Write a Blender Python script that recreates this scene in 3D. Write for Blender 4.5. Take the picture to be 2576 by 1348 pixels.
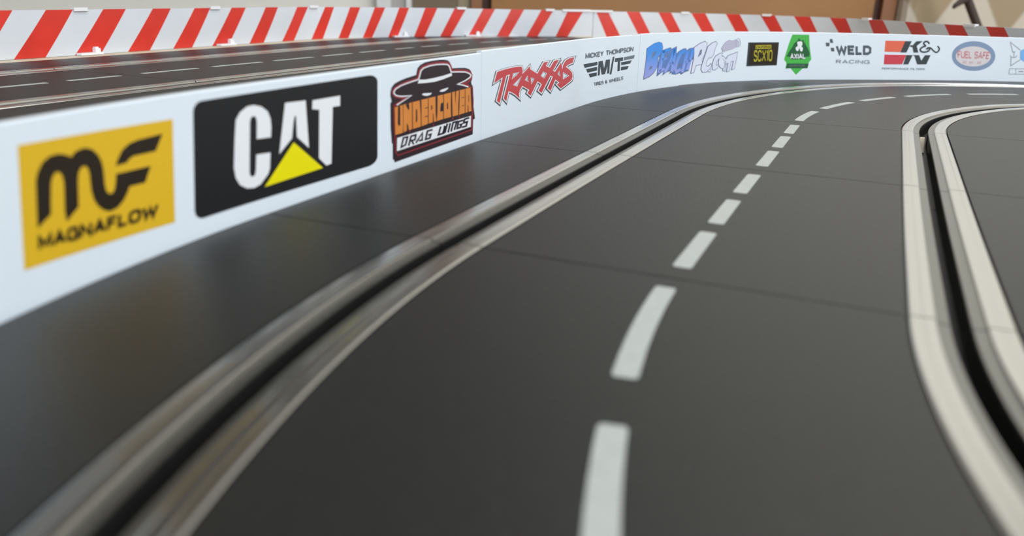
import bpy, bmesh, math, bisect
from mathutils import Vector, Matrix, geometry

for o in list(bpy.data.objects):
    bpy.data.objects.remove(o)
SC = bpy.context.scene
COL = SC.collection
Z0 = 0.76                      # height of the track surface above the floor, metres


def V(x, y, z):                # millimetres on the table -> metres in the room
    return Vector((x / 1000.0, y / 1000.0, Z0 + z / 1000.0))


# ------------------------------------------------------------------ camera
cam_d = bpy.data.cameras.new('camera')
cam = bpy.data.objects.new('camera', cam_d)
COL.objects.link(cam)
SC.camera = cam
CAM_R = [0.999785, 0.006901, 0.019564]
CAM_U = [-0.020746, 0.33257, 0.94285]
CAM_F = [0.0, 0.943053, -0.332642]
CAM_H = 52.0317
FOC = 1985.429       # focal length in pixels of a 2576 px wide frame
R = Matrix((CAM_R, CAM_U, [-v for v in CAM_F])).transposed()
cam.matrix_world = Matrix.Translation(V(0, 0, CAM_H)) @ R.to_4x4()
cam_d.sensor_fit = 'HORIZONTAL'
cam_d.sensor_width = 36.0
cam_d.lens = FOC / 2576.0 * 36.0
cam_d.clip_start = 0.004
cam_d.clip_end = 30.0
cam_d.dof.use_dof = True
cam_d.dof.focus_distance = 0.36
cam_d.dof.aperture_fstop = cam_d.lens / 1.9      # a phone's 1.9 mm pupil

# ------------------------------------------------------------------ light
SC.view_settings.view_transform = 'Standard'
SC.view_settings.look = 'None'
SC.view_settings.gamma = 1.0
SC.view_settings.use_curve_mapping = False
SC.view_settings.exposure = 0.0
world = bpy.data.worlds.new('world')
SC.world = world
world.use_nodes = True
wb = world.node_tree.nodes['Background']
wb.inputs[0].default_value = (0.8, 0.85, 0.95, 1)
wb.inputs[1].default_value = 0.25


def area(name, loc, target, sx, sy, power, col):
    l = bpy.data.lights.new(name, 'AREA')
    l.shape = 'RECTANGLE'
    l.size, l.size_y = sx, sy
    l.energy = power
    l.color = col
    o = bpy.data.objects.new(name, l)
    COL.objects.link(o)
    o.location = loc
    o.rotation_euler = (Vector(target) - Vector(loc)).to_track_quat('-Z', 'Y').to_euler()
    return o


area('window_daylight', (1.05, -2.05, 1.95), (0.05, 0.45, 0.75), 1.5, 1.1, 79, (0.93, 0.97, 1.0))
area('added_fill_light', (0.9, 0.55, 2.44), (0.9, 0.9, 0), 1.5, 1.2, 26, (1.0, 0.98, 0.95))  # unseen fill added to brighten the back wall and its reflection in the rails

# ------------------------------------------------------------------ materials
MATS = {}


def mat(name, col, rough=0.5, metal=0.0, spec=0.5, noise=None, bump=None, aniso=0):
    m = bpy.data.materials.new(name)
    m.use_nodes = True
    nt = m.node_tree
    b = nt.nodes['Principled BSDF']
    b.inputs['Base Color'].default_value = (*col, 1)
    b.inputs['Roughness'].default_value = rough
    b.inputs['Metallic'].default_value = metal
    b.inputs['Specular IOR Level'].default_value = spec
    tc = nt.nodes.new('ShaderNodeTexCoord')
    if noise:                  # (scale, amount): fine mottling of the colour
        n = nt.nodes.new('ShaderNodeTexNoise')
        n.inputs['Scale'].default_value = noise[0]
        n.inputs['Detail'].default_value = 4
        nt.links.new(tc.outputs['Object'], n.inputs['Vector'])
        r = nt.nodes.new('ShaderNodeValToRGB')
        a = noise[1]
        r.color_ramp.elements[0].position = 0.3
        r.color_ramp.elements[1].position = 0.7
        r.color_ramp.elements[0].color = (*[c * (1 - a) for c in col], 1)
        r.color_ramp.elements[1].color = (*[min(1, c * (1 + a)) for c in col], 1)
        nt.links.new(n.outputs['Fac'], r.inputs['Fac'])
        nt.links.new(r.outputs['Color'], b.inputs['Base Color'])
    if bump:                   # (scale, strength, distance)
        n = nt.nodes.new('ShaderNodeTexNoise')
        n.inputs['Scale'].default_value = bump[0]
        n.inputs['Detail'].default_value = 3
        nt.links.new(tc.outputs['Object'], n.inputs['Vector'])
        u = nt.nodes.new('ShaderNodeBump')
        u.inputs['Strength'].default_value = bump[1]
        u.inputs['Distance'].default_value = bump[2]
        nt.links.new(n.outputs['Fac'], u.inputs['Height'])
        nt.links.new(u.outputs['Normal'], b.inputs['Normal'])
    MATS[name] = m
    return m


mat('track_plastic', (0.0090, 0.0096, 0.0094), 0.43, 0, 0.5, noise=(900, 0.25), bump=(1500, 0.5, 0.00035))
mat('rail_metal', (0.61, 0.60, 0.575), 0.21, 1.0, bump=(300, 0.03, 0.0002))
mat('rail_ledge', (0.26, 0.26, 0.245), 0.40, 1.0)
mat('lane_paint', (0.43, 0.465, 0.46), 0.45, noise=(400, 0.05))
mat('tab_plastic', (0.42, 0.36, 0.28), 0.5)
mat('panel_white', (0.68, 0.76, 0.85), 0.28, 0, 0.5, bump=(120, 0.03, 0.0005))
mat('rail_white', (0.62, 0.66, 0.725), 0.35, noise=(18, 0.05))
mat('rail_red', (0.62, 0.035, 0.022), 0.35, noise=(60, 0.08))
mat('clip_white', (0.80, 0.81, 0.86), 0.3)
mat('cream_plastic', (0.58, 0.52, 0.40), 0.55)
mat('cream_board', (0.60, 0.54, 0.42), 0.6, noise=(8, 0.06))
mat('table_leg', (0.25, 0.16, 0.09), 0.5, noise=(12, 0.2))
mat('wall_paint', (0.86, 0.855, 0.81), 0.8, noise=(3, 0.03))
mat('wall_side', (0.80, 0.80, 0.78), 0.8)
mat('ceiling_paint', (0.75, 0.74, 0.71), 0.85)
mat('floor_tile', (0.35, 0.30, 0.25), 0.4, noise=(5, 0.15))
mat('door_wood', (0.33, 0.155, 0.05), 0.45, noise=(3, 0.12))
mat('door_frame_wood', (0.30, 0.13, 0.06), 0.45, noise=(4, 0.1))
mat('door_gap', (0.055, 0.018, 0.010), 0.6)
mat('added_cupboard_dark', (0.10, 0.095, 0.09), 0.7, noise=(4, 0.1))
mat('trim_white', (0.74, 0.77, 0.80), 0.4)
mat('trim_grey', (0.42, 0.41, 0.40), 0.5)
mat('taupe', (0.17, 0.13, 0.09), 0.6, noise=(6, 0.1))
mat('olive_plaster', (0.33, 0.28, 0.19), 0.7)
mat('stick_wood', (0.045, 0.028, 0.022), 0.5)
# print colours of the stickers
PC = dict(yellow=(0.66, 0.42, 0.018), brownblack=(0.018, 0.012, 0.007), black=(0.010, 0.011, 0.014), printwhite=(0.74, 0.77, 0.82),
          brightyellow=(0.75, 0.68, 0.0), maroonblack=(0.022, 0.012, 0.018), darkred=(0.26, 0.022, 0.035), orange=(0.62, 0.22, 0.045),
          navyblack=(0.016, 0.013, 0.028), slate=(0.055, 0.06, 0.085), scriptred=(0.52, 0.055, 0.065), charcoal=(0.035, 0.048, 0.058),
          midgrey=(0.13, 0.16, 0.19), slateblue=(0.15, 0.19, 0.30), beachblue=(0.09, 0.30, 0.78), deepblue=(0.09, 0.16, 0.42), midblue=(0.10, 0.20, 0.48),
          paleblue=(0.63, 0.68, 0.82), lilac=(0.46, 0.45, 0.58), softlilac=(0.36, 0.37, 0.50), olive=(0.40, 0.36, 0.02),
          green=(0.06, 0.42, 0.07), darkgreen=(0.012, 0.10, 0.035), steel=(0.075, 0.10, 0.13), greyblue=(0.27, 0.31, 0.37),
          orangered=(0.70, 0.13, 0.075), crimson=(0.55, 0.05, 0.08), ovalblue=(0.20, 0.28, 0.43), palepink=(0.62, 0.59, 0.62),
          pinkred=(0.55, 0.24, 0.28), palered=(0.56, 0.44, 0.48), linegrey=(0.27, 0.31, 0.37), skyblue=(0.16, 0.42, 0.80))
for k_, v_ in PC.items():
    mat('print_' + k_, v_, 0.3, bump=(120, 0.02, 0.0005))
# the blue lettering is printed as a fade from blue (top) to lilac (bottom)
bm_ = MATS['print_beachblue']
nt_ = bm_.node_tree
sep = nt_.nodes.new('ShaderNodeSeparateXYZ')
geo = nt_.nodes.new('ShaderNodeTexCoord')
rmp = nt_.nodes.new('ShaderNodeMapRange')
rmp.inputs['From Min'].default_value = 0.0125
rmp.inputs['From Max'].default_value = 0.0325
cr_ = nt_.nodes.new('ShaderNodeValToRGB')
cr_.color_ramp.elements[0].color = (0.36, 0.36, 0.72, 1)
cr_.color_ramp.elements[1].color = (0.05, 0.26, 0.74, 1)
cr_.color_ramp.elements[1].position = 0.75
nt_.links.new(geo.outputs['Object'], sep.inputs[0])
nt_.links.new(sep.outputs['Z'], rmp.inputs['Value'])
nt_.links.new(rmp.outputs['Result'], cr_.inputs['Fac'])
nt_.links.new(cr_.outputs['Color'], nt_.nodes['Principled BSDF'].inputs['Base Color'])


# ------------------------------------------------------------------ helpers
def tag(o, label=None, cat=None, group=None, kind=None):
    for k, v in (('label', label), ('category', cat), ('group', group), ('kind', kind)):
        if v:
            o[k] = v
    return o


def root(name, loc, label, cat, group=None):
    o = bpy.data.objects.new(name, None)
    o.empty_display_size = 0.01
    COL.objects.link(o)
    o.location = loc
    return tag(o, label, cat, group)


def mesh(name, verts, faces, mats, parent=None, smooth=False, base=None, fmat=None):
    """verts are room coordinates; the object's origin goes to BASE (default: its parent's origin, else the world's)."""
    off = Vector((0, 0, 0))
    q = parent
    while q is not None:
        off += Vector(q.location)
        q = q.parent
    loc = Vector((0, 0, 0))
    if base is not None:
        loc = Vector(base) - off
        off = Vector(base)
    me = bpy.data.meshes.new(name)
    me.from_pydata([Vector(v) - off for v in verts], [], faces)
    for m in (mats if isinstance(mats, (list, tuple)) else [mats]):
        me.materials.append(MATS[m])
    if fmat:
        for p, i in zip(me.polygons, fmat):
            p.material_index = i
    b = bmesh.new()
    b.from_mesh(me)
    bmesh.ops.recalc_face_normals(b, faces=b.faces)
    b.to_mesh(me)
    b.free()
    for p in me.polygons:
        p.use_smooth = smooth
    o = bpy.data.objects.new(name, me)
    COL.objects.link(o)
    o.location = loc
    if parent:
        o.parent = parent
    return o


def boxes(lst):
    vs, fs = [], []
    for (x0, y0, z0, x1, y1, z1) in lst:
        b = len(vs)
        vs += [(x0, y0, z0), (x1, y0, z0), (x1, y1, z0), (x0, y1, z0), (x0, y0, z1), (x1, y0, z1), (x1, y1, z1), (x0, y1, z1)]
        fs += [tuple(b + i for i in f) for f in ((0, 3, 2, 1), (4, 5, 6, 7), (0, 1, 5, 4), (1, 2, 6, 5), (2, 3, 7, 6), (3, 0, 4, 7))]
    return vs, fs


def box(name, a, b, m, parent=None, bevel=0.0):
    vs, fs = boxes([(*a, *b)])
    o = mesh(name, vs, fs, m, parent)
    if bevel:
        md = o.modifiers.new('bevel', 'BEVEL')
        md.width = bevel
        md.segments = 2
    return o


def struct(o):
    o['kind'] = 'structure'
    return o


# ------------------------------------------------------------------ track centrelines (millimetres)
M_START = (31.19267, 143.497778, 0.416995)
M_LA, M_LB = 111.108, 110.270
M_K0, M_KA, M_KB, M_KC, M_KC2 = 0.0035710, 0.0001040, -0.0000018, 0.0043453, 0.0067426
L_START = (-163.628858, 440.322455, 0.451298)
L_S1, L_K, L_Z = 160.920, 0.0014440, 9.377


def arc(x, y, t, L, k):
    if abs(k) < 1e-9:
        return x + L * math.sin(t), y + L * math.cos(t), t
    return x + (math.cos(t) - math.cos(t + k * L)) / k, y + (math.sin(t + k * L) - math.sin(t)) / k, t + k * L


def chain(start, segs):
    """start (x, y, heading) at s=0; segs [(length, curvature)] ahead -> function of s"""
    knots = [(0.0, *start)]
    for L, k in segs:
        s, x, y, t = knots[-1]
        knots.append((s + L, *arc(x, y, t, L, k)))

    def f(s):
        i = 0
        while i < len(segs) - 1 and s >= knots[i + 1][0]:
            i += 1
        s0, x, y, t = knots[i]
        return arc(x, y, t, s - s0, segs[i][1])
    return f


_ahead = chain(M_START, [(M_LA, M_KA), (M_LB, M_KB), (150, M_KC), (700, M_KC2)])


def main_line(s):
    return arc(*M_START, s, M_K0) if s < 0 else _ahead(s)


_lq = L_START
_lah = chain(_lq, [(L_S1, 0.0), (700, L_K)])


def upper_line(s):
    return _lah(s)


def at(line, s, n, z):
    x, y, t = line(s)
    return V(x + n * math.cos(t), y - n * math.sin(t), z)


def steps(s0, s1, ds):
    n = max(1, int(math.ceil((s1 - s0) / ds)))
    return [s0 + (s1 - s0) * i / n for i in range(n + 1)]


def sweep(line, ss, prof, z):
    """closed profile [(n, dz)] swept along the line, with end caps"""
    vs, fs = [], []
    P = len(prof)
    for s in ss:
        vs += [at(line, s, n, z + dz) for n, dz in prof]
    for i in range(len(ss) - 1):
        for j in range(P):
            k = (j + 1) % P
            fs.append((i * P + j, i * P + k, (i + 1) * P + k, (i + 1) * P + j))
    fs.append(tuple(range(P)))
    fs.append(tuple((len(ss) - 1) * P + j for j in range(P)))
    return vs, fs, P


HW, BED = 8.75, 0.75
BODY = [(-99, -7.4), (-99, -.4), (-98.6, 0)]
for c_ in (-49.5, 49.5):
    BODY += [(c_ - HW, 0), (c_ - HW, -BED), (c_ - 1.6, -BED), (c_ - 1.6, -6.2), (c_ + 1.6, -6.2), (c_ + 1.6, -BED), (c_ + HW, -BED), (c_ + HW, 0)]
BODY += [(98.6, 0), (99, -.4), (99, -7.4)]
# one metal rail, seen from the slot: worn ledge, bright bevel, flat top with a shallow groove, outer bevel
RAIL = [(1.75, -.74), (1.75, -.52), (3.80, -.44), (3.92, .08), (4.02, .17), (4.30, .25), (5.75, .27), (6.0, .20), (6.4, .20), (6.65, .27), (7.75, .25), (8.05, .14), (8.2, -.05), (8.2, -.74)]


def track_piece(line, s0, s1, z, dashes, label, group, ds=3.0, tab=None):
    sm = (s0 + s1) / 2
    r = root('track_piece', at(line, sm, 0, z - 7.4), label, 'slot car track', group)
    g = 0.2
    ss = steps(s0 + g, s1 - g, ds)
    vs, fs, P = sweep(line, ss, BODY, z)
    mesh('track_body', vs, fs, 'track_plastic', r)
    for c in (-49.5, 49.5):
        for sg in (-1, 1):
            pr = [(c + sg * n, dz) for n, dz in RAIL]
            vs, fs, P = sweep(line, ss, pr, z)
            fm = []
            for i in range(len(ss) - 1):
                fm += [1 if j < 2 else 0 for j in range(P)]
            mesh('metal_rail', vs, fs, ['rail_metal', 'rail_ledge'], r, fmat=fm + [0, 0])
    for a, b in dashes:
        a, b = max(a, s0 + .6), min(b, s1 - .6)
        if b - a < 3:
            continue
        w = 1.95
        st = [a, a + .35] + steps(a + .9, b - .9, 3.0) + [b - .35, b]
        hw = [w - .55, w - .15] + [w] * (len(st) - 4) + [w - .15, w - .55]
        vs, fs = [], []
        for s, h in zip(st, hw):
            for n, dz in ((-h, -.05), (-h, .045), (h, .045), (h, -.05)):
                vs.append(at(line, s, n, z + dz))
        for i in range(len(st) - 1):
            for j in range(4):
                k = (j + 1) % 4
                fs.append((i * 4 + j, i * 4 + k, i * 4 + 4 + k, i * 4 + 4 + j))
        fs += [(0, 1, 2, 3), tuple(len(vs) - 4 + j for j in range(4))]
        mesh('lane_dash', vs, fs, 'lane_paint', r)
    if tab:
        s, n = tab
        vs, fs = [], []
        prof = [(0, -5.5), (5, -5.2), (10, -3.2), (12.5, -1.6), (14, -1.5), (14, -6.1), (0, -6.1)]
        for nn in (n - 1.2, n + .5):
            vs += [at(line, s + a, nn, z + dz) for a, dz in prof]
        m = len(prof)
        fs = [tuple(range(m)), tuple(range(m, 2 * m))] + [(i, (i + 1) % m, m + (i + 1) % m, m + i) for i in range(m)]
        mesh('connector_tongue', vs, fs, 'tab_plastic', r)
    return r


J1 = M_LA
J3 = M_LA + M_LB
GM = 'lower slot car track pieces'
track_piece(main_line, -330, 0, 0, [(-98, -58.2), (-44.7, -5.5)], 'curved dark grey slot track piece nearest the viewer, with two long white dashes', GM)
track_piece(main_line, 0, J1, 0, [(7.1, 34.6), (42.8, 68.2), (77.2, 103.8)], 'straight dark grey slot track piece beside the black and hat stickers', GM)
track_piece(main_line, J1, J3, 0, [(118, 146.8), (154.8, 181.3), (188.9, 213.3)], 'straight dark grey slot track piece beside the red script sticker', GM, tab=(J3 - 16, 49.5))
track_piece(main_line, J3, J3 + 420, 0, [(226.9, 263.2), (275.2, 312.2), (322.7, 354.4), (365.3, 400), (412.6, 443.6), (456, 490), (502, 536), (548, 582), (594, 628)], 'far curved slot track piece bending right below the blue, green and oval stickers', GM)
LZ = L_Z
GU = 'upper slot car track pieces behind the white panels'
track_piece(upper_line, -330, -56.4, LZ, [(-127, -97.3), (-87.4, -60)], 'grey upper track piece at far left behind the white panel, nearest of its row', GU, 6.0)
track_piece(upper_line, -56.4, L_S1, LZ, [(-47.3, -12.4), (-1.7, 35.2), (46, 80.8), (90.8, 120.5), (129.9, 158.5)], 'straight grey upper track piece with five white dashes below the striped barrier', GU, 6.0)
track_piece(upper_line, L_S1, L_S1 + 181, LZ, [(173, 194.6), (206, 228.7), (241.6, 266.9), (284.4, 309.6), (320, 338)], 'curved grey upper track piece narrowing away behind the panel with the red script sticker', GU, 6.0)
track_piece(upper_line, L_S1 + 181, 424, LZ, [(350, 374), (384, 408)], 'farthest sliver of grey upper track by the corner of the striped barrier', GU, 6.0)

# ------------------------------------------------------------------ white sponsor panels
WALL = [[-92.53,38.79],[-92.45,40.78],[-92.37,42.78],[-92.28,44.78],[-92.19,46.78],[-92.1,48.78],[-92.01,50.77],[-91.91,52.77],[-91.79,54.77],[-91.67,56.76],[-91.54,58.76],[-91.39,60.75],[-91.23,62.75],[-91.06,64.74],[-90.88,66.73],[-90.68,68.72],[-90.48,70.71],[-90.26,72.7],[-90.03,74.69],[-89.79,76.67],[-89.54,78.66],[-89.28,80.64],[-89.01,82.62],[-88.73,84.6],[-88.44,86.58],[-88.14,88.56],[-87.82,90.53],[-87.5,92.51],[-87.17,94.48],[-86.82,96.45],[-86.47,98.42],[-86.1,100.38],[-85.73,102.35],[-85.34,104.31],[-84.95,106.27],[-84.54,108.23],[-84.12,110.19],[-83.7,112.14],[-83.26,114.09],[-82.81,116.04],[-82.35,117.99],[-81.88,119.93],[-81.41,121.87],[-80.92,123.81],[-80.42,125.75],[-79.91,127.68],[-79.39,129.62],[-78.86,131.54],[-78.32,133.47],[-77.77,135.39],[-77.21,137.31],[-76.65,139.23],[-76.07,141.14],[-75.48,143.06],[-74.88,144.96],[-74.27,146.87],[-73.65,148.77],[-73.02,150.67],[-72.38,152.56],[-71.73,154.45],[-71.07,156.34],[-70.4,158.23],[-69.72,160.11],[-69.03,161.98],[-68.33,163.86],[-67.61,165.73],[-66.89,167.59],[-66.16,169.45],[-65.41,171.31],[-64.66,173.16],[-63.89,175.01],[-63.12,176.85],[-62.35,178.7],[-61.57,180.54],[-60.78,182.38],[-59.99,184.22],[-59.2,186.05],[-58.4,187.89],[-57.6,189.72],[-56.79,191.55],[-55.98,193.38],[-55.17,195.21],[-54.36,197.03],[-53.54,198.86],[-52.72,200.68],[-51.91,202.51],[-51.09,204.34],[-50.28,206.16],[-49.46,207.99],[-48.65,209.81],[-47.83,211.64],[-47.02,213.47],[-46.2,215.29],[-45.38,217.12],[-44.57,218.94],[-43.75,220.77],[-42.93,222.59],[-42.11,224.42],[-41.29,226.24],[-40.47,228.07],[-39.66,229.89],[-38.84,231.72],[-38.02,233.54],[-37.2,235.37],[-36.37,237.19],[-35.55,239.01],[-34.73,240.84],[-33.91,242.66],[-33.09,244.48],[-32.26,246.31],[-31.44,248.13],[-30.62,249.95],[-29.79,251.77],[-28.97,253.6],[-28.15,255.42],[-27.32,257.24],[-26.5,259.06],[-25.67,260.88],[-24.84,262.71],[-24.02,264.53],[-23.19,266.35],[-22.36,268.17],[-21.54,269.99],[-20.71,271.81],[-19.88,273.63],[-19.05,275.45],[-18.22,277.27],[-17.39,279.09],[-16.56,280.91],[-15.73,282.73],[-14.9,284.55],[-14.07,286.37],[-13.24,288.19],[-12.41,290.01],[-11.58,291.83],[-10.75,293.65],[-9.92,295.46],[-9.09,297.28],[-8.26,299.1],[-7.42,300.92],[-6.59,302.74],[-5.76,304.56],[-4.93,306.38],[-4.1,308.2],[-3.27,310.02],[-2.44,311.84],[-1.61,313.66],[-0.78,315.48],[0.06,317.29],[0.89,319.11],[1.72,320.93],[2.55,322.75],[3.38,324.57],[4.21,326.39],[5.04,328.21],[5.87,330.03],[6.7,331.85],[7.53,333.67],[8.37,335.49],[9.2,337.31],[10.03,339.13],[10.86,340.94],[11.69,342.76],[12.52,344.58],[13.35,346.4],[14.18,348.22],[15.01,350.04],[15.84,351.86],[16.67,353.68],[17.5,355.5],[18.34,357.32],[19.17,359.14],[20.0,360.96],[20.83,362.78],[21.66,364.6],[22.49,366.42],[23.31,368.24],[24.13,370.06],[24.95,371.89],[25.75,373.72],[26.54,375.56],[27.31,377.4],[28.09,379.24],[28.87,381.08],[29.68,382.91],[30.52,384.73],[31.4,386.53],[32.31,388.31],[33.25,390.07],[34.21,391.83],[35.18,393.57],[36.16,395.32],[37.14,397.06],[38.12,398.8],[39.11,400.55],[40.09,402.29],[41.07,404.03],[42.06,405.77],[43.04,407.51],[44.03,409.25],[45.02,410.99],[46.01,412.73],[47.0,414.46],[48.0,416.2],[49.0,417.93],[50.01,419.66],[51.02,421.38],[52.03,423.11],[53.05,424.83],[54.07,426.54],[55.1,428.26],[56.14,429.97],[57.18,431.68],[58.23,433.38],[59.29,435.08],[60.36,436.77],[61.43,438.45],[62.52,440.13],[63.62,441.8],[64.73,443.47],[65.85,445.12],[66.99,446.77],[68.14,448.4],[69.31,450.02],[70.5,451.63],[71.7,453.23],[72.92,454.81],[74.16,456.39],[75.41,457.95],[76.68,459.5],[77.96,461.03],[79.25,462.56],[80.55,464.07],[81.87,465.58],[83.2,467.07],[84.55,468.55],[85.9,470.02],[87.27,471.48],[88.65,472.93],[90.04,474.37],[91.44,475.79],[92.85,477.21],[94.28,478.62],[95.71,480.01],[97.16,481.39],[98.61,482.77],[100.08,484.13],[101.55,485.48],[103.04,486.82],[104.53,488.14],[106.04,489.46],[107.56,490.76],[109.08,492.05],[110.63,493.33],[112.18,494.58],[113.75,495.82],[115.34,497.04],[116.95,498.23],[118.57,499.4],[120.21,500.54],[121.87,501.66],[123.55,502.74],[125.25,503.8],[126.96,504.83],[128.69,505.84],[130.43,506.82],[132.19,507.78],[133.95,508.72],[135.73,509.63],[137.52,510.53],[139.31,511.42],[141.11,512.29],[142.91,513.16],[144.72,514.01],[146.53,514.86],[148.34,515.7],[150.16,516.54],[151.98,517.37],[153.81,518.18],[155.64,518.99],[157.47,519.78],[159.32,520.56],[161.17,521.33],[163.02,522.07],[164.88,522.8],[166.75,523.51],[168.63,524.2],[170.52,524.87],[172.41,525.52],[174.31,526.15],[176.21,526.75],[178.12,527.35],[180.04,527.92],[181.96,528.47],[183.89,529.0],[185.82,529.52],[187.76,530.02],[189.7,530.51],[191.64,530.98],[193.59,531.43],[195.54,531.87],[197.49,532.3],[199.45,532.71],[201.41,533.12],[203.37,533.51],[205.33,533.89],[207.3,534.27],[209.26,534.64],[211.23,535.0],[213.2,535.35],[215.17,535.7],[217.14,536.04],[219.11,536.38],[221.08,536.71],[223.05,537.04],[225.03,537.36],[227.0,537.68],[228.98,538.0],[230.95,538.31],[232.93,538.61],[234.91,538.92],[236.88,539.22],[238.86,539.51],[240.84,539.81],[242.82,540.1],[244.8,540.38],[246.78,540.67],[248.76,540.95],[250.74,541.23],[252.72,541.5],[254.7,541.77],[256.68,542.03],[258.67,542.29],[260.65,542.55],[262.64,542.79],[264.62,543.03],[266.61,543.26],[268.6,543.49],[270.58,543.71],[272.57,543.92],[274.56,544.12],[276.55,544.32],[278.54,544.51],[280.53,544.69],[282.53,544.87],[284.52,545.04],[286.51,545.2],[288.51,545.36],[290.5,545.51],[292.5,545.65],[294.49,545.78],[296.49,545.91],[298.48,546.04],[300.48,546.16],[302.48,546.26],[304.47,546.37],[306.47,546.46],[308.47,546.54],[310.47,546.62],[312.47,546.68],[314.47,546.73],[316.47,546.77],[318.47,546.8],[320.47,546.81],[322.47,546.81],[324.47,546.8],[326.47,546.79],[328.47,546.76],[330.47,546.72],[332.47,546.67],[334.47,546.62],[336.46,546.56],[338.46,546.49],[340.46,546.42],[342.46,546.35],[344.46,546.27],[346.46,546.19],[348.46,546.1],[350.45,546.0],[352.45,545.91],[354.45,545.8],[356.44,545.69],[358.44,545.58],[360.44,545.46],[362.43,545.33],[364.43,545.2],[366.43,545.06],[368.42,544.92],[370.41,544.77],[372.41,544.62],[374.4,544.47],[376.4,544.31],[378.39,544.14],[380.38,543.97],[382.37,543.79],[384.37,543.61],[386.36,543.43],[388.35,543.23],[390.34,543.03],[392.33,542.83],[394.32,542.62],[396.3,542.4],[398.29,542.18],[400.28,541.95],[402.27,541.72],[404.25,541.49],[406.24,541.25],[408.22,541.01],[410.21,540.77],[412.19,540.52],[414.18,540.27],[416.16,540.03],[418.15,539.78],[420.13,539.52],[422.12,539.27],[424.1,539.02],[426.08,538.76],[428.07,538.51],[430.05,538.25],[432.03,538.0],[434.02,537.75],[436.0,537.49]]
WSEAM = (265.933, 442.409)
WCS = [0.0]
for i_ in range(1, len(WALL)):
    WCS.append(WCS[-1] + math.hypot(WALL[i_][0] - WALL[i_ - 1][0], WALL[i_][1] - WALL[i_ - 1][1]))


def on_poly(P, CS, s, off=0.0):
    """point at arc length s on a polyline, moved OFF to its right (towards the lower track)"""
    i = min(max(bisect.bisect_right(CS, s) - 1, 0), len(P) - 2)
    L = CS[i + 1] - CS[i]
    t = (s - CS[i]) / L
    dx, dy = (P[i + 1][0] - P[i][0]) / L, (P[i + 1][1] - P[i][1]) / L
    return P[i][0] + dx * L * t + dy * off, P[i][1] + dy * L * t - dx * off


def wall_pt(s, z, off=0.0):
    x, y = on_poly(WALL, WCS, s, off)
    return V(x, y, z)


def lerp_tab(tab, s):
    for (a, va), (b, vb) in zip(tab, tab[1:]):
        if s <= b:
            return va + (vb - va) * max(0, (s - a)) / (b - a)
    return tab[-1][1]


def strip_panel(name, s0, s1, bottom, top, m, parent):
    ss = [s0] + [s for s in WCS if s0 + .3 < s < s1 - .3] + [s1]
    vs, fs = [], []
    for s in ss:
        b, t = bottom(s), top(s)
        vs += [wall_pt(s, b, 0), wall_pt(s, t - .25, 0), wall_pt(s, t, -.25), wall_pt(s, t, -1.75), wall_pt(s, t - .25, -2), wall_pt(s, b, -2)]
    for i in range(len(ss) - 1):
        for j in range(6):
            k = (j + 1) % 6
            fs.append((i * 6 + j, i * 6 + k, i * 6 + 6 + k, i * 6 + 6 + j))
    fs += [(5, 4, 3, 2, 1, 0), tuple(len(vs) - 6 + j for j in range(6))]
    return mesh(name, vs, fs, m, parent)


S1, S2 = WSEAM
S3 = WCS[-1] - 1
panels = []
GP = 'white sponsor panels along the outer edge of the lower track'
for a, b, lab, bot, top in (
        (1.0, S1 - .15, 'nearest white panel with yellow, black and hat stickers, beside the lower track', lambda s: -7.6, lambda s: 30.6),
        (S1 + .15, S2 - .15, 'middle white panel with the red script and winged stickers, beside the lower track', lambda s: -7.6, lambda s: lerp_tab([(S1, 31.3), (S2, 30.3)], s)),
        (S2 + .15, S3, 'long curved white panel at far right with many small stickers, on the lower track', lambda s: -7.6 if s < S2 + 45 else .05, lambda s: lerp_tab([(S2, 30.6), (540, 30.1), (620, 29.6), (700, 28.8), (760, 28.2)], s))):
    r = root('sponsor_panel', wall_pt((a + b) / 2, bot(0)), lab, 'advertising panel', GP)
    strip_panel('panel_board', a, b, bot, top, 'panel_white', r)
    panels.append(r)

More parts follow.
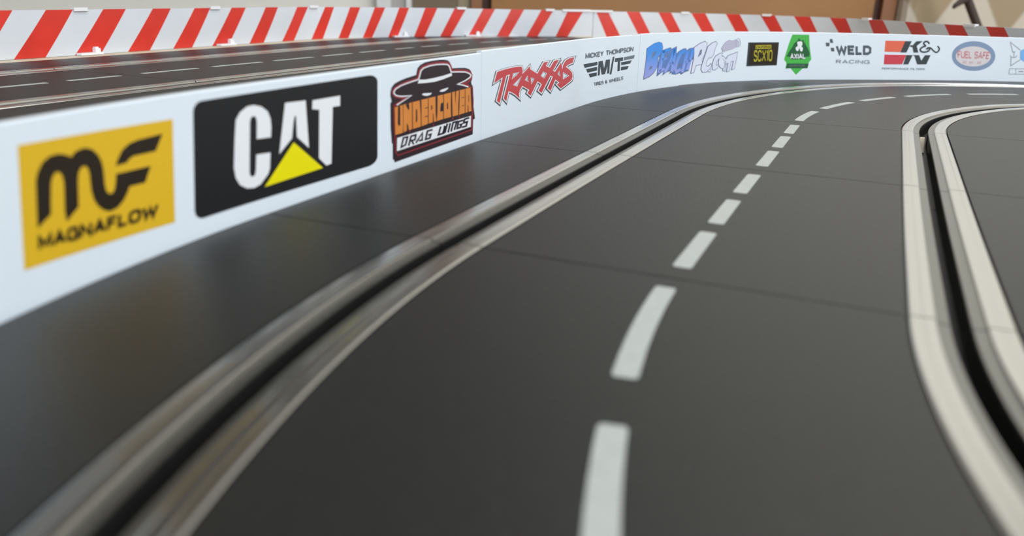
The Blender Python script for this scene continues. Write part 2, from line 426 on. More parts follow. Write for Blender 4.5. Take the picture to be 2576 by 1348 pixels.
# ------------------------------------------------------------------ stickers on the panels
# every outline is given on the panel itself: (distance along the panels, height above the track), millimetres
DECALS = {
 "sticker_1":[
  ["sticker","yellow",[[[[88.51,26.73],[124.57,25.9],[121.69,4.9],[85.24,6.39]]]]],
  ["emblem","brownblack",[[[[89.3,12.54],[90.67,20.44],[91.35,21.76],[92.68,23.18],[94.38,23.91],[96.23,23.95],[97.74,23.5],[98.7,22.92],[99.97,23.74],[101.99,23.98],[103.58,23.43],[104.77,22.19],[105.36,20.71],[105.45,19.08],[105.23,16.33],[105.44,15.1],[106.08,14.55],[106.86,14.65],[107.46,15.35],[107.93,16.68],[108.23,17.92],[117.14,17.71],[115.12,14.76],[111.11,14.9],[110.46,13.95],[109.09,12.56],[107.5,11.62],[105.6,11.32],[104.19,11.85],[102.93,13.0],[102.2,14.46],[101.95,16.14],[102.04,17.95],[102.16,19.29],[101.95,20.36],[101.34,20.86],[100.45,20.66],[99.76,19.79],[99.36,18.54],[98.58,13.97],[95.45,12.06],[95.47,14.08],[96.3,18.76],[96.21,20.1],[95.71,20.9],[94.92,20.96],[94.13,20.33],[93.65,19.35],[92.88,16.06],[92.53,14.18]]],[[[108.4,19.42],[109.25,20.67],[110.6,22.07],[112.46,22.93],[114.74,23.27],[121.32,23.44],[118.94,20.36],[113.1,20.43],[111.92,20.05],[111.19,19.47]]]]],
  ["lettering","brownblack",[[[[88.59,9.05],[89.19,11.67],[89.4,10.27],[89.26,9.01]]],[[[89.19,11.67],[90.26,9.97],[90.05,8.88],[89.4,10.27]]],[[[90.26,9.97],[92.0,11.51],[91.23,10.16],[90.05,8.88]]],[[[92.0,11.51],[91.56,8.86],[90.88,8.91],[91.23,10.16]]],[[[91.72,9.02],[93.67,11.41],[93.38,10.04],[92.27,8.67]]],[[[93.67,11.41],[94.6,8.85],[93.91,8.57],[93.38,10.04]]],[[[92.57,9.79],[94.08,9.71],[93.94,9.05],[92.43,9.14]]],[[[97.18,9.83],[96.83,10.21],[97.26,10.85],[97.79,10.29]]],[[[96.83,10.21],[95.98,10.26],[95.86,10.93],[97.26,10.85]]],[[[95.98,10.26],[95.73,10.11],[95.08,10.45],[95.86,10.93]]],[[[95.73,10.11],[95.54,9.22],[94.75,8.95],[95.08,10.45]]],[[[95.54,9.22],[95.72,9.04],[95.31,8.4],[94.75,8.95]]],[[[95.72,9.04],[96.85,8.98],[97.43,8.28],[95.31,8.4]]],[[[96.85,8.98],[96.9,9.22],[97.78,9.84],[97.43,8.28]]],[[[96.9,9.22],[96.37,9.25],[96.51,9.91],[97.78,9.84]]],[[[97.62,8.5],[98.29,11.15],[98.6,9.76],[98.36,8.46]]],[[[98.29,11.15],[99.93,9.16],[100.24,7.76],[98.6,9.76]]],[[[99.93,9.16],[100.18,10.47],[100.94,10.43],[100.24,7.76]]],[[[100.62,8.5],[102.82,10.94],[102.48,9.54],[101.22,8.15]]],[[[102.82,10.94],[103.8,8.33],[103.03,8.05],[102.48,9.54]]],[[[101.57,9.29],[103.24,9.21],[103.07,8.54],[101.41,8.63]]],[[[106.62,9.72],[105.11,9.79],[104.48,10.49],[106.8,10.39]]],[[[105.11,9.79],[104.69,8.11],[103.9,8.15],[104.48,10.49]]],[[[104.52,9.53],[106.24,9.44],[106.07,8.77],[104.35,8.86]]],[[[107.99,10.1],[107.55,8.41],[106.56,7.78],[107.18,10.13]]],[[[107.55,8.41],[109.0,8.34],[108.81,7.67],[106.56,7.78]]],[[[110.02,7.61],[109.42,8.22],[110.33,8.48],[110.54,8.27]]],[[[109.42,8.22],[109.81,9.67],[110.57,9.34],[110.33,8.48]]],[[[109.81,9.67],[110.74,10.22],[110.89,9.53],[110.57,9.34]]],[[[110.74,10.22],[112.51,10.15],[111.99,9.48],[110.89,9.53]]],[[[112.51,10.15],[113.14,9.54],[112.2,9.27],[111.99,9.48]]],[[[113.14,9.54],[112.72,8.07],[111.95,8.41],[112.2,9.27]]],[[[112.72,8.07],[111.77,7.53],[111.63,8.22],[111.95,8.41]]],[[[111.77,7.53],[110.02,7.61],[110.54,8.27],[111.63,8.22]]],[[[114.24,9.94],[114.31,8.53],[113.76,7.02],[113.35,9.76]]],[[[114.31,8.53],[115.69,10.15],[115.24,8.63],[113.76,7.02]]],[[[115.69,10.15],[116.09,8.46],[115.73,6.93],[115.24,8.63]]],[[[116.09,8.46],[117.0,9.84],[117.79,9.59],[115.73,6.93]]]]]],
 "sticker_2":[
  ["sticker","black",[[[[130.46,26.52],[130.67,27.16],[131.12,27.73],[131.76,28.17],[132.53,28.46],[133.35,28.55],[195.91,28.55],[197.27,28.45],[198.5,28.16],[199.47,27.69],[200.08,27.1],[200.25,26.45],[198.85,5.27],[198.58,4.59],[197.88,3.97],[196.83,3.48],[195.54,3.17],[194.14,3.06],[130.06,3.67],[129.23,3.8],[128.53,4.13],[128.0,4.62],[127.7,5.24],[127.66,5.91]]]]],
  ["lettering","printwhite",[[[[142.94,23.22],[144.53,24.75],[146.97,25.72],[149.1,25.79],[151.67,25.16],[153.7,23.77],[154.48,22.0],[154.53,19.98],[154.09,17.61],[149.18,17.94],[149.75,21.97],[149.5,22.99],[148.78,23.34],[147.94,23.13],[147.45,22.28],[145.78,10.7],[145.95,9.83],[146.63,9.46],[147.48,9.69],[147.94,10.62],[148.58,14.37],[153.5,14.03],[152.85,10.36],[152.13,9.11],[149.12,7.13],[146.86,6.76],[144.49,7.16],[142.28,8.41],[141.14,10.3],[140.87,12.64],[141.97,18.91]]],[[[160.09,25.02],[167.85,24.77],[167.94,12.73],[163.58,16.23],[163.81,21.3],[163.35,21.53],[162.72,20.22],[161.68,16.17],[156.57,13.08]]],[[[170.58,24.46],[182.24,24.44],[182.0,21.77],[178.77,21.86],[176.85,7.05],[174.62,6.93],[171.73,9.42],[173.08,21.81],[170.24,22.29]]]]],
  ["triangle","brightyellow",[[[[162.15,15.11],[173.07,6.61],[150.41,6.24]]]]]],
 "sticker_3":[
  ["sticker","maroonblack",[[[[206.53,19.71],[207.26,20.02],[206.65,21.76],[206.71,22.78],[207.37,24.12],[209.1,25.11],[212.29,25.72],[216.05,26.18],[221.45,26.58],[221.75,27.42],[222.32,28.58],[223.92,29.39],[226.62,29.94],[230.73,30.2],[235.51,30.19],[238.98,30.0],[241.33,29.64],[242.66,29.05],[243.56,27.99],[244.15,26.87],[248.92,26.66],[253.68,26.31],[256.61,25.64],[257.93,24.86],[258.77,23.59],[258.78,22.07],[257.95,21.23],[258.46,20.12],[259.13,19.91],[259.99,14.91],[259.9,12.43],[261.07,8.02],[259.68,7.78],[259.35,2.58],[207.88,1.7],[207.53,2.63],[206.89,2.74],[207.11,7.52],[206.65,7.74],[206.28,12.46],[206.52,19.69]]]]],
  ["outline","darkred",[[[[208.14,18.34],[211.5,19.04],[210.94,19.57],[207.63,18.87]]],[[[211.5,19.04],[215.92,20.28],[213.61,20.2],[210.94,19.57]]],[[[215.92,20.28],[212.12,20.93],[211.95,20.39],[213.61,20.2]]],[[[212.12,20.93],[209.64,21.44],[209.09,20.98],[211.95,20.39]]],[[[209.64,21.44],[208.57,22.2],[207.61,22.05],[209.09,20.98]]],[[[208.57,22.2],[208.42,22.81],[207.37,23.02],[207.61,22.05]]],[[[208.42,22.81],[209.27,23.48],[208.53,23.94],[207.37,23.02]]],[[[209.27,23.48],[211.97,24.15],[211.5,24.68],[208.53,23.94]]],[[[211.97,24.15],[215.92,24.68],[215.56,25.24],[211.5,24.68]]],[[[215.92,24.68],[222.53,25.2],[221.61,25.72],[215.56,25.24]]],[[[222.53,25.2],[223.84,27.66],[222.83,28.01],[221.61,25.72]]],[[[223.84,27.66],[225.56,28.5],[224.91,29.03],[222.83,28.01]]],[[[225.56,28.5],[229.74,28.97],[229.45,29.55],[224.91,29.03]]],[[[229.74,28.97],[234.12,29.04],[234.01,29.63],[229.45,29.55]]],[[[234.12,29.04],[238.36,28.83],[238.4,29.43],[234.01,29.63]]],[[[238.36,28.83],[241.32,28.5],[241.9,29.04],[238.4,29.43]]],[[[241.32,28.5],[242.39,27.91],[243.51,28.16],[241.9,29.04]]],[[[242.39,27.91],[243.07,26.94],[244.32,27.02],[243.51,28.16]]],[[[243.07,26.94],[243.64,25.8],[244.64,26.37],[244.32,27.02]]],[[[243.64,25.8],[248.92,25.52],[248.91,26.14],[244.64,26.37]]],[[[248.92,25.52],[253.87,25.09],[254.14,25.7],[248.91,26.14]]],[[[253.87,25.09],[256.47,24.42],[257.42,24.86],[254.14,25.7]]],[[[256.47,24.42],[257.52,23.56],[259.02,23.55],[257.42,24.86]]],[[[257.52,23.56],[257.11,22.65],[258.45,22.27],[259.02,23.55]]],[[[257.11,22.65],[255.22,21.61],[256.05,20.97],[258.45,22.27]]],[[[255.22,21.61],[250.23,21.35],[253.27,21.03],[256.05,20.97]]],[[[250.23,21.35],[255.0,20.08],[255.62,20.6],[253.27,21.03]]],[[[255.0,20.08],[256.73,19.35],[257.54,19.81],[255.62,20.6]]],[[[208.08,18.97],[207.95,13.91],[208.52,13.85],[208.64,18.91]]],[[[207.95,13.91],[208.16,9.35],[208.74,9.27],[208.52,13.85]]],[[[208.16,9.35],[208.2,4.7],[208.77,4.72],[208.74,9.27]]],[[[208.2,4.7],[209.78,3.35],[209.98,3.69],[208.77,4.72]]],[[[209.78,3.35],[258.82,4.14],[258.03,4.52],[209.98,3.69]]],[[[258.82,4.14],[259.1,9.69],[258.28,9.31],[258.03,4.52]]],[[[259.1,9.69],[257.1,9.7],[257.3,9.32],[258.28,9.31]]],[[[257.12,19.35],[258.65,19.1],[259.33,19.32],[257.22,19.66]]],[[[258.65,19.1],[259.17,14.01],[259.89,13.93],[259.33,19.32]]],[[[259.17,14.01],[258.57,9.56],[259.3,9.44],[259.89,13.93]]],[[[208.36,9.18],[209.54,9.0],[209.55,9.29],[208.38,9.46]]],[[[216.51,10.14],[217.23,10.15],[217.15,9.49],[216.59,9.51]]],[[[231.02,10.19],[231.82,10.2],[231.74,9.5],[231.12,9.53]]],[[[244.2,10.46],[245.07,10.48],[244.99,9.75],[244.33,9.77]]],[[[248.73,10.6],[249.61,10.62],[249.54,9.88],[248.86,9.9]]]]],
  ["hat_outline","printwhite",[[[[209.93,18.56],[218.94,20.73],[217.5,20.61],[209.59,18.89]]],[[[218.94,20.73],[214.77,21.01],[214.8,20.65],[217.5,20.61]]],[[[214.77,21.01],[212.09,21.23],[212.02,20.88],[214.8,20.65]]],[[[212.09,21.23],[209.78,21.72],[209.47,21.43],[212.02,20.88]]],[[[209.78,21.72],[208.88,22.25],[208.27,22.15],[209.47,21.43]]],[[[208.88,22.25],[208.82,22.78],[208.17,22.93],[208.27,22.15]]],[[[208.82,22.78],[209.71,23.38],[209.27,23.67],[208.17,22.93]]],[[[209.71,23.38],[212.35,24.0],[212.07,24.34],[209.27,23.67]]],[[[212.35,24.0],[216.08,24.43],[215.87,24.78],[212.07,24.34]]],[[[216.08,24.43],[222.99,24.97],[222.42,25.3],[215.87,24.78]]],[[[222.99,24.97],[224.44,27.52],[223.81,27.76],[222.42,25.3]]],[[[224.44,27.52],[225.95,28.15],[225.57,28.49],[223.81,27.76]]],[[[225.95,28.15],[229.94,28.58],[229.77,28.95],[225.57,28.49]]],[[[229.94,28.58],[234.09,28.62],[234.02,29.0],[229.77,28.95]]],[[[234.09,28.62],[238.07,28.43],[238.09,28.81],[234.02,29.0]]],[[[238.07,28.43],[240.85,28.14],[241.17,28.49],[238.09,28.81]]],[[[240.85,28.14],[241.85,27.65],[242.54,27.82],[241.17,28.49]]],[[[241.85,27.65],[242.55,26.58],[243.32,26.64],[242.54,27.82]]],[[[242.55,26.58],[243.24,25.53],[243.82,25.87],[243.32,26.64]]],[[[243.24,25.53],[248.91,25.15],[248.91,25.54],[243.82,25.87]]],[[[248.91,25.15],[253.59,24.71],[253.76,25.09],[248.91,25.54]]],[[[253.59,24.71],[256.06,24.09],[256.51,24.4],[253.76,25.09]]],[[[256.06,24.09],[257.23,23.52],[258.32,23.52],[256.51,24.4]]],[[[257.23,23.52],[256.6,23.0],[257.29,22.67],[258.32,23.52]]],[[[256.6,23.0],[253.46,22.26],[253.9,21.87],[257.29,22.67]]],[[[253.46,22.26],[247.03,21.35],[248.87,21.3],[253.9,21.87]]],[[[247.03,21.35],[251.64,20.49],[251.85,20.86],[248.87,21.3]]],[[[251.64,20.49],[255.63,19.49],[255.9,19.85],[251.85,20.86]]],[[[222.97,25.02],[226.99,24.7],[232.54,24.77],[238.3,24.98],[243.83,25.39],[244.12,24.5],[238.28,23.85],[232.51,23.52],[226.96,23.67],[222.01,23.95]]],[[[224.34,20.33],[225.49,20.59],[230.72,20.2],[229.59,19.68],[227.65,19.57],[225.47,19.91]]],[[[235.43,20.21],[237.04,20.62],[241.64,20.85],[240.88,20.32],[238.79,19.87],[237.02,19.87]]]]],
  ["lettering","orange",[[[[208.6,18.2],[213.27,18.44],[222.64,18.68],[232.96,18.86],[243.35,19.04],[257.28,19.37],[257.65,15.17],[258.1,11.07],[253.07,11.03],[248.76,10.92],[243.91,10.94],[237.92,10.93],[233.06,10.8],[228.06,10.71],[223.62,10.43],[218.35,10.34],[215.04,10.35],[212.85,10.02],[208.46,9.99]]]]],
  ["letter_gaps","maroonblack",[[[[213.11,18.46],[213.37,18.46],[213.08,11.5],[213.15,9.54],[212.61,9.55],[212.92,11.52]]],[[[210.34,18.25],[211.53,18.25],[211.29,12.54],[210.51,12.49],[209.94,13.08]]],[[[214.6,18.32],[216.51,18.6],[216.71,16.93],[216.14,16.42]]],[[[215.06,12.67],[215.87,11.69],[216.08,10.27],[215.03,10.23]]],[[[218.28,18.44],[218.7,18.45],[218.51,10.14],[218.06,10.13]]],[[[220.57,16.32],[221.26,16.04],[221.28,12.85],[220.68,12.05],[220.35,12.24]]],[[[222.92,18.67],[223.92,18.64],[223.75,10.14],[223.32,10.05],[223.44,13.31]]],[[[225.86,15.98],[227.78,16.05],[227.92,15.82],[226.0,15.78]]],[[[225.77,13.31],[227.69,13.36],[227.84,13.13],[225.91,13.08]]],[[[228.01,18.73],[228.39,18.74],[228.14,10.43],[227.75,10.41]]],[[[230.01,16.24],[230.61,16.32],[230.71,15.25],[229.96,14.66]]],[[[230.99,13.55],[231.3,13.66],[231.52,10.43],[230.9,10.43]]],[[[232.8,18.85],[234.18,18.89],[233.88,13.19],[233.23,10.35],[232.81,13.32]]],[[[236.29,16.28],[237.93,16.32],[237.81,13.63],[235.91,13.52],[235.78,14.49]]],[[[237.88,18.99],[238.29,18.97],[238.13,10.47],[237.72,10.44]]],[[[240.33,15.9],[241.07,15.89],[241.04,13.86],[240.36,13.79]]],[[[243.19,19.01],[243.85,19.02],[244.14,10.79],[243.24,10.51],[242.97,14.42]]],[[[245.88,19.07],[246.61,19.09],[246.27,14.9]]],[[[248.85,19.12],[249.35,19.1],[249.02,13.55],[248.69,10.6],[248.25,10.58],[248.21,13.64]]],[[[250.65,13.81],[252.55,13.81],[252.58,13.62],[250.83,13.59]]],[[[250.77,16.64],[252.55,16.65],[252.55,16.45],[250.84,16.44]]],[[[253.01,19.14],[253.39,19.18],[253.38,10.75],[253.0,10.71]]],[[[255.59,16.89],[255.94,16.9],[255.98,14.57],[255.66,14.57]]],[[[255.1,13.49],[255.52,13.52],[255.81,10.69],[255.18,10.69]]]]],
  ["name_plate","printwhite",[[[[209.27,8.97],[257.5,9.48],[257.33,5.58],[208.9,5.0]]]]],
  ["plate_lettering","navyblack",[[[[212.03,6.19],[213.17,8.19],[212.37,8.76],[210.66,5.46]]],[[[213.17,8.19],[214.44,8.17],[215.9,8.7],[212.37,8.76]]],[[[214.44,8.17],[213.38,6.41],[214.22,5.91],[215.9,8.7]]],[[[213.38,6.41],[212.03,6.19],[210.66,5.46],[214.22,5.91]]],[[[216.09,5.42],[217.74,8.27],[216.76,8.56],[215.11,5.71]]],[[[216.99,8.05],[219.33,8.04],[220.71,8.6],[216.74,8.61]]],[[[219.33,8.04],[218.95,7.18],[219.83,6.61],[220.71,8.6]]],[[[218.95,7.18],[216.25,7.18],[216.52,6.62],[219.83,6.61]]],[[[216.98,7.01],[218.07,5.46],[219.03,5.53],[217.92,7.09]]],[[[220.35,5.56],[223.66,7.84],[224.43,8.9],[219.48,6.0]]],[[[223.66,7.84],[223.2,5.93],[224.27,5.74],[224.43,8.9]]],[[[221.84,5.9],[224.12,5.84],[223.88,6.42],[221.61,6.47]]],[[[230.33,8.74],[226.72,8.76],[227.64,8.17],[230.6,8.15]]],[[[226.72,8.76],[225.15,5.67],[226.66,6.26],[227.64,8.17]]],[[[225.15,5.67],[229.04,5.67],[228.16,6.26],[226.66,6.26]]],[[[229.04,5.67],[230.18,7.42],[228.53,6.83],[228.16,6.26]]],[[[230.18,7.42],[227.34,7.41],[227.63,6.82],[228.53,6.83]]],[[[235.3,8.86],[233.32,5.89],[235.05,6.51],[236.41,8.54]]],[[[233.32,5.89],[238.37,5.93],[237.29,6.53],[235.05,6.51]]],[[[238.37,5.93],[239.02,8.51],[237.85,8.74],[237.29,6.53]]],[[[239.76,9.23],[238.01,6.38],[239.15,6.06],[240.91,8.92]]],[[[238.15,8.74],[236.57,6.25],[237.7,5.92],[239.29,8.43]]],[[[241.75,9.11],[240.2,6.18],[241.36,5.87],[242.93,8.81]]],[[[243.48,5.89],[244.8,8.54],[243.77,9.16],[242.28,6.19]]],[[[244.8,8.54],[245.98,8.54],[247.8,9.17],[243.77,9.16]]],[[[245.98,8.54],[244.54,6.4],[245.73,6.06],[247.8,9.17]]],[[[251.4,9.02],[247.64,8.99],[248.71,8.37],[251.76,8.39]]],[[[247.64,8.99],[246.31,6.17],[247.97,6.8],[248.71,8.37]]],[[[246.31,6.17],[250.1,6.18],[249.09,6.81],[247.97,6.8]]],[[[250.1,6.18],[251.25,7.79],[249.32,7.14],[249.09,6.81]]],[[[251.25,7.79],[248.48,7.76],[248.85,7.14],[249.32,7.14]]],[[[255.88,9.3],[252.0,9.23],[253.09,8.61],[256.28,8.66]]],[[[252.0,9.23],[251.03,7.41],[252.8,8.06],[253.09,8.61]]],[[[251.03,7.41],[253.64,7.43],[255.45,8.09],[252.8,8.06]]],[[[253.64,7.43],[253.22,6.69],[254.31,6.05],[255.45,8.09]]],[[[253.22,6.69],[250.36,6.69],[250.73,6.05],[254.31,6.05]]]]]],
 "sticker_4":[
  ["sticker","slate",[[[[279.64,22.27],[285.32,22.62],[284.46,23.86],[277.31,23.39]]],[[[285.32,22.62],[291.89,22.79],[291.25,24.06],[284.46,23.86]]],[[[291.89,22.79],[297.85,22.69],[297.55,23.98],[291.25,24.06]]],[[[297.85,22.69],[299.57,22.56],[301.78,23.67],[297.55,23.98]]],[[[299.57,22.56],[299.96,22.12],[303.11,22.14],[301.78,23.67]]],[[[299.96,22.12],[300.17,21.3],[303.42,21.0],[303.11,22.14]]],[[[300.17,21.3],[299.96,18.97],[302.93,21.3],[303.42,21.0]]],[[[299.96,18.97],[307.65,21.38],[309.61,24.01],[302.93,21.3]]],[[[307.65,21.38],[307.71,21.18],[310.73,21.74],[309.61,24.01]]],[[[307.71,21.18],[317.44,18.04],[316.04,20.05],[310.73,21.74]]],[[[317.44,18.04],[319.35,19.26],[316.23,20.17],[316.04,20.05]]],[[[319.35,19.26],[324.45,22.48],[322.06,23.88],[316.23,20.17]]],[[[324.45,22.48],[324.78,22.49],[331.32,23.81],[322.06,23.88]]],[[[324.78,22.49],[323.18,21.46],[328.15,21.69],[331.32,23.81]]],[[[323.18,21.46],[331.19,19.39],[329.54,21.33],[328.15,21.69]]],[[[331.19,19.39],[336.14,22.35],[333.51,23.73],[329.54,21.33]]],[[[336.14,22.35],[337.16,22.46],[343.88,23.93],[333.51,23.73]]],[[[337.16,22.46],[331.42,19.05],[336.37,19.06],[343.88,23.93]]],[[[331.42,19.05],[336.86,17.2],[335.65,19.3],[336.37,19.06]]],[[[336.86,17.2],[342.52,20.27],[343.87,23.28],[335.65,19.3]]],[[[342.52,20.27],[345.29,17.2],[344.96,20.41],[343.87,23.28]]],[[[345.29,17.2],[348.03,20.31],[344.12,21.11],[344.96,20.41]]],[[[348.03,20.31],[350.27,21.61],[347.11,22.86],[344.12,21.11]]],[[[350.27,21.61],[354.65,22.24],[352.96,23.73],[347.11,22.86]]],[[[354.65,22.24],[356.7,22.23],[363.4,23.69],[352.96,23.73]]],[[[356.7,22.23],[355.8,21.29],[359.52,19.87],[363.4,23.69]]],[[[355.8,21.29],[352.23,21.1],[354.44,19.65],[359.52,19.87]]],[[[352.23,21.1],[345.57,19.75],[352.52,19.27],[354.44,19.65]]],[[[345.57,19.75],[352.48,17.53],[355.32,18.39],[352.52,19.27]]],[[[352.48,17.53],[355.57,16.04],[359.8,16.32],[355.32,18.39]]],[[[355.57,16.04],[356.3,14.68],[361.03,14.16],[359.8,16.32]]],[[[356.3,14.68],[355.27,13.48],[359.29,12.23],[361.03,14.16]]],[[[355.27,13.48],[348.59,12.2],[351.29,10.78],[359.29,12.23]]],[[[348.59,12.2],[344.05,11.38],[343.81,9.46],[351.29,10.78]]],[[[344.05,11.38],[342.15,12.25],[336.38,12.91],[343.81,9.46]]],[[[342.15,12.25],[345.41,12.95],[338.91,13.47],[336.38,12.91]]],[[[345.41,12.95],[336.12,16.15],[338.02,13.78],[338.91,13.47]]],[[[336.12,16.15],[333.05,13.52],[336.66,12.63],[338.02,13.78]]],[[[333.05,13.52],[331.01,11.85],[332.5,9.24],[336.66,12.63]]],[[[331.01,11.85],[330.81,11.94],[326.35,12.06],[332.5,9.24]]],[[[330.81,11.94],[336.53,16.53],[331.58,16.29],[326.35,12.06]]],[[[336.53,16.53],[330.21,18.19],[332.06,16.17],[331.58,16.29]]],[[[330.21,18.19],[321.16,11.84],[322.48,9.51],[332.06,16.17]]],[[[321.16,11.84],[320.82,11.98],[316.39,12.09],[322.48,9.51]]],[[[320.82,11.98],[324.3,14.36],[319.67,14.35],[316.39,12.09]]],[[[324.3,14.36],[316.42,17.11],[317.96,14.96],[319.67,14.35]]],[[[316.42,17.11],[309.63,11.92],[310.92,9.62],[317.96,14.96]]],[[[309.63,11.92],[309.17,12.12],[304.91,12.27],[310.92,9.62]]],[[[309.17,12.12],[311.14,13.32],[306.56,13.29],[304.91,12.27]]],[[[311.14,13.32],[305.81,15.03],[304.24,14.04],[306.56,13.29]]],[[[305.81,15.03],[301.05,16.53],[302.37,14.64],[304.24,14.04]]],[[[301.05,16.53],[297.87,14.5],[300.92,13.72],[302.37,14.64]]],[[[297.87,14.5],[297.05,12.93],[300.29,12.52],[300.92,13.72]]],[[[297.05,12.93],[297.62,12.35],[300.88,9.39],[300.29,12.52]]],[[[297.62,12.35],[296.46,13.15],[294.59,12.32],[300.88,9.39]]],[[[296.46,13.15],[292.64,14.49],[291.36,13.46],[294.59,12.32]]],[[[292.64,14.49],[287.61,15.71],[289.88,13.83],[291.36,13.46]]],[[[287.61,15.71],[285.98,12.57],[287.7,9.67],[289.88,13.83]]],[[[285.98,12.57],[286.18,12.46],[282.96,12.49],[287.7,9.67]]],[[[286.18,12.46],[291.86,21.97],[287.59,20.22],[282.96,12.49]]],[[[291.86,21.97],[285.18,21.34],[287.74,20.23],[287.59,20.22]]],[[[285.18,21.34],[280.08,12.31],[281.86,9.85],[287.74,20.23]]],[[[280.08,12.31],[280.03,12.34],[276.85,12.25],[281.86,9.85]]],[[[280.03,12.34],[285.2,21.42],[281.54,19.52],[276.85,12.25]]],[[[285.2,21.42],[277.75,19.92],[274.2,18.08],[281.54,19.52]]],[[[277.75,19.92],[279.64,22.27],[277.31,23.39],[274.2,18.08]]],[[[278.5,22.86],[284.93,23.27],[291.6,23.46],[297.74,23.37],[300.71,23.15],[301.57,22.16],[301.82,21.18],[301.48,20.16],[308.67,22.72],[309.25,21.49],[316.78,19.08],[317.82,19.75],[323.29,23.21],[328.07,23.17],[325.69,21.6],[330.41,20.4],[334.86,23.08],[340.53,23.23],[333.92,19.09],[336.3,18.29],[343.24,21.8],[345.17,18.84],[346.11,20.75],[348.73,22.27],[353.85,23.02],[360.03,22.99],[357.68,20.62],[353.38,20.41],[349.04,19.54],[353.94,17.99],[357.71,16.21],[358.68,14.46],[357.3,12.9],[349.97,11.53],[343.98,10.45],[339.29,12.61],[342.18,13.24],[337.11,15.0],[334.89,13.11],[331.79,10.58],[328.61,12.03],[334.08,16.44],[331.17,17.21],[321.86,10.71],[318.64,12.06],[322.01,14.39],[317.23,16.07],[310.31,10.8],[307.07,12.22],[308.88,13.34],[305.06,14.57],[301.74,15.62],[299.42,14.14],[298.7,12.76],[299.28,10.91],[295.55,12.76],[292.04,14.0],[288.78,14.8],[286.87,11.15],[284.6,12.5],[289.75,21.12],[286.49,20.82],[281.01,11.11],[278.46,12.32],[283.4,20.49],[276.01,19.02]],[[292.61,21.32],[298.79,21.38],[295.72,20.2],[291.57,19.14],[292.36,20.17]],[[306.77,19.45],[307.99,16.64],[304.21,17.8]],[[309.96,18.45],[314.07,17.43],[311.01,15.46]],[[323.1,19.67],[327.51,18.6],[324.48,16.62],[320.65,17.97]],[[341.69,18.71],[343.2,15.82],[339.74,17.18]],[[346.01,17.62],[354.48,15.33],[346.37,14.37]],[[301.18,19.75],[296.92,15.88],[293.01,16.88]]],[[[293.33,21.01],[297.29,21.15],[300.29,21.62],[291.9,21.64]]],[[[297.29,21.15],[295.18,20.48],[296.27,19.93],[300.29,21.62]]],[[[295.18,20.48],[292.5,19.64],[290.65,18.64],[296.27,19.93]]],[[[292.5,19.64],[293.12,20.04],[291.61,20.3],[290.65,18.64]]],[[[293.12,20.04],[293.33,21.01],[291.9,21.64],[291.61,20.3]]],[[[306.48,18.76],[306.89,17.34],[309.1,15.94],[307.06,20.14]]],[[[306.89,17.34],[305.32,17.82],[303.1,17.77],[309.1,15.94]]],[[[305.32,17.82],[306.48,18.76],[307.06,20.14],[303.1,17.77]]],[[[311.0,17.83],[312.86,17.37],[315.27,17.49],[308.92,19.06]]],[[[312.86,17.37],[311.33,16.15],[310.69,14.76],[315.27,17.49]]],[[[311.33,16.15],[311.0,17.83],[308.92,19.06],[310.69,14.76]]],[[[323.55,19.2],[326.24,18.54],[328.79,18.66],[322.65,20.15]]],[[[326.24,18.54],[324.13,17.16],[324.84,16.08],[328.79,18.66]]],[[[324.13,17.16],[321.79,17.98],[319.51,17.96],[324.84,16.08]]],[[[321.79,17.98],[323.55,19.2],[322.65,20.15],[319.51,17.96]]],[[[341.48,17.95],[342.06,16.61],[344.34,15.02],[341.91,19.48]]],[[[342.06,16.61],[340.93,17.17],[338.57,17.18],[344.34,15.02]]],[[[340.93,17.17],[341.48,17.95],[341.91,19.48],[338.57,17.18]]],[[[347.1,16.92],[352.3,15.51],[356.72,15.15],[344.92,18.32]]],[[[352.3,15.51],[347.33,14.92],[345.42,13.83],[356.72,15.15]]],[[[347.33,14.92],[347.1,16.92],[344.92,18.32],[345.42,13.83]]],[[[300.24,19.23],[296.47,16.34],[297.36,15.42],[302.13,20.27]]],[[[296.47,16.34],[294.35,16.88],[291.68,16.89],[297.36,15.42]]],[[[294.35,16.88],[300.24,19.23],[302.13,20.27],[291.68,16.89]]]]],
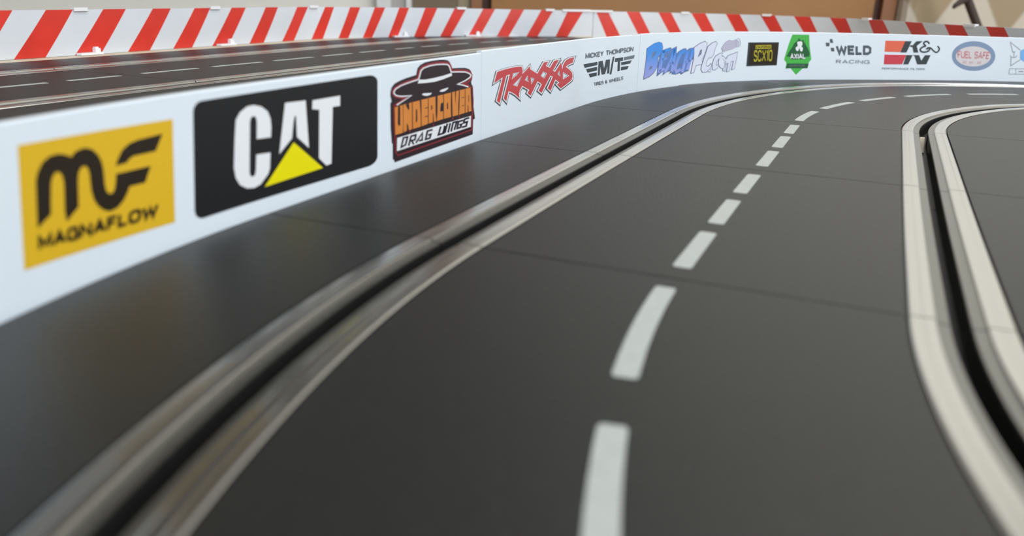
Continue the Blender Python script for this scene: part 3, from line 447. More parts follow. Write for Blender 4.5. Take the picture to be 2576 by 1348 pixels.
  ["outline","printwhite",[[[[279.32,22.65],[285.32,23.02],[284.82,23.74],[277.97,23.29]]],[[[285.32,23.02],[291.93,23.21],[291.56,23.94],[284.82,23.74]]],[[[291.93,23.21],[297.97,23.11],[297.8,23.85],[291.56,23.94]]],[[[297.97,23.11],[300.23,22.94],[301.5,23.58],[297.8,23.85]]],[[[300.23,22.94],[300.81,22.27],[302.63,22.28],[301.5,23.58]]],[[[300.81,22.27],[301.04,21.38],[302.91,21.21],[302.63,22.28]]],[[[301.04,21.38],[300.78,19.61],[302.49,20.95],[302.91,21.21]]],[[[300.78,19.61],[308.26,22.09],[309.39,23.6],[302.49,20.95]]],[[[308.26,22.09],[308.55,21.45],[310.28,21.77],[309.39,23.6]]],[[[308.55,21.45],[317.35,18.62],[316.54,19.77],[310.28,21.77]]],[[[317.35,18.62],[318.89,19.61],[317.09,20.13],[316.54,19.77]]],[[[318.89,19.61],[324.15,22.94],[322.77,23.74],[317.09,20.13]]],[[[324.15,22.94],[326.37,22.92],[330.13,23.68],[322.77,23.74]]],[[[326.37,22.92],[324.44,21.66],[327.3,21.79],[330.13,23.68]]],[[[324.44,21.66],[331.06,19.96],[330.11,21.08],[327.3,21.79]]],[[[331.06,19.96],[335.8,22.81],[334.29,23.6],[330.11,21.08]]],[[[335.8,22.81],[338.79,22.93],[342.66,23.78],[334.29,23.6]]],[[[338.79,22.93],[332.68,19.21],[335.53,19.22],[342.66,23.78]]],[[[332.68,19.21],[336.83,17.81],[336.13,19.02],[335.53,19.22]]],[[[336.83,17.81],[343.04,21.07],[343.82,22.8],[336.13,19.02]]],[[[343.04,21.07],[345.45,18.04],[345.26,19.9],[343.82,22.8]]],[[[345.45,18.04],[347.43,20.65],[345.18,21.1],[345.26,19.9]]],[[[347.43,20.65],[349.83,22.04],[348.01,22.76],[345.18,21.1]]],[[[349.83,22.04],[354.54,22.72],[353.56,23.58],[348.01,22.76]]],[[[354.54,22.72],[358.34,22.7],[362.22,23.54],[353.56,23.58]]],[[[358.34,22.7],[356.83,21.16],[358.97,20.34],[362.22,23.54]]],[[[356.83,21.16],[352.94,20.96],[354.21,20.12],[358.97,20.34]]],[[[352.94,20.96],[347.25,19.81],[351.25,19.54],[354.21,20.12]]],[[[347.25,19.81],[353.32,17.87],[354.96,18.37],[351.25,19.54]]],[[[353.32,17.87],[356.71,16.27],[359.14,16.43],[354.96,18.37]]],[[[356.71,16.27],[357.54,14.74],[360.26,14.44],[359.14,16.43]]],[[[357.54,14.74],[356.36,13.38],[358.68,12.67],[360.26,14.44]]],[[[356.36,13.38],[349.39,12.06],[350.95,11.25],[358.68,12.67]]],[[[349.39,12.06],[344.23,11.13],[344.09,10.03],[350.95,11.25]]],[[[344.23,11.13],[341.14,12.55],[337.83,12.93],[344.09,10.03]]],[[[341.14,12.55],[344.25,13.22],[340.5,13.52],[337.83,12.93]]],[[[344.25,13.22],[336.75,15.81],[337.84,14.45],[340.5,13.52]]],[[[336.75,15.81],[334.03,13.49],[336.11,12.98],[337.84,14.45]]],[[[334.03,13.49],[331.54,11.45],[332.4,9.95],[336.11,12.98]]],[[[331.54,11.45],[330.07,12.12],[327.51,12.19],[332.4,9.95]]],[[[330.07,12.12],[335.69,16.64],[332.84,16.5],[327.51,12.19]]],[[[335.69,16.64],[330.82,17.92],[331.88,16.76],[332.84,16.5]]],[[[330.82,17.92],[321.65,11.5],[322.41,10.16],[331.88,16.76]]],[[[321.65,11.5],[320.09,12.15],[317.53,12.21],[322.41,10.16]]],[[[320.09,12.15],[323.52,14.52],[320.85,14.51],[317.53,12.21]]],[[[323.52,14.52],[316.95,16.8],[317.84,15.57],[320.85,14.51]]],[[[316.95,16.8],[310.1,11.58],[310.84,10.26],[317.84,15.57]]],[[[310.1,11.58],[308.46,12.3],[306.0,12.38],[310.84,10.26]]],[[[308.46,12.3],[310.36,13.46],[307.72,13.44],[306.0,12.38]]],[[[310.36,13.46],[305.67,14.97],[304.77,14.4],[307.72,13.44]]],[[[305.67,14.97],[301.52,16.27],[302.28,15.19],[304.77,14.4]]],[[[301.52,16.27],[298.7,14.48],[300.45,14.03],[302.28,15.19]]],[[[298.7,14.48],[297.92,12.99],[299.79,12.75],[300.45,14.03]]],[[[297.92,12.99],[298.5,11.87],[300.38,10.17],[299.79,12.75]]],[[[298.5,11.87],[296.24,13.11],[295.17,12.64],[300.38,10.17]]],[[[296.24,13.11],[292.55,14.41],[291.82,13.82],[295.17,12.64]]],[[[292.55,14.41],[288.27,15.45],[289.58,14.37],[291.82,13.82]]],[[[288.27,15.45],[286.52,12.1],[287.51,10.43],[289.58,14.37]]],[[[286.52,12.1],[285.67,12.6],[283.82,12.62],[287.51,10.43]]],[[[285.67,12.6],[291.13,21.73],[288.67,20.73],[283.82,12.62]]],[[[291.13,21.73],[285.9,21.24],[287.37,20.61],[288.67,20.73]]],[[[285.9,21.24],[280.64,11.93],[281.66,10.51],[287.37,20.61]]],[[[280.64,11.93],[279.52,12.45],[277.69,12.41],[281.66,10.51]]],[[[279.52,12.45],[284.59,21.15],[282.49,20.06],[277.69,12.41]]],[[[284.59,21.15],[277.17,19.66],[275.12,18.6],[282.49,20.06]]],[[[277.17,19.66],[279.32,22.65],[277.97,23.29],[275.12,18.6]]],[[[293.08,21.12],[297.81,21.23],[299.76,21.54],[292.15,21.53]]],[[[297.81,21.23],[295.37,20.38],[296.08,20.03],[299.76,21.54]]],[[[295.37,20.38],[292.17,19.46],[290.97,18.82],[296.08,20.03]]],[[[292.17,19.46],[292.85,20.09],[291.87,20.25],[290.97,18.82]]],[[[292.85,20.09],[293.08,21.12],[292.15,21.53],[291.87,20.25]]],[[[306.58,19.0],[307.28,17.1],[308.71,16.19],[306.96,19.9]]],[[[307.28,17.1],[304.93,17.81],[303.49,17.78],[308.71,16.19]]],[[[304.93,17.81],[306.58,19.0],[306.96,19.9],[303.49,17.78]]],[[[310.64,18.05],[313.28,17.39],[314.85,17.47],[309.29,18.84]]],[[[313.28,17.39],[311.22,15.91],[310.8,15.01],[314.85,17.47]]],[[[311.22,15.91],[310.64,18.05],[309.29,18.84],[310.8,15.01]]],[[[323.39,19.36],[326.68,18.56],[328.34,18.64],[322.8,19.98]]],[[[326.68,18.56],[324.25,16.97],[324.72,16.27],[328.34,18.64]]],[[[324.25,16.97],[321.39,17.97],[319.91,17.96],[324.72,16.27]]],[[[321.39,17.97],[323.39,19.36],[322.8,19.98],[319.91,17.96]]],[[[341.55,18.21],[342.45,16.34],[343.94,15.3],[341.83,19.21]]],[[[342.45,16.34],[340.51,17.17],[338.98,17.18],[343.94,15.3]]],[[[340.51,17.17],[341.55,18.21],[341.83,19.21],[338.98,17.18]]],[[[346.72,17.17],[353.06,15.45],[355.92,15.21],[345.3,18.08]]],[[[353.06,15.45],[346.99,14.73],[345.75,14.02],[355.92,15.21]]],[[[346.99,14.73],[346.72,17.17],[345.3,18.08],[345.75,14.02]]],[[[300.57,19.41],[296.63,16.18],[297.21,15.58],[301.8,20.09]]],[[[296.63,16.18],[293.88,16.88],[292.15,16.89],[297.21,15.58]]],[[[293.88,16.88],[300.57,19.41],[301.8,20.09],[292.15,16.89]]]]],
  ["lettering","scriptred",[[[[278.64,22.97],[285.07,23.38],[291.75,23.57],[297.89,23.48],[300.86,23.26],[301.72,22.27],[301.98,21.29],[301.63,20.28],[308.83,22.84],[309.41,21.61],[316.95,19.2],[317.99,19.87],[323.46,23.34],[328.24,23.3],[325.86,21.73],[330.58,20.52],[335.04,23.2],[340.71,23.35],[334.1,19.21],[336.48,18.41],[343.43,21.93],[345.35,18.97],[346.3,20.88],[348.92,22.4],[354.05,23.15],[360.25,23.12],[357.89,20.75],[353.57,20.54],[349.23,19.67],[354.14,18.12],[357.91,16.35],[358.89,14.59],[357.51,13.03],[350.17,11.65],[344.16,10.58],[339.47,12.74],[342.36,13.37],[337.29,15.13],[335.07,13.23],[331.97,10.7],[328.79,12.16],[334.26,16.57],[331.35,17.34],[322.03,10.83],[318.81,12.18],[322.18,14.51],[317.4,16.19],[310.47,10.92],[307.23,12.34],[309.04,13.45],[305.22,14.68],[301.9,15.73],[299.57,14.26],[298.85,12.87],[299.43,11.02],[295.7,12.87],[292.19,14.11],[288.93,14.91],[287.02,11.26],[284.74,12.61],[289.89,21.23],[286.63,20.93],[281.15,11.22],[278.6,12.43],[283.54,20.6],[276.15,19.13]],[[292.61,21.32],[298.79,21.38],[295.72,20.2],[291.57,19.14],[292.36,20.17]],[[306.77,19.45],[307.99,16.64],[304.21,17.8]],[[309.96,18.45],[314.07,17.43],[311.01,15.46]],[[323.1,19.67],[327.51,18.6],[324.48,16.62],[320.65,17.97]],[[341.69,18.71],[343.2,15.82],[339.74,17.18]],[[346.01,17.62],[354.48,15.33],[346.37,14.37]],[[301.18,19.75],[296.92,15.88],[293.01,16.88]]]]]],
 "sticker_5":[
  ["sticker","charcoal",[[[[373.4,19.04],[390.0,19.14],[390.22,17.56],[375.25,17.21]]],[[[376.93,16.55],[390.1,16.73],[390.1,14.97],[378.74,14.7]]],[[[380.18,14.05],[390.0,14.05],[389.99,12.38],[381.99,12.18]]],[[[391.39,19.23],[396.41,19.29],[398.67,15.49],[400.35,19.43],[405.67,19.39],[405.75,12.41],[402.83,12.44],[402.86,16.15],[400.26,12.44],[396.1,12.47],[393.76,16.57],[393.74,12.37],[391.16,12.38]]],[[[408.91,20.44],[411.09,20.5],[408.54,11.72],[406.1,11.71]]],[[[411.98,19.49],[422.28,19.48],[422.34,17.61],[418.9,17.62],[418.96,12.62],[416.0,12.63],[415.72,17.53],[411.77,17.68]]],[[[419.99,16.97],[433.59,17.25],[431.93,15.64],[420.47,15.47]]],[[[420.37,14.59],[430.17,14.54],[428.74,12.83],[420.41,12.81]]]]],
  ["wing_bar","midgrey",[[[[423.28,19.43],[436.98,19.88],[435.86,18.02],[423.28,17.85]]]]],
  ["lettering","midgrey",[[[[375.27,21.62],[375.33,24.27],[376.05,22.99],[376.24,21.62]]],[[[375.33,24.27],[377.5,22.62],[377.53,21.58],[376.05,22.99]]],[[[377.5,22.62],[379.53,24.28],[378.91,23.0],[377.53,21.58]]],[[[379.53,24.28],[379.76,21.63],[378.8,21.63],[378.91,23.0]]],[[[380.07,21.63],[380.02,23.73],[380.98,23.74],[381.03,21.64]]],[[[384.36,23.01],[383.79,23.36],[384.18,23.97],[385.04,23.44]]],[[[383.79,23.36],[382.57,23.36],[382.19,23.96],[384.18,23.97]]],[[[382.57,23.36],[382.27,23.18],[381.3,23.44],[382.19,23.96]]],[[[382.27,23.18],[382.29,22.22],[381.34,21.94],[381.3,23.44]]],[[[382.29,22.22],[382.6,22.04],[382.25,21.43],[381.34,21.94]]],[[[382.6,22.04],[383.82,22.05],[384.23,21.44],[382.25,21.43]]],[[[383.82,22.05],[384.37,22.41],[385.07,21.99],[384.23,21.44]]],[[[385.35,21.66],[385.32,23.76],[386.29,23.77],[386.32,21.67]]],[[[388.89,23.49],[386.21,22.38],[385.67,22.88],[388.34,23.99]]],[[[387.03,23.19],[389.05,21.92],[388.35,21.5],[386.34,22.77]]],[[[392.44,23.41],[390.31,23.4],[389.31,24.0],[392.44,24.02]]],[[[390.31,23.4],[390.32,22.09],[389.34,21.47],[389.31,24.0]]],[[[390.32,22.09],[392.45,22.1],[392.46,21.49],[389.34,21.47]]],[[[389.67,23.08],[392.03,23.09],[392.04,22.49],[389.67,22.48]]],[[[393.8,24.0],[395.01,23.22],[395.01,22.33],[393.07,23.58]]],[[[395.01,23.22],[396.21,24.01],[396.95,23.6],[395.01,22.33]]],[[[395.51,22.87],[395.52,21.72],[394.51,21.72],[394.5,22.86]]],[[[400.23,24.07],[403.36,24.09],[403.36,23.48],[400.22,23.46]]],[[[402.31,23.87],[402.29,21.77],[401.26,21.76],[401.28,23.86]]],[[[403.96,21.78],[403.98,23.88],[405.01,23.89],[404.99,21.79]]],[[[406.96,21.8],[407.0,23.9],[408.04,23.91],[408.0,21.81]]],[[[404.33,23.14],[407.66,23.16],[407.65,22.56],[404.33,22.53]]],[[[409.25,21.61],[408.26,22.16],[409.3,22.43],[409.67,22.22]]],[[[408.26,22.16],[408.29,23.57],[409.32,23.32],[409.3,22.43]]],[[[408.29,23.57],[409.3,24.13],[409.7,23.53],[409.32,23.32]]],[[[409.3,24.13],[411.62,24.15],[411.19,23.55],[409.7,23.53]]],[[[411.62,24.15],[412.61,23.61],[411.56,23.34],[411.19,23.55]]],[[[412.61,23.61],[412.57,22.2],[411.54,22.45],[411.56,23.34]]],[[[412.57,22.2],[411.55,21.63],[411.15,22.23],[411.54,22.45]]],[[[411.55,21.63],[409.25,21.61],[409.67,22.22],[411.15,22.23]]],[[[412.83,21.86],[413.07,24.5],[413.75,23.23],[413.88,21.87]]],[[[413.07,24.5],[415.29,22.87],[415.26,21.84],[413.75,23.23]]],[[[415.29,22.87],[417.62,24.55],[416.86,23.26],[415.26,21.84]]],[[[417.62,24.55],[417.69,21.91],[416.65,21.89],[416.86,23.26]]],[[[417.95,21.91],[418.04,24.21],[419.06,23.62],[419.0,21.92]]],[[[418.04,24.21],[420.73,24.24],[420.39,23.64],[419.06,23.62]]],[[[420.73,24.24],[421.77,23.85],[420.71,23.51],[420.39,23.64]]],[[[421.77,23.85],[421.73,23.03],[420.7,23.34],[420.71,23.51]]],[[[421.73,23.03],[420.66,22.61],[420.37,23.21],[420.7,23.34]]],[[[420.66,22.61],[418.34,22.58],[418.36,23.19],[420.37,23.21]]],[[[424.97,23.41],[424.5,23.69],[424.97,24.3],[425.73,23.85]]],[[[424.5,23.69],[423.33,23.67],[423.0,24.27],[424.97,24.3]]],[[[423.33,23.67],[423.06,23.55],[422.03,23.84],[423.0,24.27]]],[[[423.06,23.55],[423.06,23.48],[422.0,23.14],[422.03,23.84]]],[[[423.06,23.48],[423.33,23.38],[422.92,22.8],[422.0,23.14]]],[[[423.33,23.38],[424.88,23.27],[424.5,22.69],[422.92,22.8]]],[[[424.88,23.27],[425.81,22.95],[424.76,22.6],[424.5,22.69]]],[[[425.81,22.95],[425.78,22.21],[424.75,22.5],[424.76,22.6]]],[[[425.78,22.21],[424.8,21.78],[424.48,22.38],[424.75,22.5]]],[[[424.8,21.78],[422.87,21.75],[423.29,22.36],[424.48,22.38]]],[[[422.87,21.75],[422.02,22.18],[422.72,22.65],[423.29,22.36]]],[[[427.01,21.81],[426.04,22.35],[427.09,22.63],[427.46,22.42]]],[[[426.04,22.35],[426.11,23.76],[427.14,23.51],[427.09,22.63]]],[[[426.11,23.76],[427.15,24.32],[427.53,23.73],[427.14,23.51]]],[[[427.15,24.32],[429.46,24.36],[429.01,23.75],[427.53,23.73]]],[[[429.46,24.36],[430.42,23.82],[429.38,23.55],[429.01,23.75]]],[[[430.42,23.82],[430.34,22.42],[429.33,22.66],[429.38,23.55]]],[[[430.34,22.42],[429.31,21.85],[428.94,22.44],[429.33,22.66]]],[[[429.31,21.85],[427.01,21.81],[427.46,22.42],[428.94,22.44]]],[[[430.58,22.08],[430.82,24.7],[431.6,23.47],[431.61,22.1]]],[[[430.82,24.7],[433.78,22.85],[434.54,21.62],[431.6,23.47]]],[[[433.78,22.85],[433.78,24.22],[434.8,24.24],[434.54,21.62]]]]],
  ["small_lettering","midgrey",[[[[386.76,9.35],[388.93,9.36],[389.1,9.0],[386.93,9.0]]],[[[388.2,9.23],[388.92,7.72],[388.33,7.72],[387.6,9.23]]],[[[390.17,7.72],[389.48,9.23],[390.09,9.24],[390.76,7.72]]],[[[391.03,7.72],[390.31,9.36],[391.07,9.01],[391.63,7.72]]],[[[390.31,9.36],[392.18,9.37],[392.14,9.01],[391.07,9.01]]],[[[392.18,9.37],[392.99,9.09],[392.46,8.9],[392.14,9.01]]],[[[392.99,9.09],[393.2,8.57],[392.52,8.75],[392.46,8.9]]],[[[393.2,8.57],[392.63,8.28],[392.29,8.63],[392.52,8.75]]],[[[392.63,8.28],[391.0,8.28],[390.84,8.63],[392.29,8.63]]],[[[392.22,8.61],[393.54,7.85],[393.16,7.63],[391.83,8.39]]],[[[395.55,9.03],[393.91,9.02],[393.16,9.37],[395.42,9.38]]],[[[393.91,9.02],[394.32,7.96],[393.85,7.6],[393.16,9.37]]],[[[394.32,7.96],[395.93,7.96],[396.06,7.6],[393.85,7.6]]],[[[393.64,8.69],[395.36,8.7],[395.49,8.34],[393.77,8.34]]],[[[398.12,8.83],[397.71,9.04],[397.86,9.39],[398.5,9.07]]],[[[397.71,9.04],[396.83,9.03],[396.5,9.39],[397.86,9.39]]],[[[396.83,9.03],[396.64,8.93],[395.96,9.09],[396.5,9.39]]],[[[396.64,8.93],[396.67,8.82],[396.12,8.63],[395.96,9.09]]],[[[396.67,8.82],[396.95,8.73],[396.83,8.39],[396.12,8.63]]],[[[396.95,8.73],[398.08,8.63],[397.97,8.29],[396.83,8.39]]],[[[398.08,8.63],[398.78,8.4],[398.23,8.2],[397.97,8.29]]],[[[398.78,8.4],[398.94,7.9],[398.27,8.07],[398.23,8.2]]],[[[398.94,7.9],[398.4,7.61],[398.08,7.97],[398.27,8.07]]],[[[398.4,7.61],[397.09,7.61],[397.2,7.96],[398.08,7.97]]],[[[397.09,7.61],[396.4,7.92],[396.72,8.18],[397.2,7.96]]],[[[403.42,7.63],[401.17,8.76],[401.76,8.91],[403.79,7.89]]],[[[401.17,8.76],[401.06,9.18],[401.74,8.99],[401.76,8.91]]],[[[401.06,9.18],[401.65,9.44],[401.83,9.03],[401.74,8.99]]],[[[401.65,9.44],[402.56,9.25],[401.99,9.0],[401.83,9.03]]],[[[402.56,9.25],[402.67,8.78],[402.0,8.95],[401.99,9.0]]],[[[402.67,8.78],[401.57,8.2],[400.9,8.37],[402.0,8.95]]],[[[401.57,8.2],[401.6,8.07],[401.04,7.86],[400.9,8.37]]],[[[401.6,8.07],[401.9,7.98],[401.82,7.62],[401.04,7.86]]],[[[401.9,7.98],[402.36,7.98],[402.72,7.62],[401.82,7.62]]],[[[402.36,7.98],[403.13,8.54],[403.64,8.3],[402.72,7.62]]],[[[406.25,9.36],[406.97,8.22],[407.04,7.41],[405.66,9.26]]],[[[406.97,8.22],[407.61,9.46],[407.74,8.65],[407.04,7.41]]],[[[407.61,9.46],[408.65,8.23],[408.83,7.42],[407.74,8.65]]],[[[408.65,8.23],[409.0,9.38],[409.63,9.28],[408.83,7.42]]],[[[410.02,7.77],[409.83,9.34],[410.47,9.35],[410.64,7.78]]],[[[412.19,7.79],[412.06,9.36],[412.7,9.37],[412.82,7.79]]],[[[410.12,8.74],[412.53,8.76],[412.56,8.39],[410.17,8.38]]],[[[415.29,9.15],[413.59,9.13],[412.92,9.49],[415.27,9.52]]],[[[413.59,9.13],[413.66,8.03],[413.05,7.66],[412.92,9.49]]],[[[413.66,8.03],[415.32,8.05],[415.33,7.68],[413.05,7.66]]],[[[413.2,8.79],[414.98,8.81],[414.99,8.44],[413.22,8.43]]],[[[418.07,9.18],[416.37,9.16],[415.72,9.52],[418.07,9.55]]],[[[416.37,9.16],[416.39,8.05],[415.77,7.68],[415.72,9.52]]],[[[416.39,8.05],[418.06,8.07],[418.05,7.7],[415.77,7.68]]],[[[415.97,8.82],[417.75,8.83],[417.74,8.46],[415.97,8.45]]],[[[419.17,9.43],[419.13,8.08],[418.49,7.7],[418.52,9.42]]],[[[419.13,8.08],[420.63,8.09],[420.61,7.72],[418.49,7.7]]],[[[423.26,9.02],[422.92,9.23],[423.23,9.61],[423.75,9.28]]],[[[422.92,9.23],[422.02,9.22],[421.82,9.59],[423.23,9.61]]],[[[422.02,9.22],[421.77,9.11],[421.14,9.28],[421.82,9.59]]],[[[421.77,9.11],[421.76,9.0],[421.12,8.79],[421.14,9.28]]],[[[421.76,9.0],[422.0,8.9],[421.74,8.54],[421.12,8.79]]],[[[422.0,8.9],[423.13,8.81],[422.87,8.45],[421.74,8.54]]],[[[423.13,8.81],[423.76,8.58],[423.11,8.37],[422.87,8.45]]],[[[423.76,8.58],[423.71,8.06],[423.09,8.23],[423.11,8.37]]],[[[423.71,8.06],[423.03,7.75],[422.85,8.12],[423.09,8.23]]],[[[423.03,7.75],[421.68,7.73],[421.95,8.11],[422.85,8.12]]],[[[421.68,7.73],[421.1,8.05],[421.54,8.33],[421.95,8.11]]]]]],
 "sticker_6":[
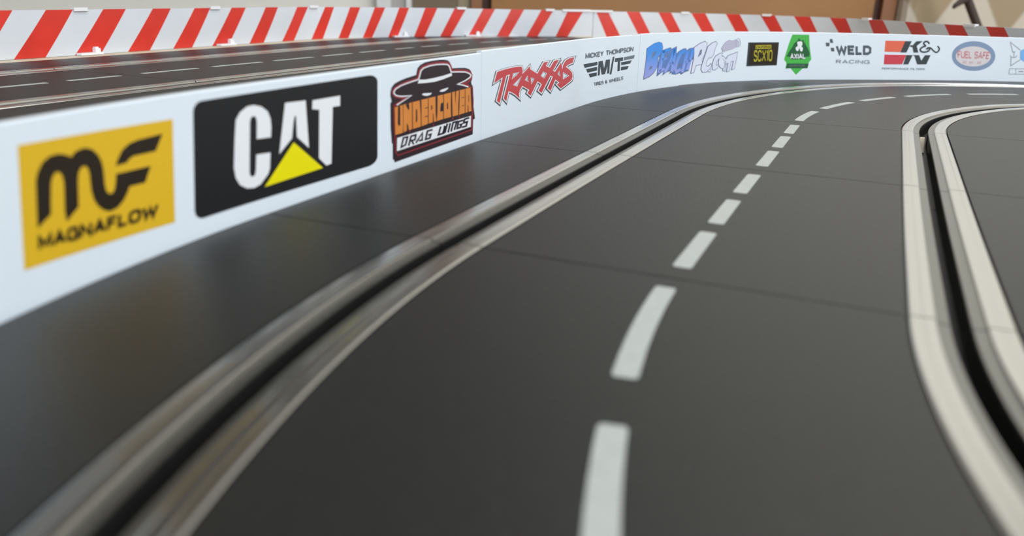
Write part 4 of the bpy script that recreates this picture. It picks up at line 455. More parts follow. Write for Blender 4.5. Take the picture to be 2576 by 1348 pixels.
  ["sticker","slateblue",[[[[451.62,22.35],[459.0,24.67],[458.45,25.16],[450.51,22.68]]],[[[459.0,24.67],[463.86,25.33],[463.81,25.9],[458.45,25.16]]],[[[463.86,25.33],[466.53,24.68],[467.37,25.03],[463.81,25.9]]],[[[466.53,24.68],[467.62,22.63],[468.65,22.6],[467.37,25.03]]],[[[467.62,22.63],[467.3,20.73],[468.31,20.53],[468.65,22.6]]],[[[467.3,20.73],[465.72,18.86],[466.65,18.54],[468.31,20.53]]],[[[465.72,18.86],[463.32,17.15],[464.4,16.92],[466.65,18.54]]],[[[463.32,17.15],[463.54,15.73],[464.59,15.66],[464.4,16.92]]],[[[463.54,15.73],[463.66,13.54],[464.72,13.39],[464.59,15.66]]],[[[463.66,13.54],[462.54,11.22],[463.54,10.94],[464.72,13.39]]],[[[462.54,11.22],[459.89,8.99],[460.76,8.58],[463.54,10.94]]],[[[459.89,8.99],[455.83,7.3],[456.5,6.8],[460.76,8.58]]],[[[455.83,7.3],[450.34,6.44],[449.08,5.66],[456.5,6.8]]],[[[450.34,6.44],[451.67,16.29],[450.56,16.41],[449.08,5.66]]],[[[451.67,16.29],[451.62,22.35],[450.51,22.68],[450.56,16.41]]],[[[468.0,20.52],[476.2,21.74],[476.95,22.44],[467.15,20.98]]],[[[476.2,21.74],[476.59,20.55],[477.31,21.36],[476.95,22.44]]],[[[476.59,20.55],[482.01,21.91],[482.93,22.78],[477.31,21.36]]],[[[482.01,21.91],[482.39,17.49],[483.06,18.58],[482.93,22.78]]],[[[482.39,17.49],[485.46,19.31],[484.78,19.76],[483.06,18.58]]],[[[485.46,19.31],[489.91,20.7],[489.52,21.25],[484.78,19.76]]],[[[489.91,20.7],[491.74,20.73],[492.44,21.3],[489.52,21.25]]],[[[491.74,20.73],[492.42,19.28],[492.95,20.19],[492.44,21.3]]],[[[492.42,19.28],[496.25,20.73],[495.82,21.28],[492.95,20.19]]],[[[496.25,20.73],[499.83,20.92],[500.75,21.54],[495.82,21.28]]],[[[499.83,20.92],[499.93,15.66],[500.87,15.39],[500.75,21.54]]],[[[499.93,15.66],[497.49,13.9],[498.39,13.6],[500.87,15.39]]],[[[497.49,13.9],[496.01,8.44],[496.87,7.95],[498.39,13.6]]],[[[496.01,8.44],[493.1,8.03],[493.58,7.49],[496.87,7.95]]],[[[493.1,8.03],[489.44,6.83],[489.25,6.07],[493.58,7.49]]],[[[489.44,6.83],[488.33,7.77],[488.03,7.11],[489.25,6.07]]],[[[488.33,7.77],[483.74,7.03],[483.94,6.45],[488.03,7.11]]],[[[483.74,7.03],[480.64,7.39],[479.52,6.97],[483.94,6.45]]],[[[480.64,7.39],[480.89,8.78],[479.76,7.85],[479.52,6.97]]],[[[480.89,8.78],[478.57,8.09],[477.33,7.2],[479.76,7.85]]],[[[478.57,8.09],[479.25,9.49],[477.86,8.71],[477.33,7.2]]],[[[479.25,9.49],[473.37,8.71],[473.96,8.19],[477.86,8.71]]],[[[473.37,8.71],[471.03,7.53],[469.98,6.56],[473.96,8.19]]],[[[471.03,7.53],[471.97,9.96],[470.85,9.02],[469.98,6.56]]],[[[471.97,9.96],[465.01,7.45],[464.05,6.46],[470.85,9.02]]],[[[465.01,7.45],[465.14,12.04],[464.09,12.17],[464.05,6.46]]],[[[465.14,12.04],[466.73,18.38],[465.71,18.58],[464.09,12.17]]],[[[466.73,18.38],[468.0,20.52],[467.15,20.98],[465.71,18.58]]],[[[500.73,21.28],[505.88,23.35],[505.24,23.98],[499.53,21.69]]],[[[505.88,23.35],[509.87,24.32],[509.96,25.14],[505.24,23.98]]],[[[509.87,24.32],[511.16,23.63],[512.29,23.89],[509.96,25.14]]],[[[511.16,23.63],[511.05,21.03],[512.16,20.86],[512.29,23.89]]],[[[511.05,21.03],[509.78,17.36],[510.87,17.07],[512.16,20.86]]],[[[509.78,17.36],[507.96,14.3],[509.12,14.1],[510.87,17.07]]],[[[507.96,14.3],[508.33,11.88],[509.55,11.28],[509.12,14.1]]],[[[508.33,11.88],[502.41,11.18],[503.48,10.56],[509.55,11.28]]],[[[502.41,11.18],[501.47,7.21],[502.54,6.58],[503.48,10.56]]],[[[501.47,7.21],[499.81,7.01],[498.44,6.1],[502.54,6.58]]],[[[499.81,7.01],[501.24,15.59],[500.06,15.72],[498.44,6.1]]],[[[501.24,15.59],[500.73,21.28],[499.53,21.69],[500.06,15.72]]],[[[513.47,21.4],[516.93,23.46],[516.29,24.1],[512.46,21.83]]],[[[516.93,23.46],[519.54,24.01],[519.84,24.85],[516.29,24.1]]],[[[519.54,24.01],[520.3,23.33],[521.48,23.37],[519.84,24.85]]],[[[520.3,23.33],[518.73,20.42],[519.78,20.17],[521.48,23.37]]],[[[518.73,20.42],[518.18,17.15],[519.22,16.82],[519.78,20.17]]],[[[518.18,17.15],[516.5,15.47],[517.19,14.78],[519.22,16.82]]],[[[516.5,15.47],[513.94,15.3],[514.76,14.62],[517.19,14.78]]],[[[513.94,15.3],[512.32,12.75],[513.43,12.51],[514.76,14.62]]],[[[512.32,12.75],[512.31,10.03],[513.42,10.46],[513.43,12.51]]],[[[512.31,10.03],[514.97,9.27],[514.58,10.12],[513.42,10.46]]],[[[514.97,9.27],[517.26,10.87],[516.87,11.72],[514.58,10.12]]],[[[517.26,10.87],[517.3,10.85],[518.68,11.2],[516.87,11.72]]],[[[517.3,10.85],[516.26,8.89],[517.22,8.44],[518.68,11.2]]],[[[516.26,8.89],[513.48,6.97],[514.09,6.26],[517.22,8.44]]],[[[513.48,6.97],[510.69,6.88],[510.25,6.14],[514.09,6.26]]],[[[510.69,6.88],[509.31,8.09],[508.16,7.95],[510.25,6.14]]],[[[509.31,8.09],[509.35,10.06],[508.21,10.26],[508.16,7.95]]],[[[509.35,10.06],[510.94,14.25],[509.84,14.5],[508.21,10.26]]],[[[510.94,14.25],[513.47,21.4],[512.46,21.83],[509.84,14.5]]],[[[521.04,15.49],[524.39,17.0],[523.98,17.66],[520.24,15.99]]],[[[524.39,17.0],[525.57,17.05],[526.83,17.78],[523.98,17.66]]],[[[525.57,17.05],[525.05,15.59],[525.92,15.18],[526.83,17.78]]],[[[525.05,15.59],[522.25,13.74],[523.12,13.32],[525.92,15.18]]],[[[522.25,13.74],[521.15,11.2],[522.17,11.1],[523.12,13.32]]],[[[521.15,11.2],[521.94,9.38],[522.44,10.48],[522.17,11.1]]],[[[521.94,9.38],[523.55,10.26],[524.67,11.42],[522.44,10.48]]],[[[523.55,10.26],[522.96,8.92],[523.84,8.45],[524.67,11.42]]],[[[522.96,8.92],[520.7,7.94],[520.9,7.18],[523.84,8.45]]],[[[520.7,7.94],[519.43,8.32],[518.5,7.89],[520.9,7.18]]],[[[519.43,8.32],[519.11,10.47],[518.1,10.58],[518.5,7.89]]],[[[519.11,10.47],[519.69,13.49],[518.71,13.76],[518.1,10.58]]],[[[519.69,13.49],[521.04,15.49],[520.24,15.99],[518.71,13.76]]],[[[531.46,15.47],[537.78,17.28],[538.76,18.33],[530.74,16.03]]],[[[537.78,17.28],[537.53,13.26],[538.44,13.12],[538.76,18.33]]],[[[537.53,13.26],[536.88,8.1],[537.74,7.55],[538.44,13.12]]],[[[536.88,8.1],[535.96,7.88],[534.9,6.88],[537.74,7.55]]],[[[535.96,7.88],[536.63,13.21],[535.58,12.27],[534.9,6.88]]],[[[536.63,13.21],[533.46,12.58],[534.34,12.02],[535.58,12.27]]],[[[533.46,12.58],[532.84,6.76],[533.72,6.14],[534.34,12.02]]],[[[532.84,6.76],[531.86,6.67],[530.79,5.86],[533.72,6.14]]],[[[531.86,6.67],[532.58,12.15],[531.49,11.07],[530.79,5.86]]],[[[532.58,12.15],[530.01,11.42],[530.89,10.9],[531.49,11.07]]],[[[530.01,11.42],[529.36,7.08],[530.19,6.26],[530.89,10.9]]],[[[529.36,7.08],[528.6,7.21],[527.53,6.72],[530.19,6.26]]],[[[528.6,7.21],[529.66,12.75],[528.75,13.03],[527.53,6.72]]],[[[529.66,12.75],[531.46,15.47],[530.74,16.03],[528.75,13.03]]],[[[529.71,11.91],[529.75,11.37],[530.69,11.28],[530.64,11.88]]],[[[529.75,11.37],[529.72,10.85],[530.65,10.69],[530.69,11.28]]],[[[529.72,10.85],[529.62,10.36],[530.53,10.13],[530.65,10.69]]],[[[529.62,10.36],[529.44,9.91],[530.33,9.61],[530.53,10.13]]],[[[529.44,9.91],[529.2,9.53],[530.05,9.14],[530.33,9.61]]],[[[529.2,9.53],[528.92,9.2],[529.69,8.73],[530.05,9.14]]],[[[528.92,9.2],[528.59,8.95],[529.25,8.4],[529.69,8.73]]],[[[528.59,8.95],[528.23,8.78],[528.75,8.16],[529.25,8.4]]],[[[528.23,8.78],[527.86,8.69],[528.19,8.01],[528.75,8.16]]],[[[527.86,8.69],[527.48,8.66],[527.58,7.97],[528.19,8.01]]],[[[527.48,8.66],[527.09,8.71],[526.95,8.05],[527.58,7.97]]],[[[527.09,8.71],[526.68,8.83],[526.34,8.23],[526.95,8.05]]],[[[526.68,8.83],[526.27,9.02],[525.75,8.5],[526.34,8.23]]],[[[526.27,9.02],[525.86,9.29],[525.21,8.86],[525.75,8.5]]],[[[525.86,9.29],[525.47,9.63],[524.71,9.28],[525.21,8.86]]],[[[525.47,9.63],[525.11,10.03],[524.28,9.77],[524.71,9.28]]],[[[525.11,10.03],[524.8,10.49],[523.92,10.3],[524.28,9.77]]],[[[524.8,10.49],[524.55,10.98],[523.63,10.87],[523.92,10.3]]],[[[524.55,10.98],[524.36,11.51],[523.41,11.47],[523.63,10.87]]],[[[524.36,11.51],[524.25,12.04],[523.28,12.07],[523.41,11.47]]],[[[524.25,12.04],[524.2,12.58],[523.24,12.67],[523.28,12.07]]],[[[524.2,12.58],[524.24,13.09],[523.28,13.25],[523.24,12.67]]],[[[524.24,13.09],[524.35,13.58],[523.4,13.81],[523.28,13.25]]],[[[524.35,13.58],[524.53,14.02],[523.62,14.32],[523.4,13.81]]],[[[524.53,14.02],[524.77,14.4],[523.91,14.79],[523.62,14.32]]],[[[524.77,14.4],[525.06,14.72],[524.28,15.19],[523.91,14.79]]],[[[525.06,14.72],[525.4,14.97],[524.72,15.51],[524.28,15.19]]],[[[525.4,14.97],[525.76,15.14],[525.24,15.76],[524.72,15.51]]],[[[525.76,15.14],[526.13,15.24],[525.81,15.9],[525.24,15.76]]],[[[526.13,15.24],[526.52,15.26],[526.42,15.94],[525.81,15.9]]],[[[526.52,15.26],[526.91,15.22],[527.04,15.88],[526.42,15.94]]],[[[526.91,15.22],[527.31,15.11],[527.65,15.7],[527.04,15.88]]],[[[527.31,15.11],[527.72,14.92],[528.23,15.44],[527.65,15.7]]],[[[527.72,14.92],[528.12,14.65],[528.76,15.09],[528.23,15.44]]],[[[528.12,14.65],[528.51,14.32],[529.24,14.67],[528.76,15.09]]],[[[528.51,14.32],[528.86,13.92],[529.67,14.18],[529.24,14.67]]],[[[528.86,13.92],[529.16,13.46],[530.02,13.65],[529.67,14.18]]],[[[529.16,13.46],[529.41,12.97],[530.3,13.08],[530.02,13.65]]],[[[529.41,12.97],[529.6,12.44],[530.51,12.49],[530.3,13.08]]],[[[529.6,12.44],[529.71,11.91],[530.64,11.88],[530.51,12.49]]],[[[451.06,22.51],[458.73,24.92],[463.84,25.62],[466.95,24.86],[468.14,22.61],[467.81,20.63],[466.19,18.7],[463.86,17.04],[464.07,15.7],[464.19,13.47],[463.04,11.08],[460.32,8.79],[456.17,7.05],[449.72,6.05],[451.11,16.35]]],[[[467.58,20.75],[476.57,22.09],[476.95,20.96],[482.47,22.34],[482.72,18.03],[485.12,19.53],[489.72,20.97],[492.09,21.01],[492.69,19.73],[496.04,21.01],[500.29,21.23],[500.4,15.52],[497.94,13.75],[496.44,8.2],[493.34,7.76],[489.34,6.45],[488.18,7.44],[483.84,6.74],[480.08,7.18],[480.32,8.32],[477.96,7.64],[478.56,9.1],[473.66,8.45],[470.5,7.05],[471.41,9.49],[464.53,6.96],[464.61,12.11],[466.22,18.48]]],[[[500.14,21.49],[505.56,23.66],[509.91,24.73],[511.73,23.76],[511.61,20.95],[510.33,17.21],[508.54,14.2],[508.94,11.58],[502.94,10.87],[502.0,6.89],[499.13,6.56],[500.65,15.66]]],[[[512.97,21.62],[516.61,23.78],[519.69,24.43],[520.89,23.35],[519.26,20.3],[518.7,16.98],[516.84,15.13],[514.35,14.96],[512.87,12.63],[512.87,10.24],[514.78,9.7],[517.06,11.29],[518.0,11.02],[516.74,8.66],[513.78,6.61],[510.47,6.51],[508.73,8.02],[508.78,10.16],[510.39,14.37]]]]],
  ["letter_backing","midblue",[[[[467.43,20.89],[476.43,22.23],[476.81,21.1],[482.32,22.48],[482.58,18.17],[484.98,19.68],[489.57,21.12],[491.95,21.16],[492.54,19.87],[495.9,21.15],[500.15,21.37],[500.26,15.67],[497.8,13.89],[496.3,8.34],[493.2,7.91],[489.2,6.59],[488.04,7.59],[483.69,6.89],[479.94,7.33],[480.18,8.46],[477.81,7.79],[478.41,9.24],[473.52,8.6],[470.36,7.19],[471.26,9.63],[464.38,7.1],[464.46,12.25],[466.07,18.62]],[[470.08,17.33],[474.13,18.28],[474.3,17.15],[470.2,16.55]],[[470.82,15.29],[472.85,15.75],[472.53,15.09],[471.07,15.0]],[[485.32,12.23],[488.03,12.91],[487.87,11.3],[484.54,10.65]],[[489.45,16.77],[490.08,17.89],[490.51,17.65],[489.76,16.06]]]]],
  ["lettering","beachblue",[[[[450.91,22.65],[458.58,25.05],[463.68,25.75],[466.8,24.99],[467.99,22.75],[467.66,20.77],[466.04,18.84],[463.71,17.18],[463.92,15.84],[464.04,13.61],[462.89,11.22],[460.17,8.93],[456.01,7.19],[449.56,6.2],[450.95,16.49]],[[458.4,20.49],[461.2,20.81],[460.37,19.09],[456.76,16.85],[457.28,19.23]],[[455.64,12.52],[458.26,12.81],[457.61,11.3],[454.78,10.81]]],[[[468.02,20.95],[466.65,15.88],[469.8,15.38],[471.14,20.48]]],[[[466.65,15.88],[464.7,8.81],[467.9,8.27],[469.8,15.38]]],[[[469.06,19.29],[476.52,20.61],[475.3,22.03],[467.83,20.7]]],[[[469.39,14.88],[473.92,15.86],[472.65,17.13],[468.11,16.16]]],[[[467.58,8.53],[472.71,10.06],[471.01,11.41],[465.86,9.88]]],[[[479.38,21.68],[476.25,15.09],[478.89,14.41],[482.03,21.11]]],[[[476.25,15.09],[471.32,8.61],[473.95,7.82],[478.89,14.41]]],[[[479.31,21.3],[479.52,16.57],[482.5,16.26],[482.28,21.1]]],[[[479.52,16.57],[478.21,8.58],[481.2,8.13],[482.5,16.26]]],[[[477.24,12.31],[481.4,12.91],[480.5,14.12],[476.34,13.51]]],[[[490.92,20.75],[485.95,19.3],[488.33,18.07],[492.48,19.29]]],[[[485.95,19.3],[482.84,14.33],[485.63,13.67],[488.33,18.07]]],[[[482.84,14.33],[481.3,9.95],[484.33,9.92],[485.63,13.67]]],[[[481.3,9.95],[484.11,6.8],[484.97,9.2],[484.33,9.92]]],[[[484.11,6.8],[489.41,8.73],[487.6,10.15],[484.97,9.2]]],[[[492.7,19.85],[490.93,13.92],[493.7,13.39],[495.45,19.35]]],[[[490.93,13.92],[488.96,7.75],[491.76,7.18],[493.7,13.39]]],[[[497.63,20.74],[495.93,14.67],[498.73,14.09],[500.43,20.24]]],[[[495.93,14.67],[493.72,9.07],[496.52,8.42],[498.73,14.09]]],[[[493.0,12.51],[497.77,13.5],[496.79,14.7],[492.0,13.71]]]]],
  ["pale_lettering","paleblue",[[[[500.14,21.49],[505.56,23.66],[509.91,24.73],[511.73,23.76],[511.61,20.95],[510.33,17.21],[508.54,14.2],[508.94,11.58],[502.94,10.87],[502.0,6.89],[499.13,6.56],[500.65,15.66]],[[505.96,19.92],[507.63,20.11],[507.31,17.31],[504.15,15.53]]],[[[512.97,21.62],[516.61,23.78],[519.69,24.43],[520.89,23.35],[519.26,20.3],[518.7,16.98],[516.84,15.13],[514.35,14.96],[512.87,12.63],[512.87,10.24],[514.78,9.7],[517.06,11.29],[518.0,11.02],[516.74,8.66],[513.78,6.61],[510.47,6.51],[508.73,8.02],[508.78,10.16],[510.39,14.37]]],[[[520.64,15.74],[524.18,17.33],[526.2,17.41],[525.49,15.38],[522.69,13.53],[521.66,11.15],[522.19,9.93],[524.11,10.84],[523.4,8.68],[520.8,7.56],[518.96,8.1],[518.6,10.52],[519.2,13.62]]],[[[530.18,11.89],[530.22,11.32],[530.19,10.77],[530.08,10.24],[529.89,9.76],[529.63,9.33],[529.3,8.97],[528.92,8.68],[528.49,8.47],[528.03,8.35],[527.53,8.32],[527.02,8.38],[526.51,8.53],[526.01,8.76],[525.53,9.07],[525.09,9.46],[524.7,9.9],[524.36,10.4],[524.09,10.93],[523.89,11.49],[523.76,12.06],[523.72,12.62],[523.76,13.17],[523.88,13.69],[524.07,14.17],[524.34,14.59],[524.67,14.95],[525.06,15.24],[525.5,15.45],[525.97,15.57],[526.47,15.6],[526.97,15.55],[527.48,15.4],[527.98,15.18],[528.44,14.87],[528.87,14.49],[529.26,14.05],[529.59,13.56],[529.86,13.03],[530.06,12.47]],[[528.36,12.3],[528.39,12.02],[528.39,11.74],[528.36,11.48],[528.31,11.23],[528.23,11.02],[528.13,10.84],[528.01,10.69],[527.87,10.58],[527.71,10.52],[527.55,10.5],[527.37,10.53],[527.2,10.6],[527.03,10.72],[526.86,10.87],[526.7,11.06],[526.56,11.28],[526.44,11.53],[526.34,11.79],[526.26,12.07],[526.2,12.35],[526.17,12.64],[526.17,12.91],[526.2,13.18],[526.25,13.42],[526.33,13.63],[526.43,13.81],[526.55,13.96],[526.69,14.06],[526.85,14.13],[527.01,14.15],[527.19,14.12],[527.36,14.05],[527.53,13.94],[527.7,13.78],[527.86,13.6],[528.0,13.38],[528.12,13.13],[528.22,12.87],[528.3,12.59]]],[[[531.1,15.75],[538.27,17.81],[537.98,13.19],[537.31,7.82],[535.43,7.38],[536.11,12.74],[533.9,12.3],[533.28,6.45],[531.32,6.26],[532.03,11.61],[530.45,11.16],[529.78,6.67],[528.06,6.96],[529.2,12.89]]],[[[517.95,7.3],[517.95,7.17],[517.92,7.06],[517.85,6.95],[517.75,6.85],[517.63,6.76],[517.48,6.69],[517.3,6.63],[517.11,6.59],[516.91,6.57],[516.69,6.57],[516.48,6.59],[516.26,6.63],[516.06,6.68],[515.86,6.75],[515.69,6.84],[515.53,6.93],[515.4,7.04],[515.3,7.16],[515.23,7.28],[515.2,7.4],[515.19,7.52],[515.23,7.64],[515.29,7.74],[515.39,7.84],[515.52,7.93],[515.68,8.0],[515.85,8.06],[516.05,8.1],[516.25,8.12],[516.46,8.12],[516.68,8.1],[516.89,8.07],[517.1,8.01],[517.29,7.94],[517.46,7.86],[517.62,7.76],[517.75,7.65],[517.84,7.54],[517.91,7.42]]]]],
  ["telescope","lilac",[[[[526.38,18.49],[525.05,20.66],[527.6,23.84],[530.37,25.24],[533.38,24.73],[536.49,25.54],[538.63,24.08],[538.63,21.91],[534.08,20.04]]]]],
  ["telescope_outline","softlilac",[[[[526.47,18.63],[525.24,20.64],[524.86,20.68],[526.29,18.34]]],[[[525.24,20.64],[527.73,23.75],[527.47,23.93],[524.86,20.68]]],[[[527.73,23.75],[530.42,25.11],[530.32,25.37],[527.47,23.93]]],[[[530.42,25.11],[533.41,24.6],[533.36,24.85],[530.32,25.37]]],[[[533.41,24.6],[536.47,25.4],[536.51,25.68],[533.36,24.85]]],[[[536.47,25.4],[538.47,24.04],[538.8,24.12],[536.51,25.68]]],[[[538.47,24.04],[538.47,21.99],[538.79,21.84],[538.8,24.12]]],[[[538.47,21.99],[534.0,20.15],[534.15,19.93],[538.79,21.84]]],[[[534.0,20.15],[526.47,18.63],[526.29,18.34],[534.15,19.93]]],[[[539.77,23.59],[539.8,23.2],[540.12,23.18],[540.09,23.59]]],[[[539.8,23.2],[539.79,22.83],[540.11,22.78],[540.12,23.18]]],[[[539.79,22.83],[539.74,22.47],[540.06,22.41],[540.11,22.78]]],[[[539.74,22.47],[539.64,22.15],[539.95,22.05],[540.06,22.41]]],[[[539.64,22.15],[539.5,21.86],[539.8,21.74],[539.95,22.05]]],[[[539.5,21.86],[539.32,21.62],[539.6,21.47],[539.8,21.74]]],[[[539.32,21.62],[539.12,21.43],[539.37,21.25],[539.6,21.47]]],[[[539.12,21.43],[538.9,21.3],[539.09,21.08],[539.37,21.25]]],[[[538.9,21.3],[538.66,21.22],[538.78,20.98],[539.09,21.08]]],[[[538.66,21.22],[538.42,21.19],[538.45,20.95],[538.78,20.98]]],[[[538.42,21.19],[538.17,21.22],[538.11,20.99],[538.45,20.95]]],[[[538.17,21.22],[537.91,21.31],[537.77,21.1],[538.11,20.99]]],[[[537.91,21.31],[537.64,21.45],[537.45,21.27],[537.77,21.1]]],[[[537.64,21.45],[537.38,21.64],[537.15,21.5],[537.45,21.27]]],[[[537.38,21.64],[537.14,21.89],[536.87,21.77],[537.15,21.5]]],[[[537.14,21.89],[536.91,22.18],[536.63,22.09],[536.87,21.77]]],[[[536.91,22.18],[536.72,22.51],[536.42,22.44],[536.63,22.09]]],[[[536.72,22.51],[536.56,22.86],[536.25,22.82],[536.42,22.44]]],[[[536.56,22.86],[536.43,23.24],[536.12,23.22],[536.25,22.82]]],[[[536.43,23.24],[536.36,23.62],[536.03,23.63],[536.12,23.22]]],[[[536.36,23.62],[536.32,24.01],[536.0,24.03],[536.03,23.63]]],[[[536.32,24.01],[536.33,24.38],[536.01,24.43],[536.0,24.03]]],[[[536.33,24.38],[536.39,24.73],[536.07,24.8],[536.01,24.43]]],[[[536.39,24.73],[536.49,25.06],[536.18,25.15],[536.07,24.8]]],[[[536.49,25.06],[536.63,25.34],[536.33,25.46],[536.18,25.15]]],[[[536.63,25.34],[536.8,25.58],[536.53,25.73],[536.33,25.46]]],[[[536.8,25.58],[537.0,25.77],[536.76,25.95],[536.53,25.73]]],[[[537.0,25.77],[537.23,25.91],[537.03,26.12],[536.76,25.95]]],[[[537.23,25.91],[537.46,25.98],[537.34,26.22],[537.03,26.12]]],[[[537.46,25.98],[537.71,26.01],[537.67,26.25],[537.34,26.22]]],[[[537.71,26.01],[537.96,25.98],[538.01,26.21],[537.67,26.25]]],[[[537.96,25.98],[538.22,25.9],[538.35,26.11],[538.01,26.21]]],[[[538.22,25.9],[538.48,25.76],[538.67,25.94],[538.35,26.11]]],[[[538.48,25.76],[538.74,25.57],[538.97,25.71],[538.67,25.94]]],[[[538.74,25.57],[538.98,25.32],[539.25,25.44],[538.97,25.71]]],[[[538.98,25.32],[539.21,25.03],[539.49,25.12],[539.25,25.44]]],[[[539.21,25.03],[539.4,24.71],[539.7,24.77],[539.49,25.12]]],[[[539.4,24.71],[539.56,24.35],[539.88,24.39],[539.7,24.77]]],[[[539.56,24.35],[539.69,23.98],[540.0,23.99],[539.88,24.39]]],[[[539.69,23.98],[539.77,23.59],[540.09,23.59],[540.0,23.99]]],[[[517.77,7.3],[517.77,7.2],[518.13,7.15],[518.13,7.29]]],[[[517.77,7.2],[517.74,7.11],[518.09,7.01],[518.13,7.15]]],[[[517.74,7.11],[517.69,7.02],[518.02,6.88],[518.09,7.01]]],[[[517.69,7.02],[517.61,6.93],[517.9,6.76],[518.02,6.88]]],[[[517.61,6.93],[517.5,6.86],[517.76,6.66],[517.9,6.76]]],[[[517.5,6.86],[517.37,6.8],[517.59,6.58],[517.76,6.66]]],[[[517.37,6.8],[517.21,6.75],[517.39,6.52],[517.59,6.58]]],[[[517.21,6.75],[517.05,6.71],[517.18,6.47],[517.39,6.52]]],[[[517.05,6.71],[516.86,6.69],[516.95,6.45],[517.18,6.47]]],[[[516.86,6.69],[516.68,6.69],[516.71,6.45],[516.95,6.45]]],[[[516.68,6.69],[516.48,6.71],[516.47,6.47],[516.71,6.45]]],[[[516.48,6.71],[516.29,6.74],[516.23,6.51],[516.47,6.47]]],[[[516.29,6.74],[516.11,6.79],[516.0,6.57],[516.23,6.51]]],[[[516.11,6.79],[515.95,6.85],[515.78,6.65],[516.0,6.57]]],[[[515.95,6.85],[515.79,6.92],[515.58,6.75],[515.78,6.65]]],[[[515.79,6.92],[515.66,7.01],[515.4,6.86],[515.58,6.75]]],[[[515.66,7.01],[515.55,7.1],[515.25,6.99],[515.4,6.86]]],[[[515.55,7.1],[515.46,7.19],[515.13,7.12],[515.25,6.99]]],[[[515.46,7.19],[515.41,7.29],[515.05,7.26],[515.13,7.12]]],[[[515.41,7.29],[515.38,7.39],[515.01,7.41],[515.05,7.26]]],[[[515.38,7.39],[515.38,7.49],[515.01,7.55],[515.01,7.41]]],[[[515.38,7.49],[515.41,7.59],[515.05,7.69],[515.01,7.55]]],[[[515.41,7.59],[515.46,7.68],[515.13,7.81],[515.05,7.69]]],[[[515.46,7.68],[515.54,7.76],[515.24,7.93],[515.13,7.81]]],[[[515.54,7.76],[515.65,7.83],[515.39,8.03],[515.24,7.93]]],[[[515.65,7.83],[515.79,7.9],[515.56,8.11],[515.39,8.03]]],[[[515.79,7.9],[515.94,7.95],[515.76,8.17],[515.56,8.11]]],[[[515.94,7.95],[516.11,7.98],[515.98,8.22],[515.76,8.17]]],[[[516.11,7.98],[516.29,8.0],[516.21,8.24],[515.98,8.22]]],[[[516.29,8.0],[516.48,8.0],[516.44,8.24],[516.21,8.24]]],[[[516.48,8.0],[516.67,7.98],[516.68,8.22],[516.44,8.24]]],[[[516.67,7.98],[516.86,7.95],[516.92,8.18],[516.68,8.22]]],[[[516.86,7.95],[517.04,7.91],[517.15,8.12],[516.92,8.18]]],[[[517.04,7.91],[517.21,7.84],[517.37,8.04],[517.15,8.12]]],[[[517.21,7.84],[517.36,7.77],[517.57,7.95],[517.37,8.04]]],[[[517.36,7.77],[517.49,7.69],[517.74,7.84],[517.57,7.95]]],[[[517.49,7.69],[517.6,7.6],[517.89,7.71],[517.74,7.84]]],[[[517.6,7.6],[517.68,7.5],[518.01,7.58],[517.89,7.71]]],[[[517.68,7.5],[517.74,7.4],[518.09,7.43],[518.01,7.58]]],[[[517.74,7.4],[517.77,7.3],[518.13,7.29],[518.09,7.43]]],[[[528.17,22.18],[533.04,23.09],[532.95,23.28],[528.08,22.37]]]]]],
 "sticker_7":[
  ["sticker","charcoal",[[[[546.31,23.67],[570.53,23.66],[571.05,9.32],[546.86,9.07]]]]],
  ["panel","brownblack",[[[[547.93,23.16],[570.17,22.9],[570.5,9.72],[548.29,9.89]]]]],
  ["yellow_bar","olive",[[[[552.31,22.0],[564.77,22.04],[565.06,19.76],[552.52,19.61]]]]],
